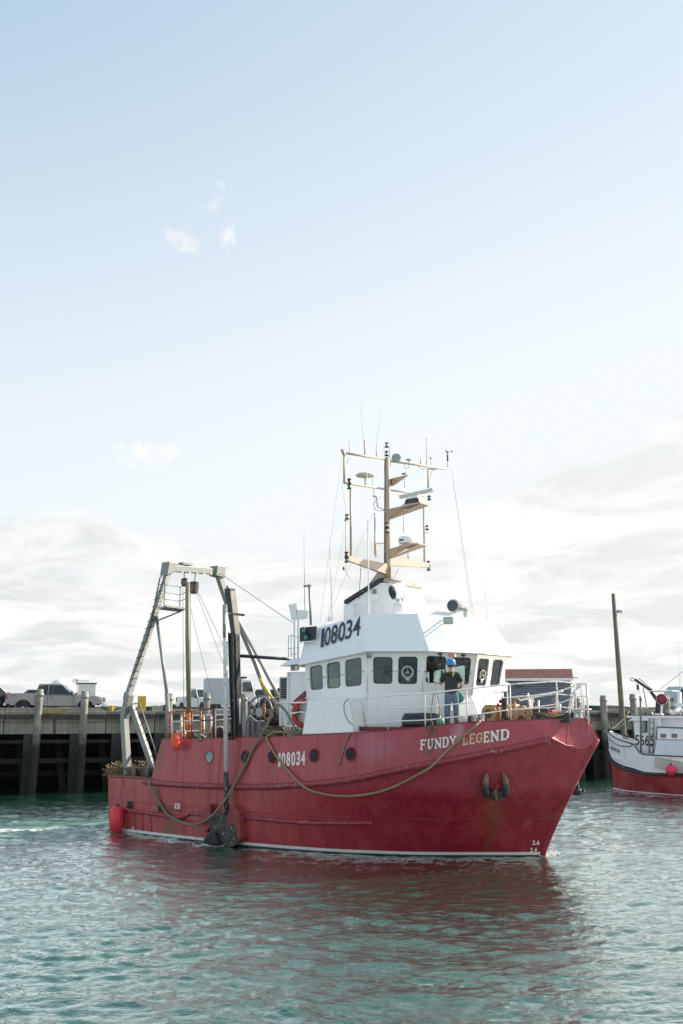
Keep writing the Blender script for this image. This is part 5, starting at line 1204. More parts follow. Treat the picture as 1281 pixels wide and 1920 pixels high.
# ---- searchlight on its drum
sp = empty('searchlight'); sp.parent = ship; c = T(750, 1148, -1.35); 
MB().lathe([(.21, -.06), (.21, .0), (.20, .02), (.20, .24), (.16, .26), (.14, .28), (.06, .30), (.05, .38)], V3(c.x, c.y, c.z), n=24).build('drum', white, sp)
hd = T(747, 1108, -1.35); ax = V3(-.44, -.84, -.26).normalized()
MB().lathe([(.02, -.24), (.12, -.23), (.19, -.19), (.225, -.12), (.225, .17), (.235, .18), (.235, .205), (.2, .205)], hd, ax, 24).build('lamp_body', paint('searchlight_white', (.66, .70, .70), .3, var=.1), sp)
MB().lathe([(.198, .0), (.198, .008)], hd + ax * .204, ax, 24).build('lens', glass_dark, sp)
MB().lathe([(.19, .0), (.19, .005)], hd + ax * .198, ax, 24).build('reflector', paint('lamp_dark', (.06, .07, .07), .2, bump=0), sp)
mb = MB(); mb.path(catmull([V3(c.x, c.y - .12, c.z + .30), V3(c.x - .02, c.y - .15, c.z + .40), V3(c.x, c.y - .05, c.z + .46), V3(c.x + .02, c.y + .1, c.z + .42), V3(c.x, c.y + .12, c.z + .3)], 4), .014, 5); mb.path(catmull([hd + ax * -.2 + V3(0, 0, .0), hd + ax * -.22 + V3(.06, 0, -.12), V3(c.x + .1, c.y, c.z + .34)], 4), .014, 5); mb.build('cable', gasket, sp)
# ---- silver floodlight drum, square floodlight on its bracket, mushroom vent
c = T(852, 1137, -.55); sd_ = empty('roof_floodlight'); sd_.parent = ship
ax = V3(.28, -.92, .0).normalized(); MB().lathe([(.15, -.20), (.17, -.19), (.175, .17), (.185, .18), (.185, .20), (.165, .2)], c + V3(.02, 0, .0), ax, 24).build('housing', stainless, sd_); MB().lathe([(.16, 0), (.16, .008)], c + ax * .20, ax, 20).build('lens', glass_dark, sd_); MB().lathe([(.158, 0), (.158, .004)], c + ax * .195, ax, 20).build('reflector', paint('lamp_grey', (.35, .36, .36), .3, bump=0), sd_)
MB().tube(c - V3(0, 0, .17), V3(c.x, c.y, Vu[3].z - .08), .03).build('stem', galv, sd_)
mb = MB(); mc = T(872, 1143, -.2); mb.lathe([(.05, -.22), (.05, -.05), (.14, -.03), (.13, .0), (.06, .05), (.01, .07)], mc, n=16); mb.build('mushroom_vent', paint('vent_green', (.33, .40, .34), .5), ship)
fl = empty('wheelhouse_floodlight'); fl.parent = ship; p0_, n0_ = vh(826, 1164); hc = S_(842, 1164, p0_.x + .25)
hc = p0_ + V3(.30, -.16, .10); 
hc = T(841, 1163.5, p0_.y - .28)
mb = MB(); mb.tube(p0_, hc, .018); mb.tube(p0_ + V3(0, 0, -.1) + n0_ * .0, hc + V3(0, 0, -.08), .014); mb.build('bracket', white_rusty, fl)
fx = V3(.35, -.92, -.12).normalized(); sx_ = V3(-fx.y, fx.x, 0).normalized(); ux = fx.cross(sx_) * -1
def obox(mb, c, a, b, d, s): return mb.hexa([c + a * (i * s[0] / 2) + b * (j * s[1] / 2) + d * (k * s[2] / 2) for k in (-1, 1) for i, j in ((-1, -1), (1, -1), (1, 1), (-1, 1))])
mb = MB(); obox(mb, hc, sx_, ux, fx, (.27, .20, .12)); mb.build('housing', galv, fl, bevel=.02); mb = MB(); obox(mb, hc + fx * .065, sx_, ux, fx, (.23, .165, .012)); mb.build('lens', paint('flood_lens', (.45, .50, .46), .15, bump=0), fl)
# ---- equipment aft on the roof: white lamp box on posts, rail
ql = empty('deck_light_frame'); ql.parent = ship; yq = -2.2
for px in (552, 559): MB().tube(T(px, 1236, yq), T(px, 1158, yq), .028, n=6).build('post', white, ql)
mb = MB(); mb.hexa([T(547, 1163, yq), T(560, 1161, yq), T(560, 1161, yq + .3), T(547, 1163, yq + .3), T(541, 1134, yq), T(556, 1131, yq), T(556, 1131, yq + .3), T(541, 1134, yq + .3)]); mb.build('lamp_box', white, ql, bevel=.01)
mb = MB(); mb.hexa([T(556, 1163, yq), T(576, 1160, yq), T(576, 1160, yq + .5), T(556, 1163, yq + .5), T(555, 1143, yq), T(579, 1145, yq), T(579, 1145, yq + .5), T(555, 1143, yq + .5)]); mb.build('lamp_box', white, ql, bevel=.01)
mb = MB(); mb.path([T(x, y, yq - .1) for x, y in ((541, 1232), (541, 1193), (546, 1190), (546, 1232))], .015, 5); mb.path([T(541, 1216, yq - .1), T(562, 1214, yq - .1)], .012, 5); mb.path([T(546, 1191, yq - .1), T(562, 1195, yq - .1)], .012, 5); mb.path([T(546, 1227, yq - .1), T(556, 1226, yq - .1)], .015, 5); mb.build('roof_rail', white_rusty, ship)
# visor underside lamp
MB().lathe([(.06, -.14), (.075, -.1), (.07, -.03), (.05, 0)], T(692, 1224, -2.98) + V3(0, 0, 0), n=12).build('corner_lamp', galv, ship)
MB().box(T(848, 1229, -1.75) , (.2, .08, .1)).build('hook_bracket', salmon, ship)
# ============================================================ GANTRY, POSTS, RAILS AND DECK GEAR
def projpx(p):   # ship point -> photo column, used only to read stations off the rail line
    w = SM @ p - CAMP; f = V3(0, math.cos(PITCH), math.sin(PITCH)); u = V3(0, -math.sin(PITCH), math.cos(PITCH)); k = FPX / w.dot(f)
    return 640.5 + w.x * k, 960 - w.dot(u) * k
gan = empty('gantry'); gan.parent = ship
def lerpT(pts):   # (px,py,t) list -> ship points
    return [T(*q) for q in pts]
def boxpath(mb, pts, w, d):
    for a, b in zip(pts[:-1], pts[1:]): mb.bar(a, b, w, d, (1, 0, 0))
    return mb
GX = -13.9
lk = T(240, 1306, -2.95); ltop = S_(318, 1066, -13.95); rtop = S_(408, 1072, -13.95)
rel = T(433, 1150, rtop.y + .45)
MB().bar(lk, ltop, .19, .18, (1, 0, 0)).build('leg', galv, gan, bevel=.015)
MB().bar(T(240, 1460, -3.0), T(233, 1345, -3.0), .22, .20, (1, 0, 0)).build('leg', galv, gan, bevel=.015)
MB().bar(T(233.5, 1346, -3.0), T(243, 1302, -2.95), .24, .22, (1, 0, 0)).build('knee', galv, gan, bevel=.015)
pr = [rtop, S_(419, 1106, -13.9), S_(435, 1152, -13.7), S_(449, 1167, -13.5), S_(480, 1242, -12.9), S_(508, 1318, -12.3), S_(516, 1345, -12.1)]
print('port leg', [tuple(round(c, 2) for c in p) for p in pr], 'top', ltop, rtop, 'lk', lk)
boxpath(MB(), pr[:3], .22, .20).build('leg', galv, gan, bevel=.015); boxpath(MB(), [pr[2] + V3(.15, 0, .05)] + pr[4:], .19, .18).build('leg', galv, gan, bevel=.015)
MB().bar(ltop + V3(0, -.1, 0), rtop + V3(0, .1, 0), .20, .23, (0, 0, 1)).build('crossbeam', galv, gan, bevel=.02)
mb = MB(); [mb.tube(ltop.lerp(rtop, f) + V3(.13, 0, -.13), ltop.lerp(rtop, f) + V3(.18, 0, -.13), .03, n=6) for f in (.2, .35, .5, .65, .8)]; mb.build('crossbeam_bolts', white, gan)['kind'] = 'stuff'
MB().hexa([ltop + V3(-.2, -.28, -.28), ltop + V3(.2, -.28, -.28), ltop + V3(.2, .1, -.15), ltop + V3(-.2, .1, -.15), ltop + V3(-.2, -.2, .22), ltop + V3(.2, -.2, .22), ltop + V3(.2, .25, .2), ltop + V3(-.2, .25, .2)]).build('corner_plate', galv, gan, bevel=.02)
MB().hexa([rtop + V3(-.2, -.25, -.18), rtop + V3(.2, -.25, -.18), rtop + V3(.2, .22, -.22), rtop + V3(-.2, .22, -.22), rtop + V3(-.2, -.2, .2), rtop + V3(.2, -.2, .2), rtop + V3(.2, .26, .22), rtop + V3(-.2, .26, .22)]).build('corner_plate', galv, gan, bevel=.02)
MB().box(ltop.lerp(rtop, .32) + V3(0, 0, .2), (.25, .5, .08)).build('beam_bracket', galv, gan)
# forward braces
bf = lk.lerp(ltop, .62)
MB().tube(T(294, 1157, bf.y), T(313, 1300, -2.75), .055, n=8).build('brace', galv, gan); MB().tube(T(313, 1300, -2.75), T(319, 1384, -3.2), .075, n=8).build('brace', galv, gan)
MB().tube(S_(447, 1165, -13.4), S_(529, 1318, -9.8), .06, n=8).build('brace', galv, gan)
# raked stern ladder
la, lb2 = T(246, 1323, -2.9), T(289, 1446, -2.9); MB().bar(la, lb2, .2, .12, (0, 1, 0)).build('stern_brace', galv, gan, bevel=.01)
lad = empty('boarding_ladder'); lad.parent = ship; ra_, rb2 = T(262, 1318, -2.9), T(297, 1425, -2.9)
MB().path([T(250, 1320, -2.9), ra_, rb2], .022, 6).build('side_rail', galv, lad)
for k in range(8): f = .05 + k / 8; MB().bar(la.lerp(lb2, f + .04), ra_.lerp(rb2, min(1, f)), .016).build('rung', dark_steel, lad)
# climbing ladder on the starboard leg
cl = empty('gantry_ladder'); cl.parent = ship
r1 = [T(x, y, t) for x, y, t in ((308, 1077, -1.4), (300, 1084, -1.6), (296, 1104, -1.75), (279, 1190, -2.2), (252, 1263, -2.7), (236, 1302, -2.95), (240, 1325, -2.95))]
r1 = [V3(p.x, p.y, p.z) for p in r1]; MB().path(r1, .028, 6).build('side_rail', dark_steel, cl)
for k in range(15):
    f = (k + .5) / 15; y = 1090 + f * 205
    xl = 299 + (238 - 299) * f; xr = 312 + (250 - 312) * f; t = -1.5 - 1.45 * f
    MB().tube(T(xl, y, t), T(xr, y - 3, t), .014, n=5).build('rung', dark_steel, cl)
# working platform with rails
pf = empty('gantry_platform'); pf.parent = ship
q0, q1 = T(299, 1139, -1.75), T(350, 1141, -1.2); zf_ = (q0.z + q1.z) / 2
pp = [SF.Z(x, y, zf_) for x, y in ((299, 1139.5), (337, 1144), (350, 1139), (312, 1134))]
mb = MB(); mb.hexa([p - V3(0, 0, .07) for p in pp] + pp); mb.build('floor', galv, pf)
MB().tube(T(297, 1163, -1.9), pp[1].lerp(pp[2], .3) - V3(0, 0, .06), .03, n=6).build('strut', galv, pf)
hts = (.83, .55, .32)
mb = MB()
for h in hts: mb.path([p + V3(0, 0, h) for p in (pp[0].lerp(pp[3], .7), pp[0].lerp(pp[1], .22), pp[1], pp[2])], .013, 5)
mb.build('rail', dark_steel, pf)
for p in (pp[0].lerp(pp[1], .22), pp[1], pp[2]): MB().tube(p, p + V3(0, 0, .83), .016, n=5).build('rail_post', dark_steel, pf)
# green pole with orange foot
pg = empty('derrick_pole'); pg.parent = ship; ty = -2.9
MB().path([T(354.5, 1332, ty), T(352, 1200, ty), T(352, 1092, ty)], .075, 10).build('pole', pole_green, pg); MB().path([T(354, 1386, ty), T(354.5, 1335, ty)], [.085, .08], 10).build('foot', orange_rusty, pg); MB().lathe([(.11, -.02), (.12, .03), (.09, .06)], T(354.5, 1333, ty), n=12).build('collar', dark_steel, pg)
# black gallows column and worn white pole outboard of it
gc = empty('gallows_post'); gc.parent = ship; ty = -3.0
def quadcol(mb, l, dpt, t=ty):
    pts = [T(x, y, t) for x, y in l]; mb.prism(pts, (0, dpt, 0)); return mb
quadcol(MB(), [(420, 1104), (431, 1102.5), (441, 1188), (433, 1188)], .25).build('upper_arm', black, gc, bevel=.01)
quadcol(MB(), [(427, 1186), (441.5, 1188), (446, 1385), (433, 1385)],   .20, ty + .02).build('column', black, gc, bevel=.01)
quadcol(MB(), [(427.2, 1190), (428.4, 1190), (434.6, 1385), (433.2, 1385)], .05, ty - .03).build('column_flange', dark_steel, gc)
quadcol(MB(), [(434.5, 1192), (437.5, 1192), (441.5, 1384), (438.5, 1384)], .05, ty - .04).build('column_web', dark_steel, gc)
MB().path([T(425, 1103, ty), T(426, 1098, ty), T(428, 1103, ty)], .02, 5).build('eye', black, gc)
MB().tube(T(446, 1229.5, ty + .2), T(546, 1236, -1.6), .05, n=8).build('spreader_tube', black, gc)
MB().prism([T(444, 1220, ty + .18), T(449, 1226, ty + .18), T(449, 1233, ty + .18), T(444, 1238, ty + .18)], (0, .05, 0)).build('spreader_plate', black, gc)
MB().path([T(449.5, 1310, ty), T(450.5, 1358, ty)], .025, 6).build('side_pipe', white_rusty, gc)
ob = empty('outboard_pole'); ob.parent = ship; ty2 = -3.82
wp = paint('flaking_white_pole', (.62, .61, .57), .5, var=.2, sc=3, chip=(.03, .03, .035), chipamt=.16, rust=.1)
bp2 = paint('flaking_black_pole', (.02, .022, .026), .5, var=.2, sc=3, chip=(.55, .54, .5), chipamt=.16)
MB().tube(T(424, 1447, ty2), T(422.5, 1150, ty2), .068, n=12).build('upper_pole', wp, ob); MB().tube(T(425.5, 1526, ty2), T(424, 1447, ty2), .074, n=12).build('lower_pole', bp2, ob)
MB().tube(T(422.5, 1196, ty2), T(422, 1134, ty2), .073, n=12).build('flaking_top', paint('half_flaked', (.30, .30, .29), .5, sc=4, chip=(.02, .02, .025), chipamt=.45), ob)
for py in (1150, 1385): MB().bar(T(423, py, ty2), T(423, py, ty2) + V3(.05, .75, 0), .08, .06).build('pole_bracket', black, ob)
# ---- rusty guard rail aft
ar = empty('aft_guard_rail'); ar.parent = ship; t0 = -3.36
for x, y0, m_, r in ((318, 1334, orange_rusty, .04), (322, 1336, white_rusty, .03), (344.5, 1333, orange_rusty, .035), (360, 1334, maroon, .03), (376.5, 1330, orange_rusty, .035), (401, 1328, maroon, .05), (404.5, 1332, white_rusty, .025)):
    MB().tube(T(x + (1 if x < 330 else 0), 1385.5, t0), T(x, y0, t0), r, n=7).build('post', m_, ar)
for (xa, ya_, xb, yb2, m_, r) in ((317, 1335, 378, 1331, orange_rusty, .026), (378, 1330.5, 402, 1328.5, maroon, .026), (402, 1330, 428, 1330, white_rusty, .022), (317, 1353.5, 378, 1351, white_rusty, .024), (378, 1351, 402, 1350, maroon, .024), (402, 1350.5, 433, 1347.5, white_rusty, .022), (315, 1371.5, 378, 1370, white_rusty, .024), (378, 1370, 402, 1368.5, orange_rusty, .022)):
    MB().tube(T(xa, ya_, t0), T(xb, yb2, t0), r, n=6).build('rail', m_, ar)
fr2 = empty('inner_rail_frame'); fr2.parent = ship; t1 = -2.2
for (xa, ya_, xb, yb2) in ((340, 1342, 432, 1340), (340, 1342, 341, 1385), (382, 1342, 383, 1385), (396, 1340, 397, 1385), (343, 1363, 350, 1383)): MB().tube(T(xa, ya_, t1), T(xb, yb2, t1), .035, n=6).build('frame_bar', white_rusty, fr2)
MB().path([T(x, y, -2.6) for x, y in ((403, 1369), (408, 1363), (414, 1362), (420, 1366), (421, 1384))], .03, 6).build('bent_pipe', white_rusty, ship)
MB().lathe([(.2, 0), (.22, .1), (.22, .35), (.2, .45)], T(413, 1385, -1.9), n=14).build('rusty_drum', dark_steel, ship)
# ---- wheel-shaped net drum
nd = empty('net_drum'); nd.parent = ship; c = T(488, 1335.5, -1.55)
R1 = .50
mb = MB(); n_ = 28
mb.path([c + V3(math.cos(2 * math.pi * k / n_), 0, math.sin(2 * math.pi * k / n_)) * R1 for k in range(n_)], .035, 6, closed=True); mb.build('flange', galv, nd)
for k in range(8):
    t = 2 * math.pi * k / 8 + .2; MB().bar(c + V3(math.cos(t), 0, math.sin(t)) * .1 + V3(0, -.01, 0), c + V3(math.cos(t), 0, math.sin(t)) * R1 + V3(0, .0, 0), .05, .04, (0, 1, 0)).build('spoke', galv, nd)
MB().lathe([(.17, .0), (.17, -.06), (.10, -.08), (.10, -.20), (.13, -.2), (.13, -.26), (.07, -.28)], c, (0, -1, 0), 18).build('hub', paint('hub_rust', (.14, .10, .09), .55, rust=.55, sc=5), nd)
MB().lathe([(.15, .02), (.15, .05)], c, (0, -1, 0), 18).build('hub_plate', paint('hub_pale', (.42, .43, .42), .5, rust=.1), nd)
mb = MB(); prof = [(.40 + .05 * abs(math.sin(k * 1.7)), .14 + k * .050) for k in range(15)]; mb.lathe(prof, c, (0, 1, 0), 22, sm=False); wnet = paint('wound_net', (.018, .022, .028), .8, var=.6, sc=8); mb.build('wound_net', wnet, nd)
mb = MB(); mb.lathe([(R1, .0), (R1 * 1.02, .03), (R1, .06)], c + V3(0, .9, 0), (0, 1, 0), 28); mb.build('flange', paint('tan_flange', (.40, .35, .29), .5, rust=.2), nd)
bx = T(458, 1385, -1.75)
mb = MB(); P_ = [T(x, y, -1.8) for x, y in ((460, 1388), (460, 1353), (469, 1342), (481, 1352), (497, 1352), (506, 1370), (506, 1388))]; mb.prism(P_, (0, .08, 0)); mb.build('stand_plate', paint('stand_grey', (.20, .21, .235), .5, rust=.2), nd)
for x in (466, 475, 488): MB().bar(T(x, 1388, -1.86), T(x, 1351, -1.86), .03, .06).build('stand_rib', galv, nd)
MB().path([T(x, y, -1.85) for x, y in ((460, 1353), (469, 1341.5), (481, 1352), (498, 1352))], .02, 5).build('stand_edge', white_rusty, nd)
MB().path([T(x, y, -2.0) for x, y in ((496, 1320), (497, 1345), (500, 1375))], .035, 6).build('guide_arm', orange_rusty, nd); MB().path([T(x, y, -1.95) for x, y in ((502, 1340), (503, 1332), (506, 1331), (507, 1350))], .03, 6).build('guide_hook', galv, nd)
yh = MB().path(catmull([T(x, y, 0.4) for x, y in ((487, 1272), (500, 1294), (512, 1311), (524, 1324))], 3), .05, 8).build('yellow_hose', yellow, ship)
# small rail beside the wheelhouse
sr = empty('side_rail'); sr.parent = ship; t2 = -3.3
for (xa, ya_, xb, yb2, m_) in ((529, 1317, 529.5, 1362, white_rusty), (536, 1361, 536, 1384, orange_rusty), (529, 1318, 577, 1317, white), (529, 1341, 556, 1336, white), (536, 1362, 556, 1361, white), (498, 1365, 536, 1362, dark_steel), (534.5, 1317, 535, 1380, white)): MB().tube(T(xa, ya_, t2), T(xb, yb2, t2), .026, n=6).build('rail', m_, sr)
MB().path([T(x, y, t2) for x, y in ((556, 1336), (566, 1335), (574, 1338))], .022, 5).build('rail', white, sr)
MB().tube(T(548, 1328, -2.55), T(548, 1384, -2.55), .035, n=7).build('yellow_pipe', paint('pipe_yellow', (.60, .45, .20), .5, rust=.35), ship)
# lifebuoy, red locker handle, lantern: hang on the house wall
lb3 = T(571, 1337, -2.5)
lbm = MB(); Rr = .34
lbm.path([lb3 + V3(math.cos(2 * math.pi * k / 24) * Rr, -.06, math.sin(2 * math.pi * k / 24) * Rr * 1.05) for k in range(24)], .075, 8, closed=True)
o = lbm.build('lifebuoy', red_gloss, None, SM); rebase(o); tag(o, 'red lifebuoy hanging on the white wheelhouse wall behind the slanted side casing', 'lifebuoy')
mb = MB(); mb.prism([T(x, y, -2.47) for x, y in ((545, 1319), (550, 1327), (554, 1321), (572, 1305), (572, 1295))], (0, .05, 0)); mb.build('red_bracket', maroon, ship)
mb = MB(); cc = T(557.5, 1335, -2.6); mb.box(cc, (.12, .12, .13)); mb.build('lantern_body', gasket, ship); MB().box(cc + V3(0, 0, .13), (.08, .08, .14)).build('lantern_bracket', red_gloss, ship)
# ---- bow rails
br_ = empty('bow_rail'); br_.parent = ship
inn_px = [(projpx(q)[0], q) for q in inn]
def on_sheer(px):
    for (a, p), (b, q) in zip(inn_px[:-1], inn_px[1:]):
        if a <= px <= b and b > a: return p.lerp(q, (px - a) / (b - a))
    return inn_px[-1][1]
cols_ = (661, 690, 726, 760, 796, 835, 875, 916, 957, 1000, 1045, 1072, 1090)
def interp(tab, x):
    for (a, p), (b, q) in zip(tab[:-1], tab[1:]):
        if a <= x <= b: return p + (q - p) * (x - a) / (b - a)
    return tab[-1][1]
rails_px = {'top': [(655, 1312), (726, 1304.5), (796, 1300), (875, 1292), (957, 1283), (1045, 1278), (1100, 1283)], 'mid': [(655, 1335), (726, 1328), (796, 1326), (875, 1318), (957, 1307), (1045, 1302), (1100, 1306)], 'low': [(655, 1358), (726, 1353), (796, 1350), (875, 1342), (957, 1331), (1045, 1326), (1100, 1330)]}
railpts = {}
for nme, tab in rails_px.items():
    L = []
    for px in cols_:
        q = on_sheer(px); y = q.y + .04; p = T(px, interp(tab, px), y); p.x = q.x; L.append(p)
    tipx = L[-1].x + .18; full = L + [V3(tipx, -.12, L[-1].z - .01), V3(tipx, .12, L[-1].z - .01)] + [mir(p) for p in L[::-1]]
    full = catmull(full, 3); railpts[nme] = full
    cut = len(full) * 2 // 5
    rr_ = .021 if nme == 'top' else .015
    i0 = int(len(full) * .30); i1 = int(len(full) * .42)
    MB().path(full[:i0 + 1], rr_, 7).build('rail', white if nme != 'top' else white, br_); MB().path(full[i0:i1 + 1], rr_ + .001, 7).build('rail', white_rusty, br_); MB().path(full[i1:], rr_, 7).build('rail', white if nme == 'mid' else white_rusty, br_)
for px in (726, 796, 875, 957, 1045, 1080):
    q = on_sheer(px); y = q.y + .04; tp = T(px, interp(rails_px['top'], px), y)
    MB().tube(V3(q.x, y, q.z - .1), V3(q.x, y, tp.z), .018, n=7).build('post', white_rusty, br_)
    if px < 1060 or 1: MB().tube(V3(q.x, -y, q.z - .1), V3(q.x, -y, tp.z), .019, n=7).build('post', white_rusty, br_)
tipx = railpts['top'][len(railpts['top']) // 2].x
MB().tube(V3(tipx - .02, -.1, 3.5), V3(tipx - .02, -.1, railpts['top'][len(railpts['top']) // 2].z), .03, n=8).build('post', white_rusty, br_)
MB().path(catmull([T(x, y, .1) for x, y in ((1066, 1340), (1072, 1310), (1080, 1292), (1090, 1286))], 4), .04, 7).build('bent_stem_pipe', white_rusty, br_)
# white pipe uprights and a low white bar on the foredeck
for (xa, ya_, xb, yb2, t) in ((990, 1300, 1000, 1350, .5), (1010, 1313, 1010, 1350, .3), (1044, 1300, 1044, 1345, .4), (975, 1313, 1055, 1296, .3), (1050, 1320, 1049, 1345, 0), (820, 1310, 820, 1358, -2.6)):
    MB().tube(T(xa, ya_, t), T(xb, yb2, t), .03, n=7).build('deck_pipe', white, ship)
# ---- anchor windlass, tan painted
wl2 = empty('anchor_windlass'); wl2.parent = ship; t = -.9
c = T(999, 1336, t); c2 = T(972, 1338, t + .2)
MB().hexa([T(962, 1352, t), T(990, 1352, t), T(990, 1352, t + .6), T(962, 1352, t + .6), T(966, 1336, t), T(985, 1326, t), T(985, 1326, t + .6), T(966, 1336, t + .6)]).build('gear_case', winch_tan, wl2, bevel=.05)
MB().lathe([(.14, -.05), (.145, .12), (.10, .13)], T(981, 1333, t), (0, -1, 0), 20).build('gear_cover', winch_tan, wl2)
MB().lathe([(.13, -.16), (.13, .0), (.15, .01), (.15, .06), (.11, .065)], T(990, 1337, t - .1), V3(.2, -1, 0), 20).build('warping_head', winch_tan, wl2)
mb = MB(); cc = T(990, 1337, t - .17)
for k in range(6): a = k * math.pi / 3; mb.tube(cc + V3(.075 * math.cos(a), 0, .075 * math.sin(a)), cc + V3(.075 * math.cos(a), -.02, .075 * math.sin(a)), .018, n=6)
mb.build('head_holes', gasket, wl2)['kind'] = 'stuff'
MB().lathe([(.13, -.15), (.15, -.13), (.15, .1), (.13, .12)], T(968, 1341, t), (0, 1, 0), 16).build('chain_wheel', winch_tan, wl2)
tw = empty('trawl_winch'); tw.parent = ship
c = T(916, 1338, -1.15)
for k, (dx_, r) in enumerate(((0, .25), (.16, .25), (.46, .25), (.62, .25))): MB().lathe([(r, 0), (r, .045)], c + V3(0, 0, .0) + V3(.25 * (dx_), .62 * dx_ * 1.6, 0), (.1, 1, 0), 22).build('flange', winch_tan, tw)
MB().lathe([(.13, 0), (.13, 1.0)], c, (.1, 1, 0), 16).build('drum', paint('winch_rope_dark', (.10, .07, .05), .8, var=.5, sc=8), tw)
mb = MB(); mb.box(c + V3(.25, .9, -.02), (.35, .25, .55)); mb.build('motor', winch_tan, tw, bevel=.04)
MB().tube(T(905, 1311, -1.1), T(915, 1333, -1.1), .012, n=5).build('brake_lever', maroon, tw)
for x, y0, y1 in ((948, 1297, 1350), (943, 1308, 1345)): MB().bar(T(x, y1, -1.0), T(x, y0, -1.0), .07, .06).build('control_stand', gasket, tw)
for x, y in ((938, 1315), (934, 1322), (942, 1328), (936, 1332)): MB().ball(T(x, y, -1.0), (.05, .05, .06), 8, 5).build('valve', red_gloss if y < 1325 else winch_tan, tw)
MB().tube(T(925, 1298, -.9), T(962, 1297, -.9), .012, n=5).build('valve_rod', maroon, tw); MB().tube(T(965, 1310, -.9), T(966, 1340, -.9), .03, n=6).build('handwheel_post', winch_tan, wl2); MB().lathe([(.13, 0), (.13, .02)], T(965.5, 1311.5, -.9), n=16).build('handwheel', winch_tan, wl2)
MB().tube(T(999, 1311, -.7), T(1003, 1333, -.7), .014, n=5).build('brake_lever', maroon, wl2)
# bollards, fairleads, coils
for x in (1003, 1021): MB().lathe([(.12, 0), (.11, .02), (.11, .26), (.13, .27), (.13, .31)], T(x, 1350, -.9), n=14).build('mooring_bitt', paint('bitt_grey', (.10, .10, .11), .5, rust=.3), ship)
fb = empty('bow_fairlead'); fb.parent = ship; fm = paint('roller_steel', (.50, .49, .46), .4, metal=.2, rust=.15)
c = T(1078, 1342, -.62); MB().box(c + V3(-.16, -.10, -.04), (.24, .30, .24)).build('roller_housing', gasket, fb, bevel=.02)
for x in (1079, 1088): MB().lathe([(.09, 0), (.06, .05), (.05, .10), (.06, .15), (.09, .20)], T(x, 1347, -.6), n=14).build('roller', fm, fb)
pfl = empty('panama_fairlead'); pfl.parent = ship; z0 = T(896, 1358, -2.5); a, b = T(880, 1360, -2.55), T(914, 1357, -2.22); hgt = .27
dv = (b - a).normalized(); nv = V3(dv.y, -dv.x, 0)
MB().prism([a, b, b + V3(0, 0, hgt), a + V3(0, 0, hgt)], -nv * .18).build('frame', gasket, pfl, bevel=.02)
for f in (.30, .68): MB().lathe([(.075, 0), (.05, .05), (.045, .09), (.05, .13), (.075, .18)], a.lerp(b, f) + nv * .05 + V3(0, 0, .05), n=14).build('roller', fm, pfl)
MB().prism([a.lerp(b, .12) + nv * .005 + V3(0, 0, .05), a.lerp(b, .88) + nv * .005 + V3(0, 0, .05), a.lerp(b, .88) + nv * .005 + V3(0, 0, .22), a.lerp(b, .12) + nv * .005 + V3(0, 0, .22)], nv * .006).build('opening', paint('fairlead_plate', (.42, .33, .27), .5, rust=.3), pfl)
def coil(name, px, py, t, r, n, mat, label, seed, h=.18, cat='rope'):
    q = random.Random(seed); c = T(px, py, t); mb = MB()
    for k in range(n):
        pts = []; rx, ry = r * q.uniform(.7, 1.1), r * q.uniform(.5, 1); ph = q.uniform(0, 6.28); zz = h * k / n
        cx2, cy2 = q.uniform(-.1, .1), q.uniform(-.1, .1)
        for j in range(18): a = 2 * math.pi * j / 18; pts.append(c + V3(cx2 + rx * math.cos(a + ph), cy2 + ry * math.sin(a + ph), zz + .03 * math.sin(3 * a + ph)))
        mb.path(pts, .024, 5, closed=True)
    o = mb.build(name, mat, None, SM); rebase(o); return tag(o, label, cat)
coil('rope_coil', 1035, 1350, -.75, .32, 9, rope_tan, 'heap of tan mooring rope on the foredeck beside the windlass', 5)
coil('rope_coil', 560, 1381, -3.2, .30, 9, rope_green, 'heap of grey-green rope on the bulwark at the foot of the white side casing', 6, .16)
coil('rope_coil', 512, 1384, -3.1, .36, 10, rope_green, 'loops of green rope piled below the black net drum', 8, .3)
coil('rope_coil', 376, 1386.5, -3.4, .12, 6, rope_pale, 'small knot of pale cord lashed to the rail above the round light porthole', 9, .16)
MB().box(T(1030, 1340, .0), (.35, .3, .25)).build('red_block', red_gloss, ship, bevel=.03)
# black tarpaulin roll on the side deck
o = MB().lathe([(.18, -.55), (.24, -.5), (.25, .0), (.23, .45), (.15, .52)], T(794, 1354, -2.65), V3(1, .25, 0), 14).build('tarpaulin_roll', paint('black_plastic', (.012, .012, .014), .3, var=.3), None, SM); rebase(o); tag(o, 'black plastic-wrapped roll lying on deck left of the man\'s feet', 'roll')
MB().box(T(720, 1367, -3.1), (3.2, .04, .12)).build('deck_coaming', maroon, ship)
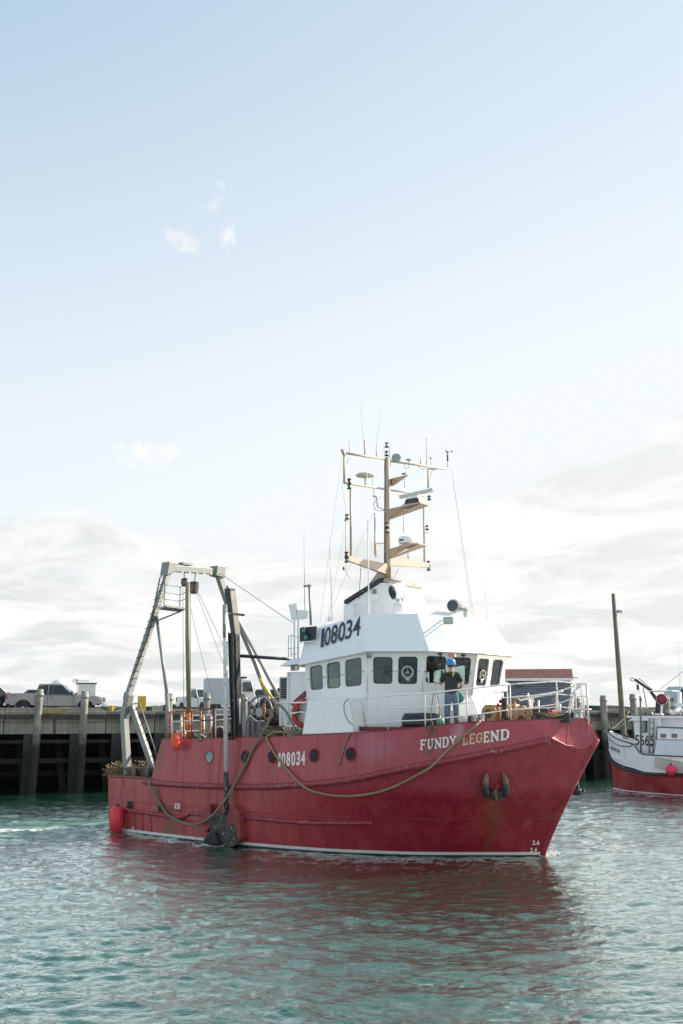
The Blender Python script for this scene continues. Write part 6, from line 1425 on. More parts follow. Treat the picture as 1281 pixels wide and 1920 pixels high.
# ============================================================ loose things on and over the ship
def top_mesh(mb, name, mat, label, cat, group=None, bevel=0):
    o = mb.build(name, mat, None, SM, bevel=bevel); rebase(o); return tag(o, label, cat, group)
buoy_or = paint('orange_buoy', (.80, .075, .035), .35, var=.08, bump=0); buoy_pk = paint('pink_red_buoy', (.72, .03, .045), .35, var=.12, sc=3, bump=0)
def fender(px, py, t, rx, rz, tilt, mat, label, name='hanging_fender', rope_to=None):
    c = T(px, py, t); M = SM @ Matrix.Translation(c) @ Matrix.Rotation(tilt, 4, 'Y'); e = empty(name, M, label, 'fender')
    prof = [(.02, -rz)] + [(rx * math.cos(a) ** .55, rz * .97 * math.sin(a)) for a in [R(-80 + 16 * k) for k in range(11)]] + [(.05, rz * .95)]
    MB().lathe(prof, n=20).build('float', mat, e); MB().lathe([(.10, rz * .78), (.08, rz * .98), (.05, rz * 1.08), (.02, rz * 1.15)], n=12).build('collar', gasket, e)
    if rope_to: 
        p = e.matrix_world.inverted() @ (SM @ T(*rope_to)); MB().path([(0, 0, rz * 1.05), (p.x, p.y, p.z)], .012, 5).build('lanyard', rope_pale, e)
fender(330, 1390, -3.72, .155, .29, R(-10), buoy_or, 'orange oblong fender hanging over the bulwark below the rusty aft rail', rope_to=(338, 1370, -3.4))
fender(219, 1536, -3.66, .245, .42, 0, buoy_pk, 'large red oblong fender hanging low at the stern corner near the water', rope_to=(230, 1458, -3.42))
# mooring lines
def rope(name, pts, r, mat, label, n=8, cat='rope'):
    P_ = catmull(pts, 5); mb = MB(); mb.path(P_, r, n); return top_mesh(mb, name, mat, label, cat)
def hr(x, y, off): 
    return hp(x, y, off)
rope('mooring_rope', [T(560, 1376, -3.2), T(547, 1352, -3.35), T(533, 1330, -3.4), T(520, 1322, -3.5), T(508, 1340, -3.6), T(498, 1366, -3.72), hr(480, 1400, .07), hr(462, 1437, .06), hr(444, 1473, .13), T(425, 1496, -3.98), T(400, 1527, -4.02), T(372, 1545, -3.8), T(345, 1543, -3.72), hr(318, 1527, .07), hr(300, 1500, .06), hr(288, 1472, .15), T(283, 1459, -3.5)], .038, rope_green, 'thick grey-green rope looping down the aft hull past the black plate')
rope('mooring_rope', [T(560, 1378, -3.3), T(520, 1372, -3.5), T(505, 1378, -3.6), hr(503, 1386, .06), hr(520, 1417, .06), hr(545, 1447, .06), hr(575, 1472, .14), hr(605, 1486, .07), hr(645, 1490.5, .06), hr(690, 1487, .06), hr(735, 1474, .07), hr(780, 1451, .08), hr(810, 1431, .14), hr(840, 1407, .07), hr(870, 1380, .07), T(890, 1363, -2.85), T(901, 1352, -2.5)], .032, rope_tan, 'long tan rope sagging along the hull from amidships to the fairlead at the name')
rope('thin_line', [T(371, 1386, -3.6), T(369.5, 1450, -3.95), T(369, 1520, -3.98), T(368, 1582, -3.9)], .010, rope_pale, 'thin pale line hanging straight down the hull right of the orange fender', 5)
rope('thin_line', [T(490, 1350, -3.3), T(476, 1386, -3.62), T(455, 1430, -3.7), T(430, 1498, -4.0), T(406, 1555, -3.95)], .010, rope_pale, 'thin pale line slanting from the net drum down to the black plate', 5)
rope('thin_line', [T(416, 1385, -3.6), T(413, 1420, -3.65), T(405, 1520, -3.8)], .010, wire, 'dark thin line running down the hull just left of the white outboard pole', 5)
rope('thin_line', [T(655, 1375, -3.55), hr(650, 1390, .02), hr(642, 1412, .02), hr(636, 1434, .02)], .024, rope_pale, 'short frayed grey rope end hanging over the bulwark above the forward porthole', 6)
rope('thin_line', [T(808, 1358, -3.1), hr(803, 1375, .03), hr(800, 1400, .03), hr(803, 1415, .03), hr(812, 1400, .03), T(816, 1372, -3.12), T(808, 1345, -2.9), T(812, 1310, -2.8), T(817, 1296, -2.75), T(822, 1312, -2.7), T(825, 1345, -2.7)], .014, rope_green, 'looped grey line over the bow rail and across the first letter of the name', 5)
MB().ball(T(826, 1354, -2.75), (.12, .1, .14), 10, 7).build('green_float', paint('float_green', (.12, .28, .22), .5), ship)
# gantry blocks with chains, top-level because they hang
def block(px, py, t, r, label, top):
    c = T(px, py, t); e = empty('pulley_block', SM @ Matrix.Translation(c), label, 'pulley block', 'pulley blocks under the gantry beam')
    MB().hexa([(-r * .6, -r * .55, -r * 1.5), (r * .6, -r * .55, -r * 1.5), (r * .6, r * .55, -r * 1.5), (-r * .6, r * .55, -r * 1.5), (-r, -r * .5, r * .9), (r, -r * .5, r * .9), (r, r * .5, r * .9), (-r, r * .5, r * .9)]).build('cheek', dark_steel, e, bevel=.04)
    MB().lathe([(r * .75, -r * .6), (r * .75, r * .6)], (0, 0, -r * .3), (0, 1, 0), 14).build('sheave', paint('sheave', (.16, .09, .07), .5, rust=.5), e)
    q = e.matrix_world.inverted() @ (SM @ T(*top)); n = max(3, int((q - V3(0, 0, r)).length / .09))
    for k in range(n):
        p = V3(0, 0, r * .9).lerp(q, (k + .5) / n); ax_ = (q - V3(0, 0, r)).normalized(); sd = V3(1, 0, 0) if k % 2 else V3(0, 1, 0)
        MB().path([p + ax_ * .05 * math.sin(a) + sd * .026 * math.cos(a) for a in [2 * math.pi * j / 8 for j in range(8)]], .011, 4, closed=True).build('chain_link', dark_steel, e)
block(345.5, 1090, ltop.y + .9, .13, 'smaller dark red pulley block hanging left of the other under the gantry beam', (346, 1070, ltop.y + .9))
block(364, 1099, ltop.y + 1.4, .19, 'larger dark pulley block on chains under the middle of the gantry beam', (368, 1070, ltop.y + 1.4))
def wire_top(a, b, label, r=.008, drop=0, mat=wire, mid=None):
    P_ = sag(a, b, drop, 12) if drop else [a, b]
    if mid: P_ = [a] + mid + [b]
    return top_mesh(MB().path(P_, r, 5), 'wire_rope', mat, label, 'cable')
yb3 = ltop.y + 1.4
wire_top(T(411, 1074, rtop.y), T(548, 1167, -2.2), 'steel wire from the gantry\'s right corner down to the lamp boxes on the roof', .010)
wire_top(T(368, 1110, yb3), T(421, 1250, -1.4), 'steel wire from the large block slanting down behind the white pole\'s upper part', .008)
wire_top(T(358, 1140, -1.2), T(415, 1350, -2.2), 'slack thin wire running from the green pole down to the aft rail', .007, .25)
wire_top(T(371, 1109, yb3), T(486, 1351, -1.6), 'long steel wire from the large block behind the black column to the net drum', .009)
wire_top(T(343, 1102, -1.5), T(344.5, 1332, -2.7), 'vertical steel wire just left of the green pole', .008)
wire_top(T(357.5, 1100, -1.3), T(357.5, 1332, -2.6), 'vertical steel wire just right of the green pole', .008)
# anchor in its pocket
ac = hp(927, 1480, .10); an_, nn = hh(927, 1478); nn = V3(nn.x, nn.y, 0).normalized()
tx = V3(0, 0, 1).cross(nn).normalized(); tx = tx if tx.x > 0 else -tx
anc = empty('anchor', SM @ Matrix.Translation(hp(927, 1489)), 'black stockless anchor with worn flukes, housed on the bow below the name', 'anchor')
def AL(px, py, off): return (anc.matrix_world.inverted() @ (SM @ hp(px, py, off)))
am = paint('anchor_black', (.014, .020, .026), .5, var=.2, sc=4, rust=.08); af = paint('anchor_worn', (.20, .13, .08), .6, var=.5, sc=5, rust=.5)
for s_ in (-1, 1):
    cx4 = 927 + s_ * 18.5
    MB().path([AL(927 + s_ * 12, 1484, .14), AL(cx4 - s_ * 1, 1481, .17), AL(cx4, 1472, .17), AL(cx4, 1464, .15)], [.07, .09, .085, .078], 10).build('fluke', am, anc)
    MB().path([AL(cx4, 1465, .15), AL(cx4 - s_ * .3, 1457, .13), AL(cx4 - s_ * 2.5, 1450, .10), AL(cx4 - s_ * 4, 1447, .06)], [.08, .074, .05, .02], 10).build('fluke_tip', af, anc)
MB().hexa([AL(918, 1489, .02), AL(935, 1489, .02), AL(935, 1489, .24), AL(918, 1489, .24), AL(915, 1476, .02), AL(939, 1476, .02), AL(939, 1476, .22), AL(915, 1476, .22)]).build('crown', am, anc, bevel=.03); MB().path([AL(925.5, 1489, .25), AL(925.5, 1472, .16)], [.045, .055], 8).build('shank', paint('shank_rust', (.16, .07, .04), .6, rust=.6), anc)
MB().lathe([(.16, 0), (.17, .05), (.12, .07)], AL(927, 1474, -.02), (SM.inverted().to_3x3().inverted() @ V3(0, 0, 0)) if 0 else (0, -1, 0), 14).build('hawse_rim', hull_red, anc)
# second anchor tip showing behind the stem
c = T(1082, 1482, .55); pa = empty('anchor', SM @ Matrix.Translation(c), 'dark anchor just showing behind the stem on the far side of the bow', 'anchor')
MB().path([(0, 0, .35), (.02, 0, .05), (-.04, .0, -.05)], .05, 7).build('shank', am, pa); MB().ball((0, 0, -.04), (.16, .12, .10), 10, 7).build('crown', am, pa); MB().path([(.1, 0, -.02), (.22, 0, .0)], .03, 6).build('fluke', am, pa)
MB().path([(0, 0, .35), (-.03, .1, .75)], .03, 5).build('chain', dark_steel, pa)
# scallop gear heaped on the stern, discs of the dredge
net_m = paint('dredge_netting', (.20, .13, .06), .9, var=.8, sc=9)
def heap(px0, px1, py, t, label, seed, h=.45):
    q = random.Random(seed); a, b = T(px0, py, t), T(px1, py, t); mb = MB()
    for k in range(420):
        f = q.random(); c = a.lerp(b, f) + V3(0, q.uniform(-.3, .45), q.uniform(-.05, h) * (1 - abs(f - .5) * .7)); s = q.uniform(.03, .07)
        ax_ = V3(q.uniform(-1, 1), q.uniform(-1, 1), q.uniform(-1, 1)).normalized(); bx_ = ax_.cross(V3(.3, .5, .8)).normalized()
        mb.add([c - ax_ * s, c + bx_ * s * .8, c + ax_ * s, c - bx_ * s * .8 + V3(0, 0, s * .5)], [(0, 1, 2), (0, 2, 3)])
    mb.box((a + b) / 2 + V3(0, .1, h * .25), ((b - a).length * .9, .5, h * .6)); o = mb.build('dredge_netting', net_m, None, SM, fix=False); rebase(o); tag(o, label, 'netting', kind='stuff')
heap(206, 234, 1452, -3.0, 'brown dredge netting heaped on the stern left of the gantry foot', 2, .42); heap(244, 286, 1455, -2.9, 'brown dredge netting heaped on the stern between gantry foot and ladder', 3, .50)
for x, lab in ((251, 'flat grey bobbin disc on the stern, left one of the pair beside the netting'), (276, 'flat grey bobbin disc on the stern under the ladder, right one of the pair')):
    o = MB().lathe([(.05, -.06), (.22, -.05), (.24, 0), (.22, .05), (.05, .06)], T(x, 1450.5, -3.2), V3(-.5, -.8, 0), 20).build('bobbin_disc', paint('disc_rubber', (.10, .085, .07), .6, var=.4, sc=5), None, SM); rebase(o); tag(o, lab, 'bobbin', 'rubber bobbin discs on the stern')
# ============================================================ THE MAN ON THE FOREDECK
hx = T(848, 1362, -2.12); fz = sheer_z(hx.x) - .10
pw = SM @ V3(hx.x, hx.y, fz)
person = empty('person', Matrix.Translation(pw) @ Matrix.Rotation(R(-6), 4, 'Z') @ Matrix.Scale(1.03, 4), 'man in black T-shirt, jeans and blue hard hat at the bow rail, from behind', 'person')
def skin(name, verts, edges, radii, mat, parent, sub=2, root=0):
    me = bpy.data.meshes.new(name); me.from_pydata(verts, edges, []); o = link(bpy.data.objects.new(name, me)); o.parent = parent
    m = o.modifiers.new('skin', 'SKIN'); m.use_smooth_shade = True
    for i, r in enumerate(radii):
        sv = me.skin_vertices[0].data[i]; sv.radius = r if isinstance(r, tuple) else (r, r); sv.use_root = (i == root)
    s = o.modifiers.new('sub', 'SUBSURF'); s.levels = sub; s.render_levels = sub
    me.materials.append(mat); return o
skin_m = paint('skin', (.50, .27, .19), .5, var=.08, bump=0); shirt_m = paint('black_cotton', (.016, .018, .022), .85, var=.3, sc=5, bump=.2); jeans_m = paint('blue_denim', (.11, .17, .23), .85, var=.3, sc=6, bump=.2); boot_m = paint('brown_boots', (.13, .09, .065), .6, var=.3); hat_m = paint('blue_hard_hat', (.04, .24, .55), .25, var=.03, bump=0); hair_m = paint('brown_hair', (.06, .04, .03), .7)
hs_ = 1.0
v = [(0, 0, .96), (0, 0, 1.12), (0, .01, 1.28), (0, 0, 1.42), (0, .0, 1.50), (0, .015, 1.57), (0, .03, 1.66), (0, .02, 1.74),
     (-.10, 0, .90), (-.115, .02, .50), (-.12, -.01, .09), (.10, 0, .90), (.115, .015, .50), (.13, 0, .09),
     (-.17, 0, 1.42), (-.235, .02, 1.29), (-.285, .09, 1.17), (-.255, .19, 1.31), (-.235, .23, 1.40),
     (.17, 0, 1.42), (.235, -.02, 1.28), (.275, -.03, 1.14), (.22, .09, 1.08), (.165, .15, 1.05), (-.12, .08, .04), (.13, .09, .04)]
e = [(0, 1), (1, 2), (2, 3), (3, 4), (4, 5), (5, 6), (6, 7), (0, 8), (8, 9), (9, 10), (0, 11), (11, 12), (12, 13), (3, 14), (14, 15), (15, 16), (16, 17), (17, 18), (3, 19), (19, 20), (20, 21), (21, 22), (22, 23), (10, 24), (13, 25)]
r_ = [(.15, .11), (.14, .10), (.155, .11), (.14, .10), .055, .06, (.075, .09), (.06, .08), .085, .062, .045, .085, .062, .045, .062, .050, .042, .034, .030, .062, .050, .042, .034, .030, .04, .04]
# five fingers on each hand, curled round the radio / hanging at the belt
def hand(base, dirv, side, curl, n0):
    dirv = Vector(dirv).normalized(); side = Vector(side).normalized(); pal = dirv.cross(side)
    vv = []; ee = []; rr2 = []
    b = Vector(base); pm = b + dirv * .05; i0 = n0; vv.append(tuple(pm)); ee.append((None, i0)); rr2.append(.026)
    k = i0 + 1
    for f, (o_, L_) in enumerate(((-.028, .058), (-.010, .068), (.010, .066), (.027, .05))):
        p1 = pm + dirv * .025 + side * o_; p2 = p1 + (dirv * .7 + pal * curl).normalized() * L_ * .55; p3 = p2 + (dirv * .1 + pal * curl * 1.4).normalized() * L_ * .5
        vv += [tuple(p1), tuple(p2), tuple(p3)]; ee += [(i0, k), (k, k + 1), (k + 1, k + 2)]; rr2 += [.010, .0088, .0075]; k += 3
    p1 = b + side * -.035 + dirv * .02; p2 = p1 + (dirv * .6 + side * -.5 + pal * .5).normalized() * .035; vv += [tuple(p1), tuple(p2)]; ee += [(i0, k), (k, k + 1)]; rr2 += [.012, .009]
    return vv, ee, rr2
for wrist, dr, sd, cu in ((18, (.12, .25, .95), (1, 0, 0), .8), (23, (-.8, .5, -.2), (0, .3, 1), .7)):
    vv, ee, r2_ = hand(v[wrist], dr, sd, cu, len(v)); ee = [(wrist, b) if a is None else (a, b) for a, b in ee]; v += vv; e += ee; r_ += r2_
skin('body', v, e, r_, skin_m, person)
MB().ball((0, .03, 1.655), (.078, .098, .115), 18, 14).build('face_and_head', skin_m, person)
mb = MB(); mb.ball((0, .125, 1.64), (.014, .022, .026), 8, 6); mb.build('nose', skin_m, person)
for s_ in (-1, 1): MB().ball((s_ * .080, .02, 1.645), (.012, .025, .034), 8, 6).build('ear', skin_m, person); MB().ball((s_ * .032, .118, 1.665), (.013, .01, .009), 8, 6).build('eye', gasket, person)
MB().box((0, .122, 1.605), (.045, .012, .008)).build('mouth', maroon, person)
MB().ball((0, .012, 1.675), (.083, .095, .10), 16, 12).build('hair', hair_m, person)
sv = [(0, 0, .86), (0, 0, 1.08), (0, .01, 1.25), (0, 0, 1.40), (0, -.005, 1.49), (-.175, 0, 1.41), (-.235, .015, 1.30), (-.262, .05, 1.235), (.175, 0, 1.41), (.235, -.015, 1.30), (.262, -.025, 1.20)]
se = [(0, 1), (1, 2), (2, 3), (3, 4), (3, 5), (5, 6), (6, 7), (3, 8), (8, 9), (9, 10)]
skin('t_shirt', sv, se, [(.205, .16), (.185, .14), (.185, .135), (.165, .12), (.085, .08), .085, .078, .072, .085, .078, .074], shirt_m, person)
mb = MB(); mb.path([(-.1, -.085, 1.44), (0, -.115, 1.42), (.1, -.085, 1.44)], [.03, .05, .03], 8); mb.build('hood', shirt_m, person)
skin('jeans', [(0, 0, 1.06), (0, 0, .88), (-.095, 0, .84), (-.115, .02, .50), (-.12, -.005, .13), (.095, 0, .84), (.115, .015, .50), (.13, 0, .07)], [(0, 1), (1, 2), (2, 3), (3, 4), (1, 5), (5, 6), (6, 7)], [(.165, .125), (.17, .13), .108, .083, .075, .108, .083, .075], jeans_m, person)
for x in (-.12, .13):
    mb = MB(); mb.path([(x, -.02, .30), (x, -.01, .08)], [.066, .06], 10); mb.hexa([(x - .05, -.07, 0), (x + .05, -.07, 0), (x + .055, .20, 0), (x - .055, .20, 0), (x - .045, -.06, .11), (x + .045, -.06, .11), (x + .045, .18, .07), (x - .045, .18, .07)]); mb.build('boot', boot_m, person, bevel=.02)
hm = MB(); hm.lathe([(.14, -.01), (.142, .0), (.132, .02), (.128, .06), (.112, .11), (.07, .148), (.02, .158)], (0, .015, 1.69), (0.0, -.1, 1), 24); hm.hexa([(-.07, .12, 1.69), (.07, .12, 1.69), (.05, .20, 1.68), (-.05, .20, 1.68), (-.07, .12, 1.70), (.07, .12, 1.70), (.05, .20, 1.69), (-.05, .20, 1.69)]); hm.bar((0, -.12, 1.79), (0, .13, 1.82), .03, .03); hm.build('hard_hat', hat_m, person)
MB().box((.055, -.135, 1.42), (.028, .012, .12), Matrix.Rotation(R(12), 3, 'Y')).build('neon_tag', paint('neon_green', (.45, .75, .05), .6, bump=0), person)
rdo = tag(MB().box((0, 0, .09), (.055, .035, .18)).box((.015, 0, .22), (.012, .012, .10)).build('handheld_radio', gasket, None, Matrix.Translation(pw + V3(-.225, .27, 1.40)), bevel=.006), 'black handheld radio raised in the man\'s left hand', 'radio')
o = MB().lathe([(.02, 0), (.14, .01), (.15, .03), (.10, .05), (.02, .06)], (0, 0, 0), (0, 1, 0), 18).build('green_hat', paint('green_tarp', (.06, .27, .20), .6), None, Matrix.Translation(pw + V3(.235, .35, .86))); o.name = 'green_disc'; tag(o, 'round green cloth disc behind the man\'s right hip, hanging on the rail', 'disc')
o = None
# ============================================================ SECOND BOAT (moored, at the right edge)
BO = onwater(1150.5, 1483); BANG = math.pi - R(31)
# local frame: x forward (towards its bow, up-left), y to its port side... the near side is y > 0
BF = Frame(BO, BANG); BM = BF.M
b2 = tag(empty('moored_boat', BM), 'small fishing boat with red bottom and white topsides and cabin, moored at the right edge', 'fishing boat')
print('boat2 side: ', [tuple(round(c, 2) for c in BF.Z(x, y, 0)) for x, y in ((1150, 1483), (1211, 1491), (1281, 1493.6))])
sgn = 1 if BF.Z(1281, 1500, 0).y > 0 else -1
def BT(px, py, t): return BF.T(px, py, sgn * abs(t) if t >= 0 else -sgn * abs(t))
w_st = [(0, 0), (-.35, .35), (-1.0, .85), (-2.2, 1.45), (-2.6, 1.55), (-4.0, 1.85), (-7, 2.0), (-11, 1.85)]
k_st = [(1144.5, 1420, 0), (1152, 1432, .45), (1168, 1441, 1.0), (1188, 1446.5, 1.5), (1198, 1448.5, 1.66), (1230, 1453, 2.0), (1281, 1460, 2.25)]
t_st = [(1138.5, 1370, 0), (1144, 1376, .5), (1158, 1385.5, 1.05), (1187, 1395, 1.72), (1199, 1410.5, 1.84), (1225, 1416, 2.1)]
KB = [BT(*q) for q in k_st]; KB = [V3(p.x, abs(p.y), p.z) for p in KB] + [V3(-8, 2.25, 1.0), V3(-11, 2.1, 1.05)]
TB = [BT(*q) for q in t_st]; TB = [V3(p.x, abs(p.y), p.z) for p in TB]; TB += [V3(-11, 2.15, 1.4)]; WB2 = [V3(a, b, 0) for a, b in w_st] 
KB2 = [KB[0], KB[1], KB[2], KB[3], KB[4], KB[5], V3(-7, 2.25, 1.0), V3(-11, 2.1, 1.05)]
TB2 = [TB[0], TB[1], TB[2], TB[3], TB[4], V3(KB[5].x, 2.15, TB[5].z), V3(-7, 2.28, TB[5].z - .1), V3(-11, 2.15, 1.5)]
print('KB', [tuple(round(c, 2) for c in p) for p in KB2]); print('TB', [tuple(round(c, 2) for c in p) for p in TB2])
A3 = [catmull(L, 5, (3,)) for L in (WB2, KB2, TB2)]
b_red = paint('faded_bottom_red', (.30, .022, .025), .45, var=.3, sc=1.2, streak=.4, dirt=(.4, .2, .18), dirtamt=.3); b_white = paint('boat_white', (.84, .85, .85), .4, var=.06, sc=1.5, rust=.12, rustcol=(.45, .26, .06), streak=.5); b_black = paint('boat_black', (.02, .025, .03), .45); b_blue = paint('boat_blue_trim', (.04, .09, .13), .4)
hb2 = MB(); lv_ = [-.5, 0, .08, .20, .5, .8, 1.0]
lv2 = [0, .06, .35, .65, 1.0]
n2 = len(A3[0])
def hp2(i, l):
    W, K, Tt = (A[i] for A in A3)
    if l < 0: return V3(W.x, W.y * .8, l)
    if l <= 1: return W.lerp(K, l)
    return K.lerp(Tt, l - 1)
LL = [-.6, 0, .06, .105, .3, .6, 1.0, 1.001, 1.12, 1.14, 1.3, 1.6, 1.86, 2.0]
for s_ in (1, -1):
    b0 = len(hb2.v)
    for i in range(n2):
        for l in LL: p = hp2(i, l); hb2.v.append(V3(p.x, p.y * s_ * sgn, p.z))
    for i in range(n2 - 1):
        for j in range(len(LL) - 1):
            m_ = (LL[j] + LL[j + 1]) / 2; hb2.mi = 0 if m_ < .06 or (.105 < m_ < 1) else (1 if m_ < .2 else (2 if m_ < 1.13 else (1 if m_ < 1.95 else 2)))
            if m_ < 0: hb2.mi = 0
            q = (b0 + i * len(LL) + j, b0 + (i + 1) * len(LL) + j, b0 + (i + 1) * len(LL) + j + 1, b0 + i * len(LL) + j + 1); hb2.face(q, True)
hb2.build('hull', [b_red, b_white, b_black], b2)
BHB = BVHTree.FromPolygons(hb2.v, hb2.f); bh2 = caster(BHB, BF)
# guard at the knuckle, gunwale rails, raised bow rail line
MB().path([V3(p.x, (p.y + .02) * sgn, p.z + .02) for p in A3[1]], .07, 7).build('guard', b_black, b2); MB().path([V3(p.x, p.y * sgn, p.z) for p in A3[2]], .032, 6).build('gunwale', b_black, b2); MB().path([V3(p.x, -p.y * sgn, p.z) for p in A3[2]], .045, 6).build('gunwale', b_white, b2)
lw = [A3[1][i].lerp(A3[2][i], .78 - .0 * i) if i < 10 else (A3[1][i].lerp(A3[2][i], .78 + .22 * min(1, (i - 10) / 10)) if i < 15 else A3[2][i]) for i in range(n2)]; MB().path([V3(p.x, (p.y + .015) * sgn, p.z) for p in lw[:30]], .025, 5).build('blue_line', b_blue, b2)
dk = MB()
for i in range(0, n2 - 1):
    a, b = A3[2][i], A3[2][i + 1]; z1, z2 = A3[1][i].z + .42 if i < 12 else .95, A3[1][i + 1].z + .42 if i + 1 < 12 else .95
    dk.add([V3(a.x, a.y * .94, z1), V3(b.x, b.y * .94, z2), V3(b.x, -b.y * .94, z2), V3(a.x, -a.y * .94, z1)], [(0, 1, 2, 3)])
dk.build('deck', b_white, b2)
# cabin: near wall carrying the number
def yv(t): return t * sgn
tw_ = 1.45
cab0 = BT(1192, 1418, tw_); cab1 = BT(1228, 1418, tw_); zt3 = BT(1210, 1346, tw_).z; zr3 = BT(1210, 1341, tw_).z
def bhex(mb, x0, x1, y0, y1, z0, z1): return mb.hexa([V3(x0, y0, z0), V3(x1, y0, z0), V3(x1, y1, z0), V3(x0, y1, z0), V3(x0, y0, z1), V3(x1, y0, z1), V3(x1, y1, z1), V3(x0, y1, z1)])
cabin = empty('cabin'); cabin.parent = b2
bhex(MB(), cab0.x, cab0.x - 1.25, yv(-tw_), yv(tw_), 1.3, zt3).build('cabin_wall', b_white, cabin, bevel=.02)
bhex(MB(), cab0.x - 1.2, cab0.x - 6, yv(-tw_ - .02), yv(tw_ - .35), .9, zt3 + .0).build('cabin_wall', b_white, cabin)
bhex(MB(), cab0.x + .28, cab0.x - 6.2, yv(-tw_ - .15), yv(tw_ + .12), zt3, zt3 + .10).build('cabin_roof', b_white, cabin)
bhex(MB(), cab0.x + .2, cab0.x - 6.2, yv(-tw_ - .1), yv(tw_ + .06), zt3 + .10, zt3 + .13).build('roof_edge', b_black, cabin)
mb = MB(); a, b = BT(1178, 1350, tw_ + .1), BT(1216, 1351, tw_ + .1); mb.hexa([V3(a.x, yv(-1.4), a.z - .03), V3(b.x, yv(-1.4), a.z - .03), V3(b.x, yv(tw_ + .12), a.z - .03), V3(a.x, yv(tw_ + .12), a.z - .03), V3(a.x - .25, yv(-1.4), zt3 + .02), V3(b.x, yv(-1.4), zt3 + .02), V3(b.x, yv(tw_ + .1), zt3 + .02), V3(a.x - .25, yv(tw_ + .1), zt3 + .02)]); mb.build('brow', b_white, cabin)
wn2 = [BT(x, y, tw_ + .012) for x, y in ((1202.5, 1373), (1213, 1373), (1213, 1352), (1202.5, 1352))]; MB().prism(wn2, (0, yv(.01), 0)).build('window_pane', paint('pale_window', (.22, .34, .33), .15, bump=0), cabin); mb = MB(); [mb.bar(wn2[k], wn2[(k + 1) % 4], .04) for k in range(4)]; mb.build('window_frame', b_black, cabin)
MB().prism([BT(x, y, tw_ + .03) for x, y in ((1210.5, 1373), (1213, 1373), (1213, 1352), (1210.5, 1352))], (0, yv(.01), 0)).build('dark_pane', b_black, cabin)
# number 5665 on the cabin side
CB = BVHTree.FromPolygons([V3(cab0.x + 2, yv(tw_), 0), V3(cab0.x - 8, yv(tw_), 0), V3(cab0.x - 8, yv(tw_), 6), V3(cab0.x + 2, yv(tw_), 6)], [(0, 1, 2, 3)]); ch2 = caster(CB, BF)
for k, ch in enumerate('5665'):
    x0 = 1190.8 + k * 9.4; lettering('number', text_mesh(ch, .01), [(x0, 1397.5 + k * .3), (x0 + 8.2, 1397.5 + k * .3), (x0 + 8.2, 1378 + k * .3), (x0, 1378 + k * .3)], ch2, text_black, b2, .02)
lettering('boat_name', text_mesh('ADVENTURE', .01), [(1145.5, 1405.5), (1163, 1412.5), (1162.5, 1406), (1145, 1398.5)], bh2, text_black, b2, .012)
# ladder, exhaust, mast
l2 = empty('cabin_ladder'); l2.parent = b2
for x in (1217.5, 1226): MB().tube(BT(x, 1413, tw_ + .2), BT(x, 1348, tw_ + .2), .03, n=6).build('side_rail', galv, l2)
for k in range(6): y = 1355 + k * 11; MB().tube(BT(1217.5, y, tw_ + .2), BT(1226, y, tw_ + .2), .02, n=5).build('rung', galv, l2)
MB().tube(BT(1202, 1410, 1.9), BT(1201, 1308, 1.9), .045, n=8).build('stay_pole', paint('weathered_pole', (.16,.14,.12), .7, var=.4, sc=5), b2); MB().tube(BT(1201, 1314, 1.9), BT(1201, 1305, 1.9), .06, n=8).build('pole_cap', galv, b2)
MB().tube(BT(1274, 1362, .4), BT(1274, 1298, .4), .09, .09, n=10).build('mast', b_white, b2); MB().tube(BT(1275, 1300, .4), BT(1275.5, 1206, .4), .02, .008, n=6).build('aerial', b_white, b2)
# drop-down wing with square ports and canvas cover
c0, c1 = BT(1232, 1385, 1.9), BT(1300, 1390, 1.9)
mb = MB(); mb.hexa([BT(1230, 1386, 1.9), BT(1310, 1388, 1.9), BT(1310, 1388, .6), BT(1230, 1386, .6), BT(1232, 1363.5, 1.9), BT(1310, 1366, 1.9), BT(1310, 1366, .6), BT(1232, 1363.5, .6)]); mb.build('wheel_shelter', b_white, b2, bevel=.02)
MB().path([BT(1230.5, 1386, 1.93), BT(1232, 1363, 1.93), BT(1310, 1366, 1.93)], .03, 5).build('shelter_trim', b_blue, b2)
for x in (1244, 1264.5): MB().prism([BT(x - 5, 1383, 1.92), BT(x + 5, 1383.5, 1.92), BT(x + 5, 1376, 1.92), BT(x - 5, 1375.5, 1.92)], (0, yv(.012), 0)).build('square_port', paint('port_grey', (.14, .16, .19), .3, bump=0), b2)
mb = MB(); mb.hexa([BT(1226, 1418, 2.15), BT(1310, 1432, 2.15), BT(1310, 1430, .8), BT(1226, 1416, .8), BT(1232, 1387, 1.95), BT(1310, 1389, 1.95), BT(1310, 1389, .8), BT(1232, 1387, .8)]); mb.build('canvas_cover', paint('white_canvas', (.62, .66, .70), .7, var=.15, sc=1.5), b2, bevel=.03)
MB().prism([BT(x, y, 2.2) for x, y in ((1228, 1438), (1300, 1452), (1300, 1432), (1230, 1420))], (0, yv(.05), 0)).build('weathered_board', paint('weathered_board', (.50, .47, .43), .7, var=.3, sc=4, chip=(.20, .13, .09), chipamt=.4), b2)
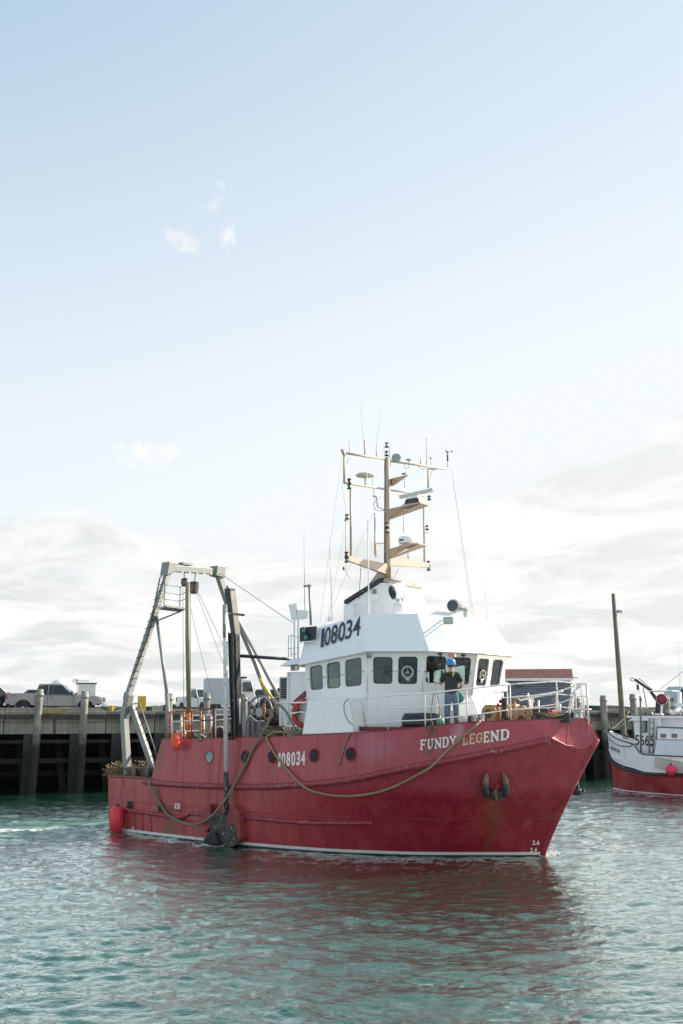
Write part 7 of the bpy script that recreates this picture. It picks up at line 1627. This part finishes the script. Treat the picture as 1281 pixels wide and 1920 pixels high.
# boom with block, maroon searchlight, roof clutter
bm3 = empty('boat_boom'); bm3.parent = b2
MB().bar(BT(1191, 1274, .2), BT(1222, 1296, .2), .14, .12).build('boom', b_black, bm3); MB().bar(BT(1217, 1293, .2), BT(1232, 1310, .2), .12, .10).build('boom_heel', b_black, bm3); MB().tube(BT(1198, 1272, .2), BT(1224, 1294, .2), .02, n=5).build('boom_brace', b_black, bm3)
MB().tube(BT(1206, 1289, .2), BT(1212.5, 1325, .2), .022, n=5).build('boom_strut', dark_steel, bm3); MB().tube(BT(1220, 1299, .2), BT(1231, 1315, .2), .03, n=5).build('boom_strut', dark_steel, bm3)
MB().path(catmull([BT(x, y, .2) for x, y in ((1191, 1275), (1186, 1271), (1182, 1273), (1184, 1276), (1190, 1277))], 4), .02, 5).build('boom_hook', dark_steel, bm3)
e = empty('pulley_block', BM @ Matrix.Translation(BT(1196, 1287, .2)), 'small dark pulley block hanging from the moored boat\'s boom', 'pulley block'); MB().hexa([(-.07, -.05, -.16), (.07, -.05, -.16), (.07, .05, -.16), (-.07, .05, -.16), (-.05, -.04, .08), (.05, -.04, .08), (.05, .04, .08), (-.05, .04, .08)]).build('cheek', dark_steel, e, bevel=.02); MB().path([(0, 0, .06), (-.06, 0, .3)], .02, 5).build('shackle', dark_steel, e)
bhex(MB(), BT(1217, 1296, .4).x, BT(1262, 1296, .4).x, yv(-.9), yv(.6), BT(1230, 1296.5, .4).z, BT(1230, 1294.5, .4).z).build('boat_canopy', b_white, b2, bevel=.03)
sl2 = empty('boat_searchlight'); sl2.parent = b2; c = BT(1241, 1311, .9); toC = (BF.cam - c).normalized(); toC.z = 0
MB().lathe([(.05, -.4), (.22, -.3), (.26, -.1), (.27, 0), (.26, .02)], c, toC, 18).build('lamp_body', b_white, sl2); MB().lathe([(.25, .02), (.25, .04), (.1, .06)], c, toC, 18).build('lamp_cover', paint('maroon_cover', (.20, .02, .03), .5, bump=0), sl2); MB().tube(c - V3(0, 0, .2), BT(1240, 1342, .9), .04, n=6).build('lamp_post', b_white, sl2)
MB().tube(BT(1234, 1346, .7), BT(1234, 1313, .7), .14, .11, n=12).build('exhaust_stack', b_black, b2); MB().tube(BT(1236, 1346, 1.0), BT(1236, 1338, 1.0), .2, n=12).build('stack_collar', b_white, b2)
for k, (x, y, r) in enumerate(((1254, 1337, .16), (1262, 1339, .13), (1220, 1341, .14), (1270, 1334, .12))): MB().lathe([(r, -.1), (r * 1.1, 0), (r, .12), (r * .5, .16)], BT(x, y, .6), V3(.3, .4, .8), 12).build('roof_fitting', b_white if k % 2 else galv, b2)
mb = MB(); mb.path([BT(1253, 1334, .9), BT(1262, 1341, .9), BT(1280, 1330, .9)], .04, 6); mb.path([BT(1256, 1342, .9), BT(1285, 1332, .9)], .03, 6); mb.build('roof_rail', b_white, b2)
MB().prism([BT(1265, 1325, 1.0), BT(1300, 1325, 1.0), BT(1300, 1318, 1.0), BT(1265, 1319, 1.0)], (0, yv(.08), 0)).build('name_board', b_white, b2)
MB().tube(BT(1142, 1372, .05), BT(1141, 1362, .05), .05, n=7).build('bow_bitt', dark_steel, b2); MB().box(BT(1173, 1382, .7), (.22, .2, .2)).build('deck_box', paint('deck_box_grey', (.35, .35, .33), .6), b2); MB().tube(BT(1172, 1386, .75), BT(1172, 1377, .75), .035, n=6).build('bow_post', paint('bow_post_red', (.55, .08, .05), .5), b2)
MB().path([BT(x, y, 1.45) for x, y in ((1150, 1372), (1170, 1379), (1191, 1385))], .03, 5).build('inner_rail', b_black, b2)
# red/pink ball buoy
c = BT(1258.5, 1444.5, 2.5); e = empty('ball_buoy', BM @ Matrix.Translation(c), 'bright pink-red ball buoy hanging on the side of the moored white and red boat', 'buoy'); MB().ball((0, 0, 0), .245, 24, 16).build('float', paint('pink_ball', (.75, .03, .09), .4, var=.05, bump=0), e); MB().lathe([(.07, .2), (.06, .28), (.02, .30)], n=10).build('collar', gasket, e); MB().path([(0, 0, .28), (.02, -.05 * sgn, .7)], .015, 5).build('lanyard', rope_pale, e)
def brope(pts, r, mat, label): P_ = sag(pts[0], pts[1], .12, 10); o = MB().path(P_, r, 5).build('mooring_rope', mat, None, BM); rebase(o); tag(o, label, 'rope')
teal_rope = rope_mat('teal_rope', (.18, .33, .34), (.08, .16, .18))
brope((BT(1143, 1368, .1), BT(1180, 1334, -1.9)), .03, dark_steel, 'dark chain-like mooring line from the moored boat\'s bow up to the wharf, left one')
brope((BT(1145, 1369, .3), BT(1215, 1326, -1.9)), .022, teal_rope, 'pale teal mooring rope from the moored boat\'s bow towards its roof, right one')
e = MB().path([BT(1237, 1293, .2), BT(1290, 1252, .2)], .01, 4).build('stay_wire', wire, b2)
MB().path([BT(1191, 1277, .2), BT(1205, 1316, .2), BT(1214, 1300, .2)], .006, 4).build('stay_wire', wire, b2)
# ============================================================ distant worker on the wharf, debris
pm = WF.T(528, 1332, 5.0)
dp = tag(empty('person', WF.M @ Matrix.Translation((pm.x, 5.0, DV)), 'distant worker in white cap and red-striped dark jacket on the wharf behind the drum'), cat='person')
sk = 1.35
skin('body', [(0, 0, .95), (0, 0, 1.2), (0, 0, 1.42), (0, 0, 1.52), (0, .0, 1.64), (-.1, 0, .9), (-.12, 0, .5), (-.12, 0, .06), (.1, 0, .9), (.12, 0, .5), (.12, 0, .06), (-.19, 0, 1.4), (-.26, 0, 1.15), (-.2, -.14, .98), (.19, 0, 1.4), (.26, 0, 1.15), (.2, -.14, .98)], [(0, 1), (1, 2), (2, 3), (3, 4), (0, 5), (5, 6), (6, 7), (0, 8), (8, 9), (9, 10), (2, 11), (11, 12), (12, 13), (2, 14), (14, 15), (15, 16)], [(.17, .13), (.18, .13), (.16, .12), .06, .1, .1, .08, .06, .1, .08, .06, .08, .065, .04, .08, .065, .04], shirt_m, dp, 1)
MB().ball((0, 0, 1.64), (.09, .1, .12), 12, 8).build('head', skin_m, dp); MB().ball((0, 0, 1.69), (.11, .12, .10), 12, 8).build('cap', white, dp); MB().box((-.03, -.14, 1.2), (.06, .03, .45)).build('jacket_stripe', red_gloss, dp); MB().box((.06, -.145, 1.22), (.03, .03, .4)).build('jacket_stripe', red_gloss, dp)
# ============================================================ FOAM along the hull
foam_m, nt_, bb_ = nt_new('foam'); bb_.inputs['Base Color'].default_value = (.72, .76, .76, 1); bb_.inputs['Roughness'].default_value = .6
def foam(name, pts, n, spread, hgt, label, seed, smin=.012, smax=.05):
    q = random.Random(seed); mb = MB(); L = len(pts) - 1
    for k in range(n):
        f = q.random() * L; i = min(int(f), L - 1); c = pts[i].lerp(pts[i + 1], f - i); a = q.gauss(0, spread)
        r = q.uniform(smin, smax) * (1 - min(.7, abs(a) / (spread * 3))); h = max(0, q.gauss(0, hgt)); c = c + V3(q.gauss(0, spread * .6), a, 0); z = h
        s1, s2, s3 = r * q.uniform(.8, 1.7), r, r * q.uniform(.3, .6)
        mb.add([c + V3(-s1, 0, z), c + V3(0, -s2, z), c + V3(s1, 0, z), c + V3(0, s2, z), c + V3(0, 0, z + s3), c + V3(0, 0, z - s3)], [(0, 1, 4), (1, 2, 4), (2, 3, 4), (3, 0, 4), (1, 0, 5), (2, 1, 5), (3, 2, 5), (0, 3, 5)], True)
    o = mb.build(name, foam_m, None, fix=False); o['kind'] = 'stuff'; return tag(o, label, 'foam')
foam('foam', [onwater(x, y) for x, y in ((296, 1579), (330, 1583), (370, 1588), (400, 1587), (425, 1589))], 2600, .10, .03, 'white foam breaking along the waterline beside the black plate', 1)
foam('foam', [onwater(x, y) for x, y in ((1014, 1610), (1022, 1607), (1034, 1603), (1042, 1605))], 900, .10, .05, 'small splash of white water at the foot of the stem', 2, .008, .03)
foam('foam', [onwater(x, y) for x, y in ((450, 1597), (520, 1603), (640, 1610), (760, 1613), (900, 1614), (1010, 1613))], 110, .05, .0, 'thin flecks of foam drifting along the forward waterline', 3, .008, .022)
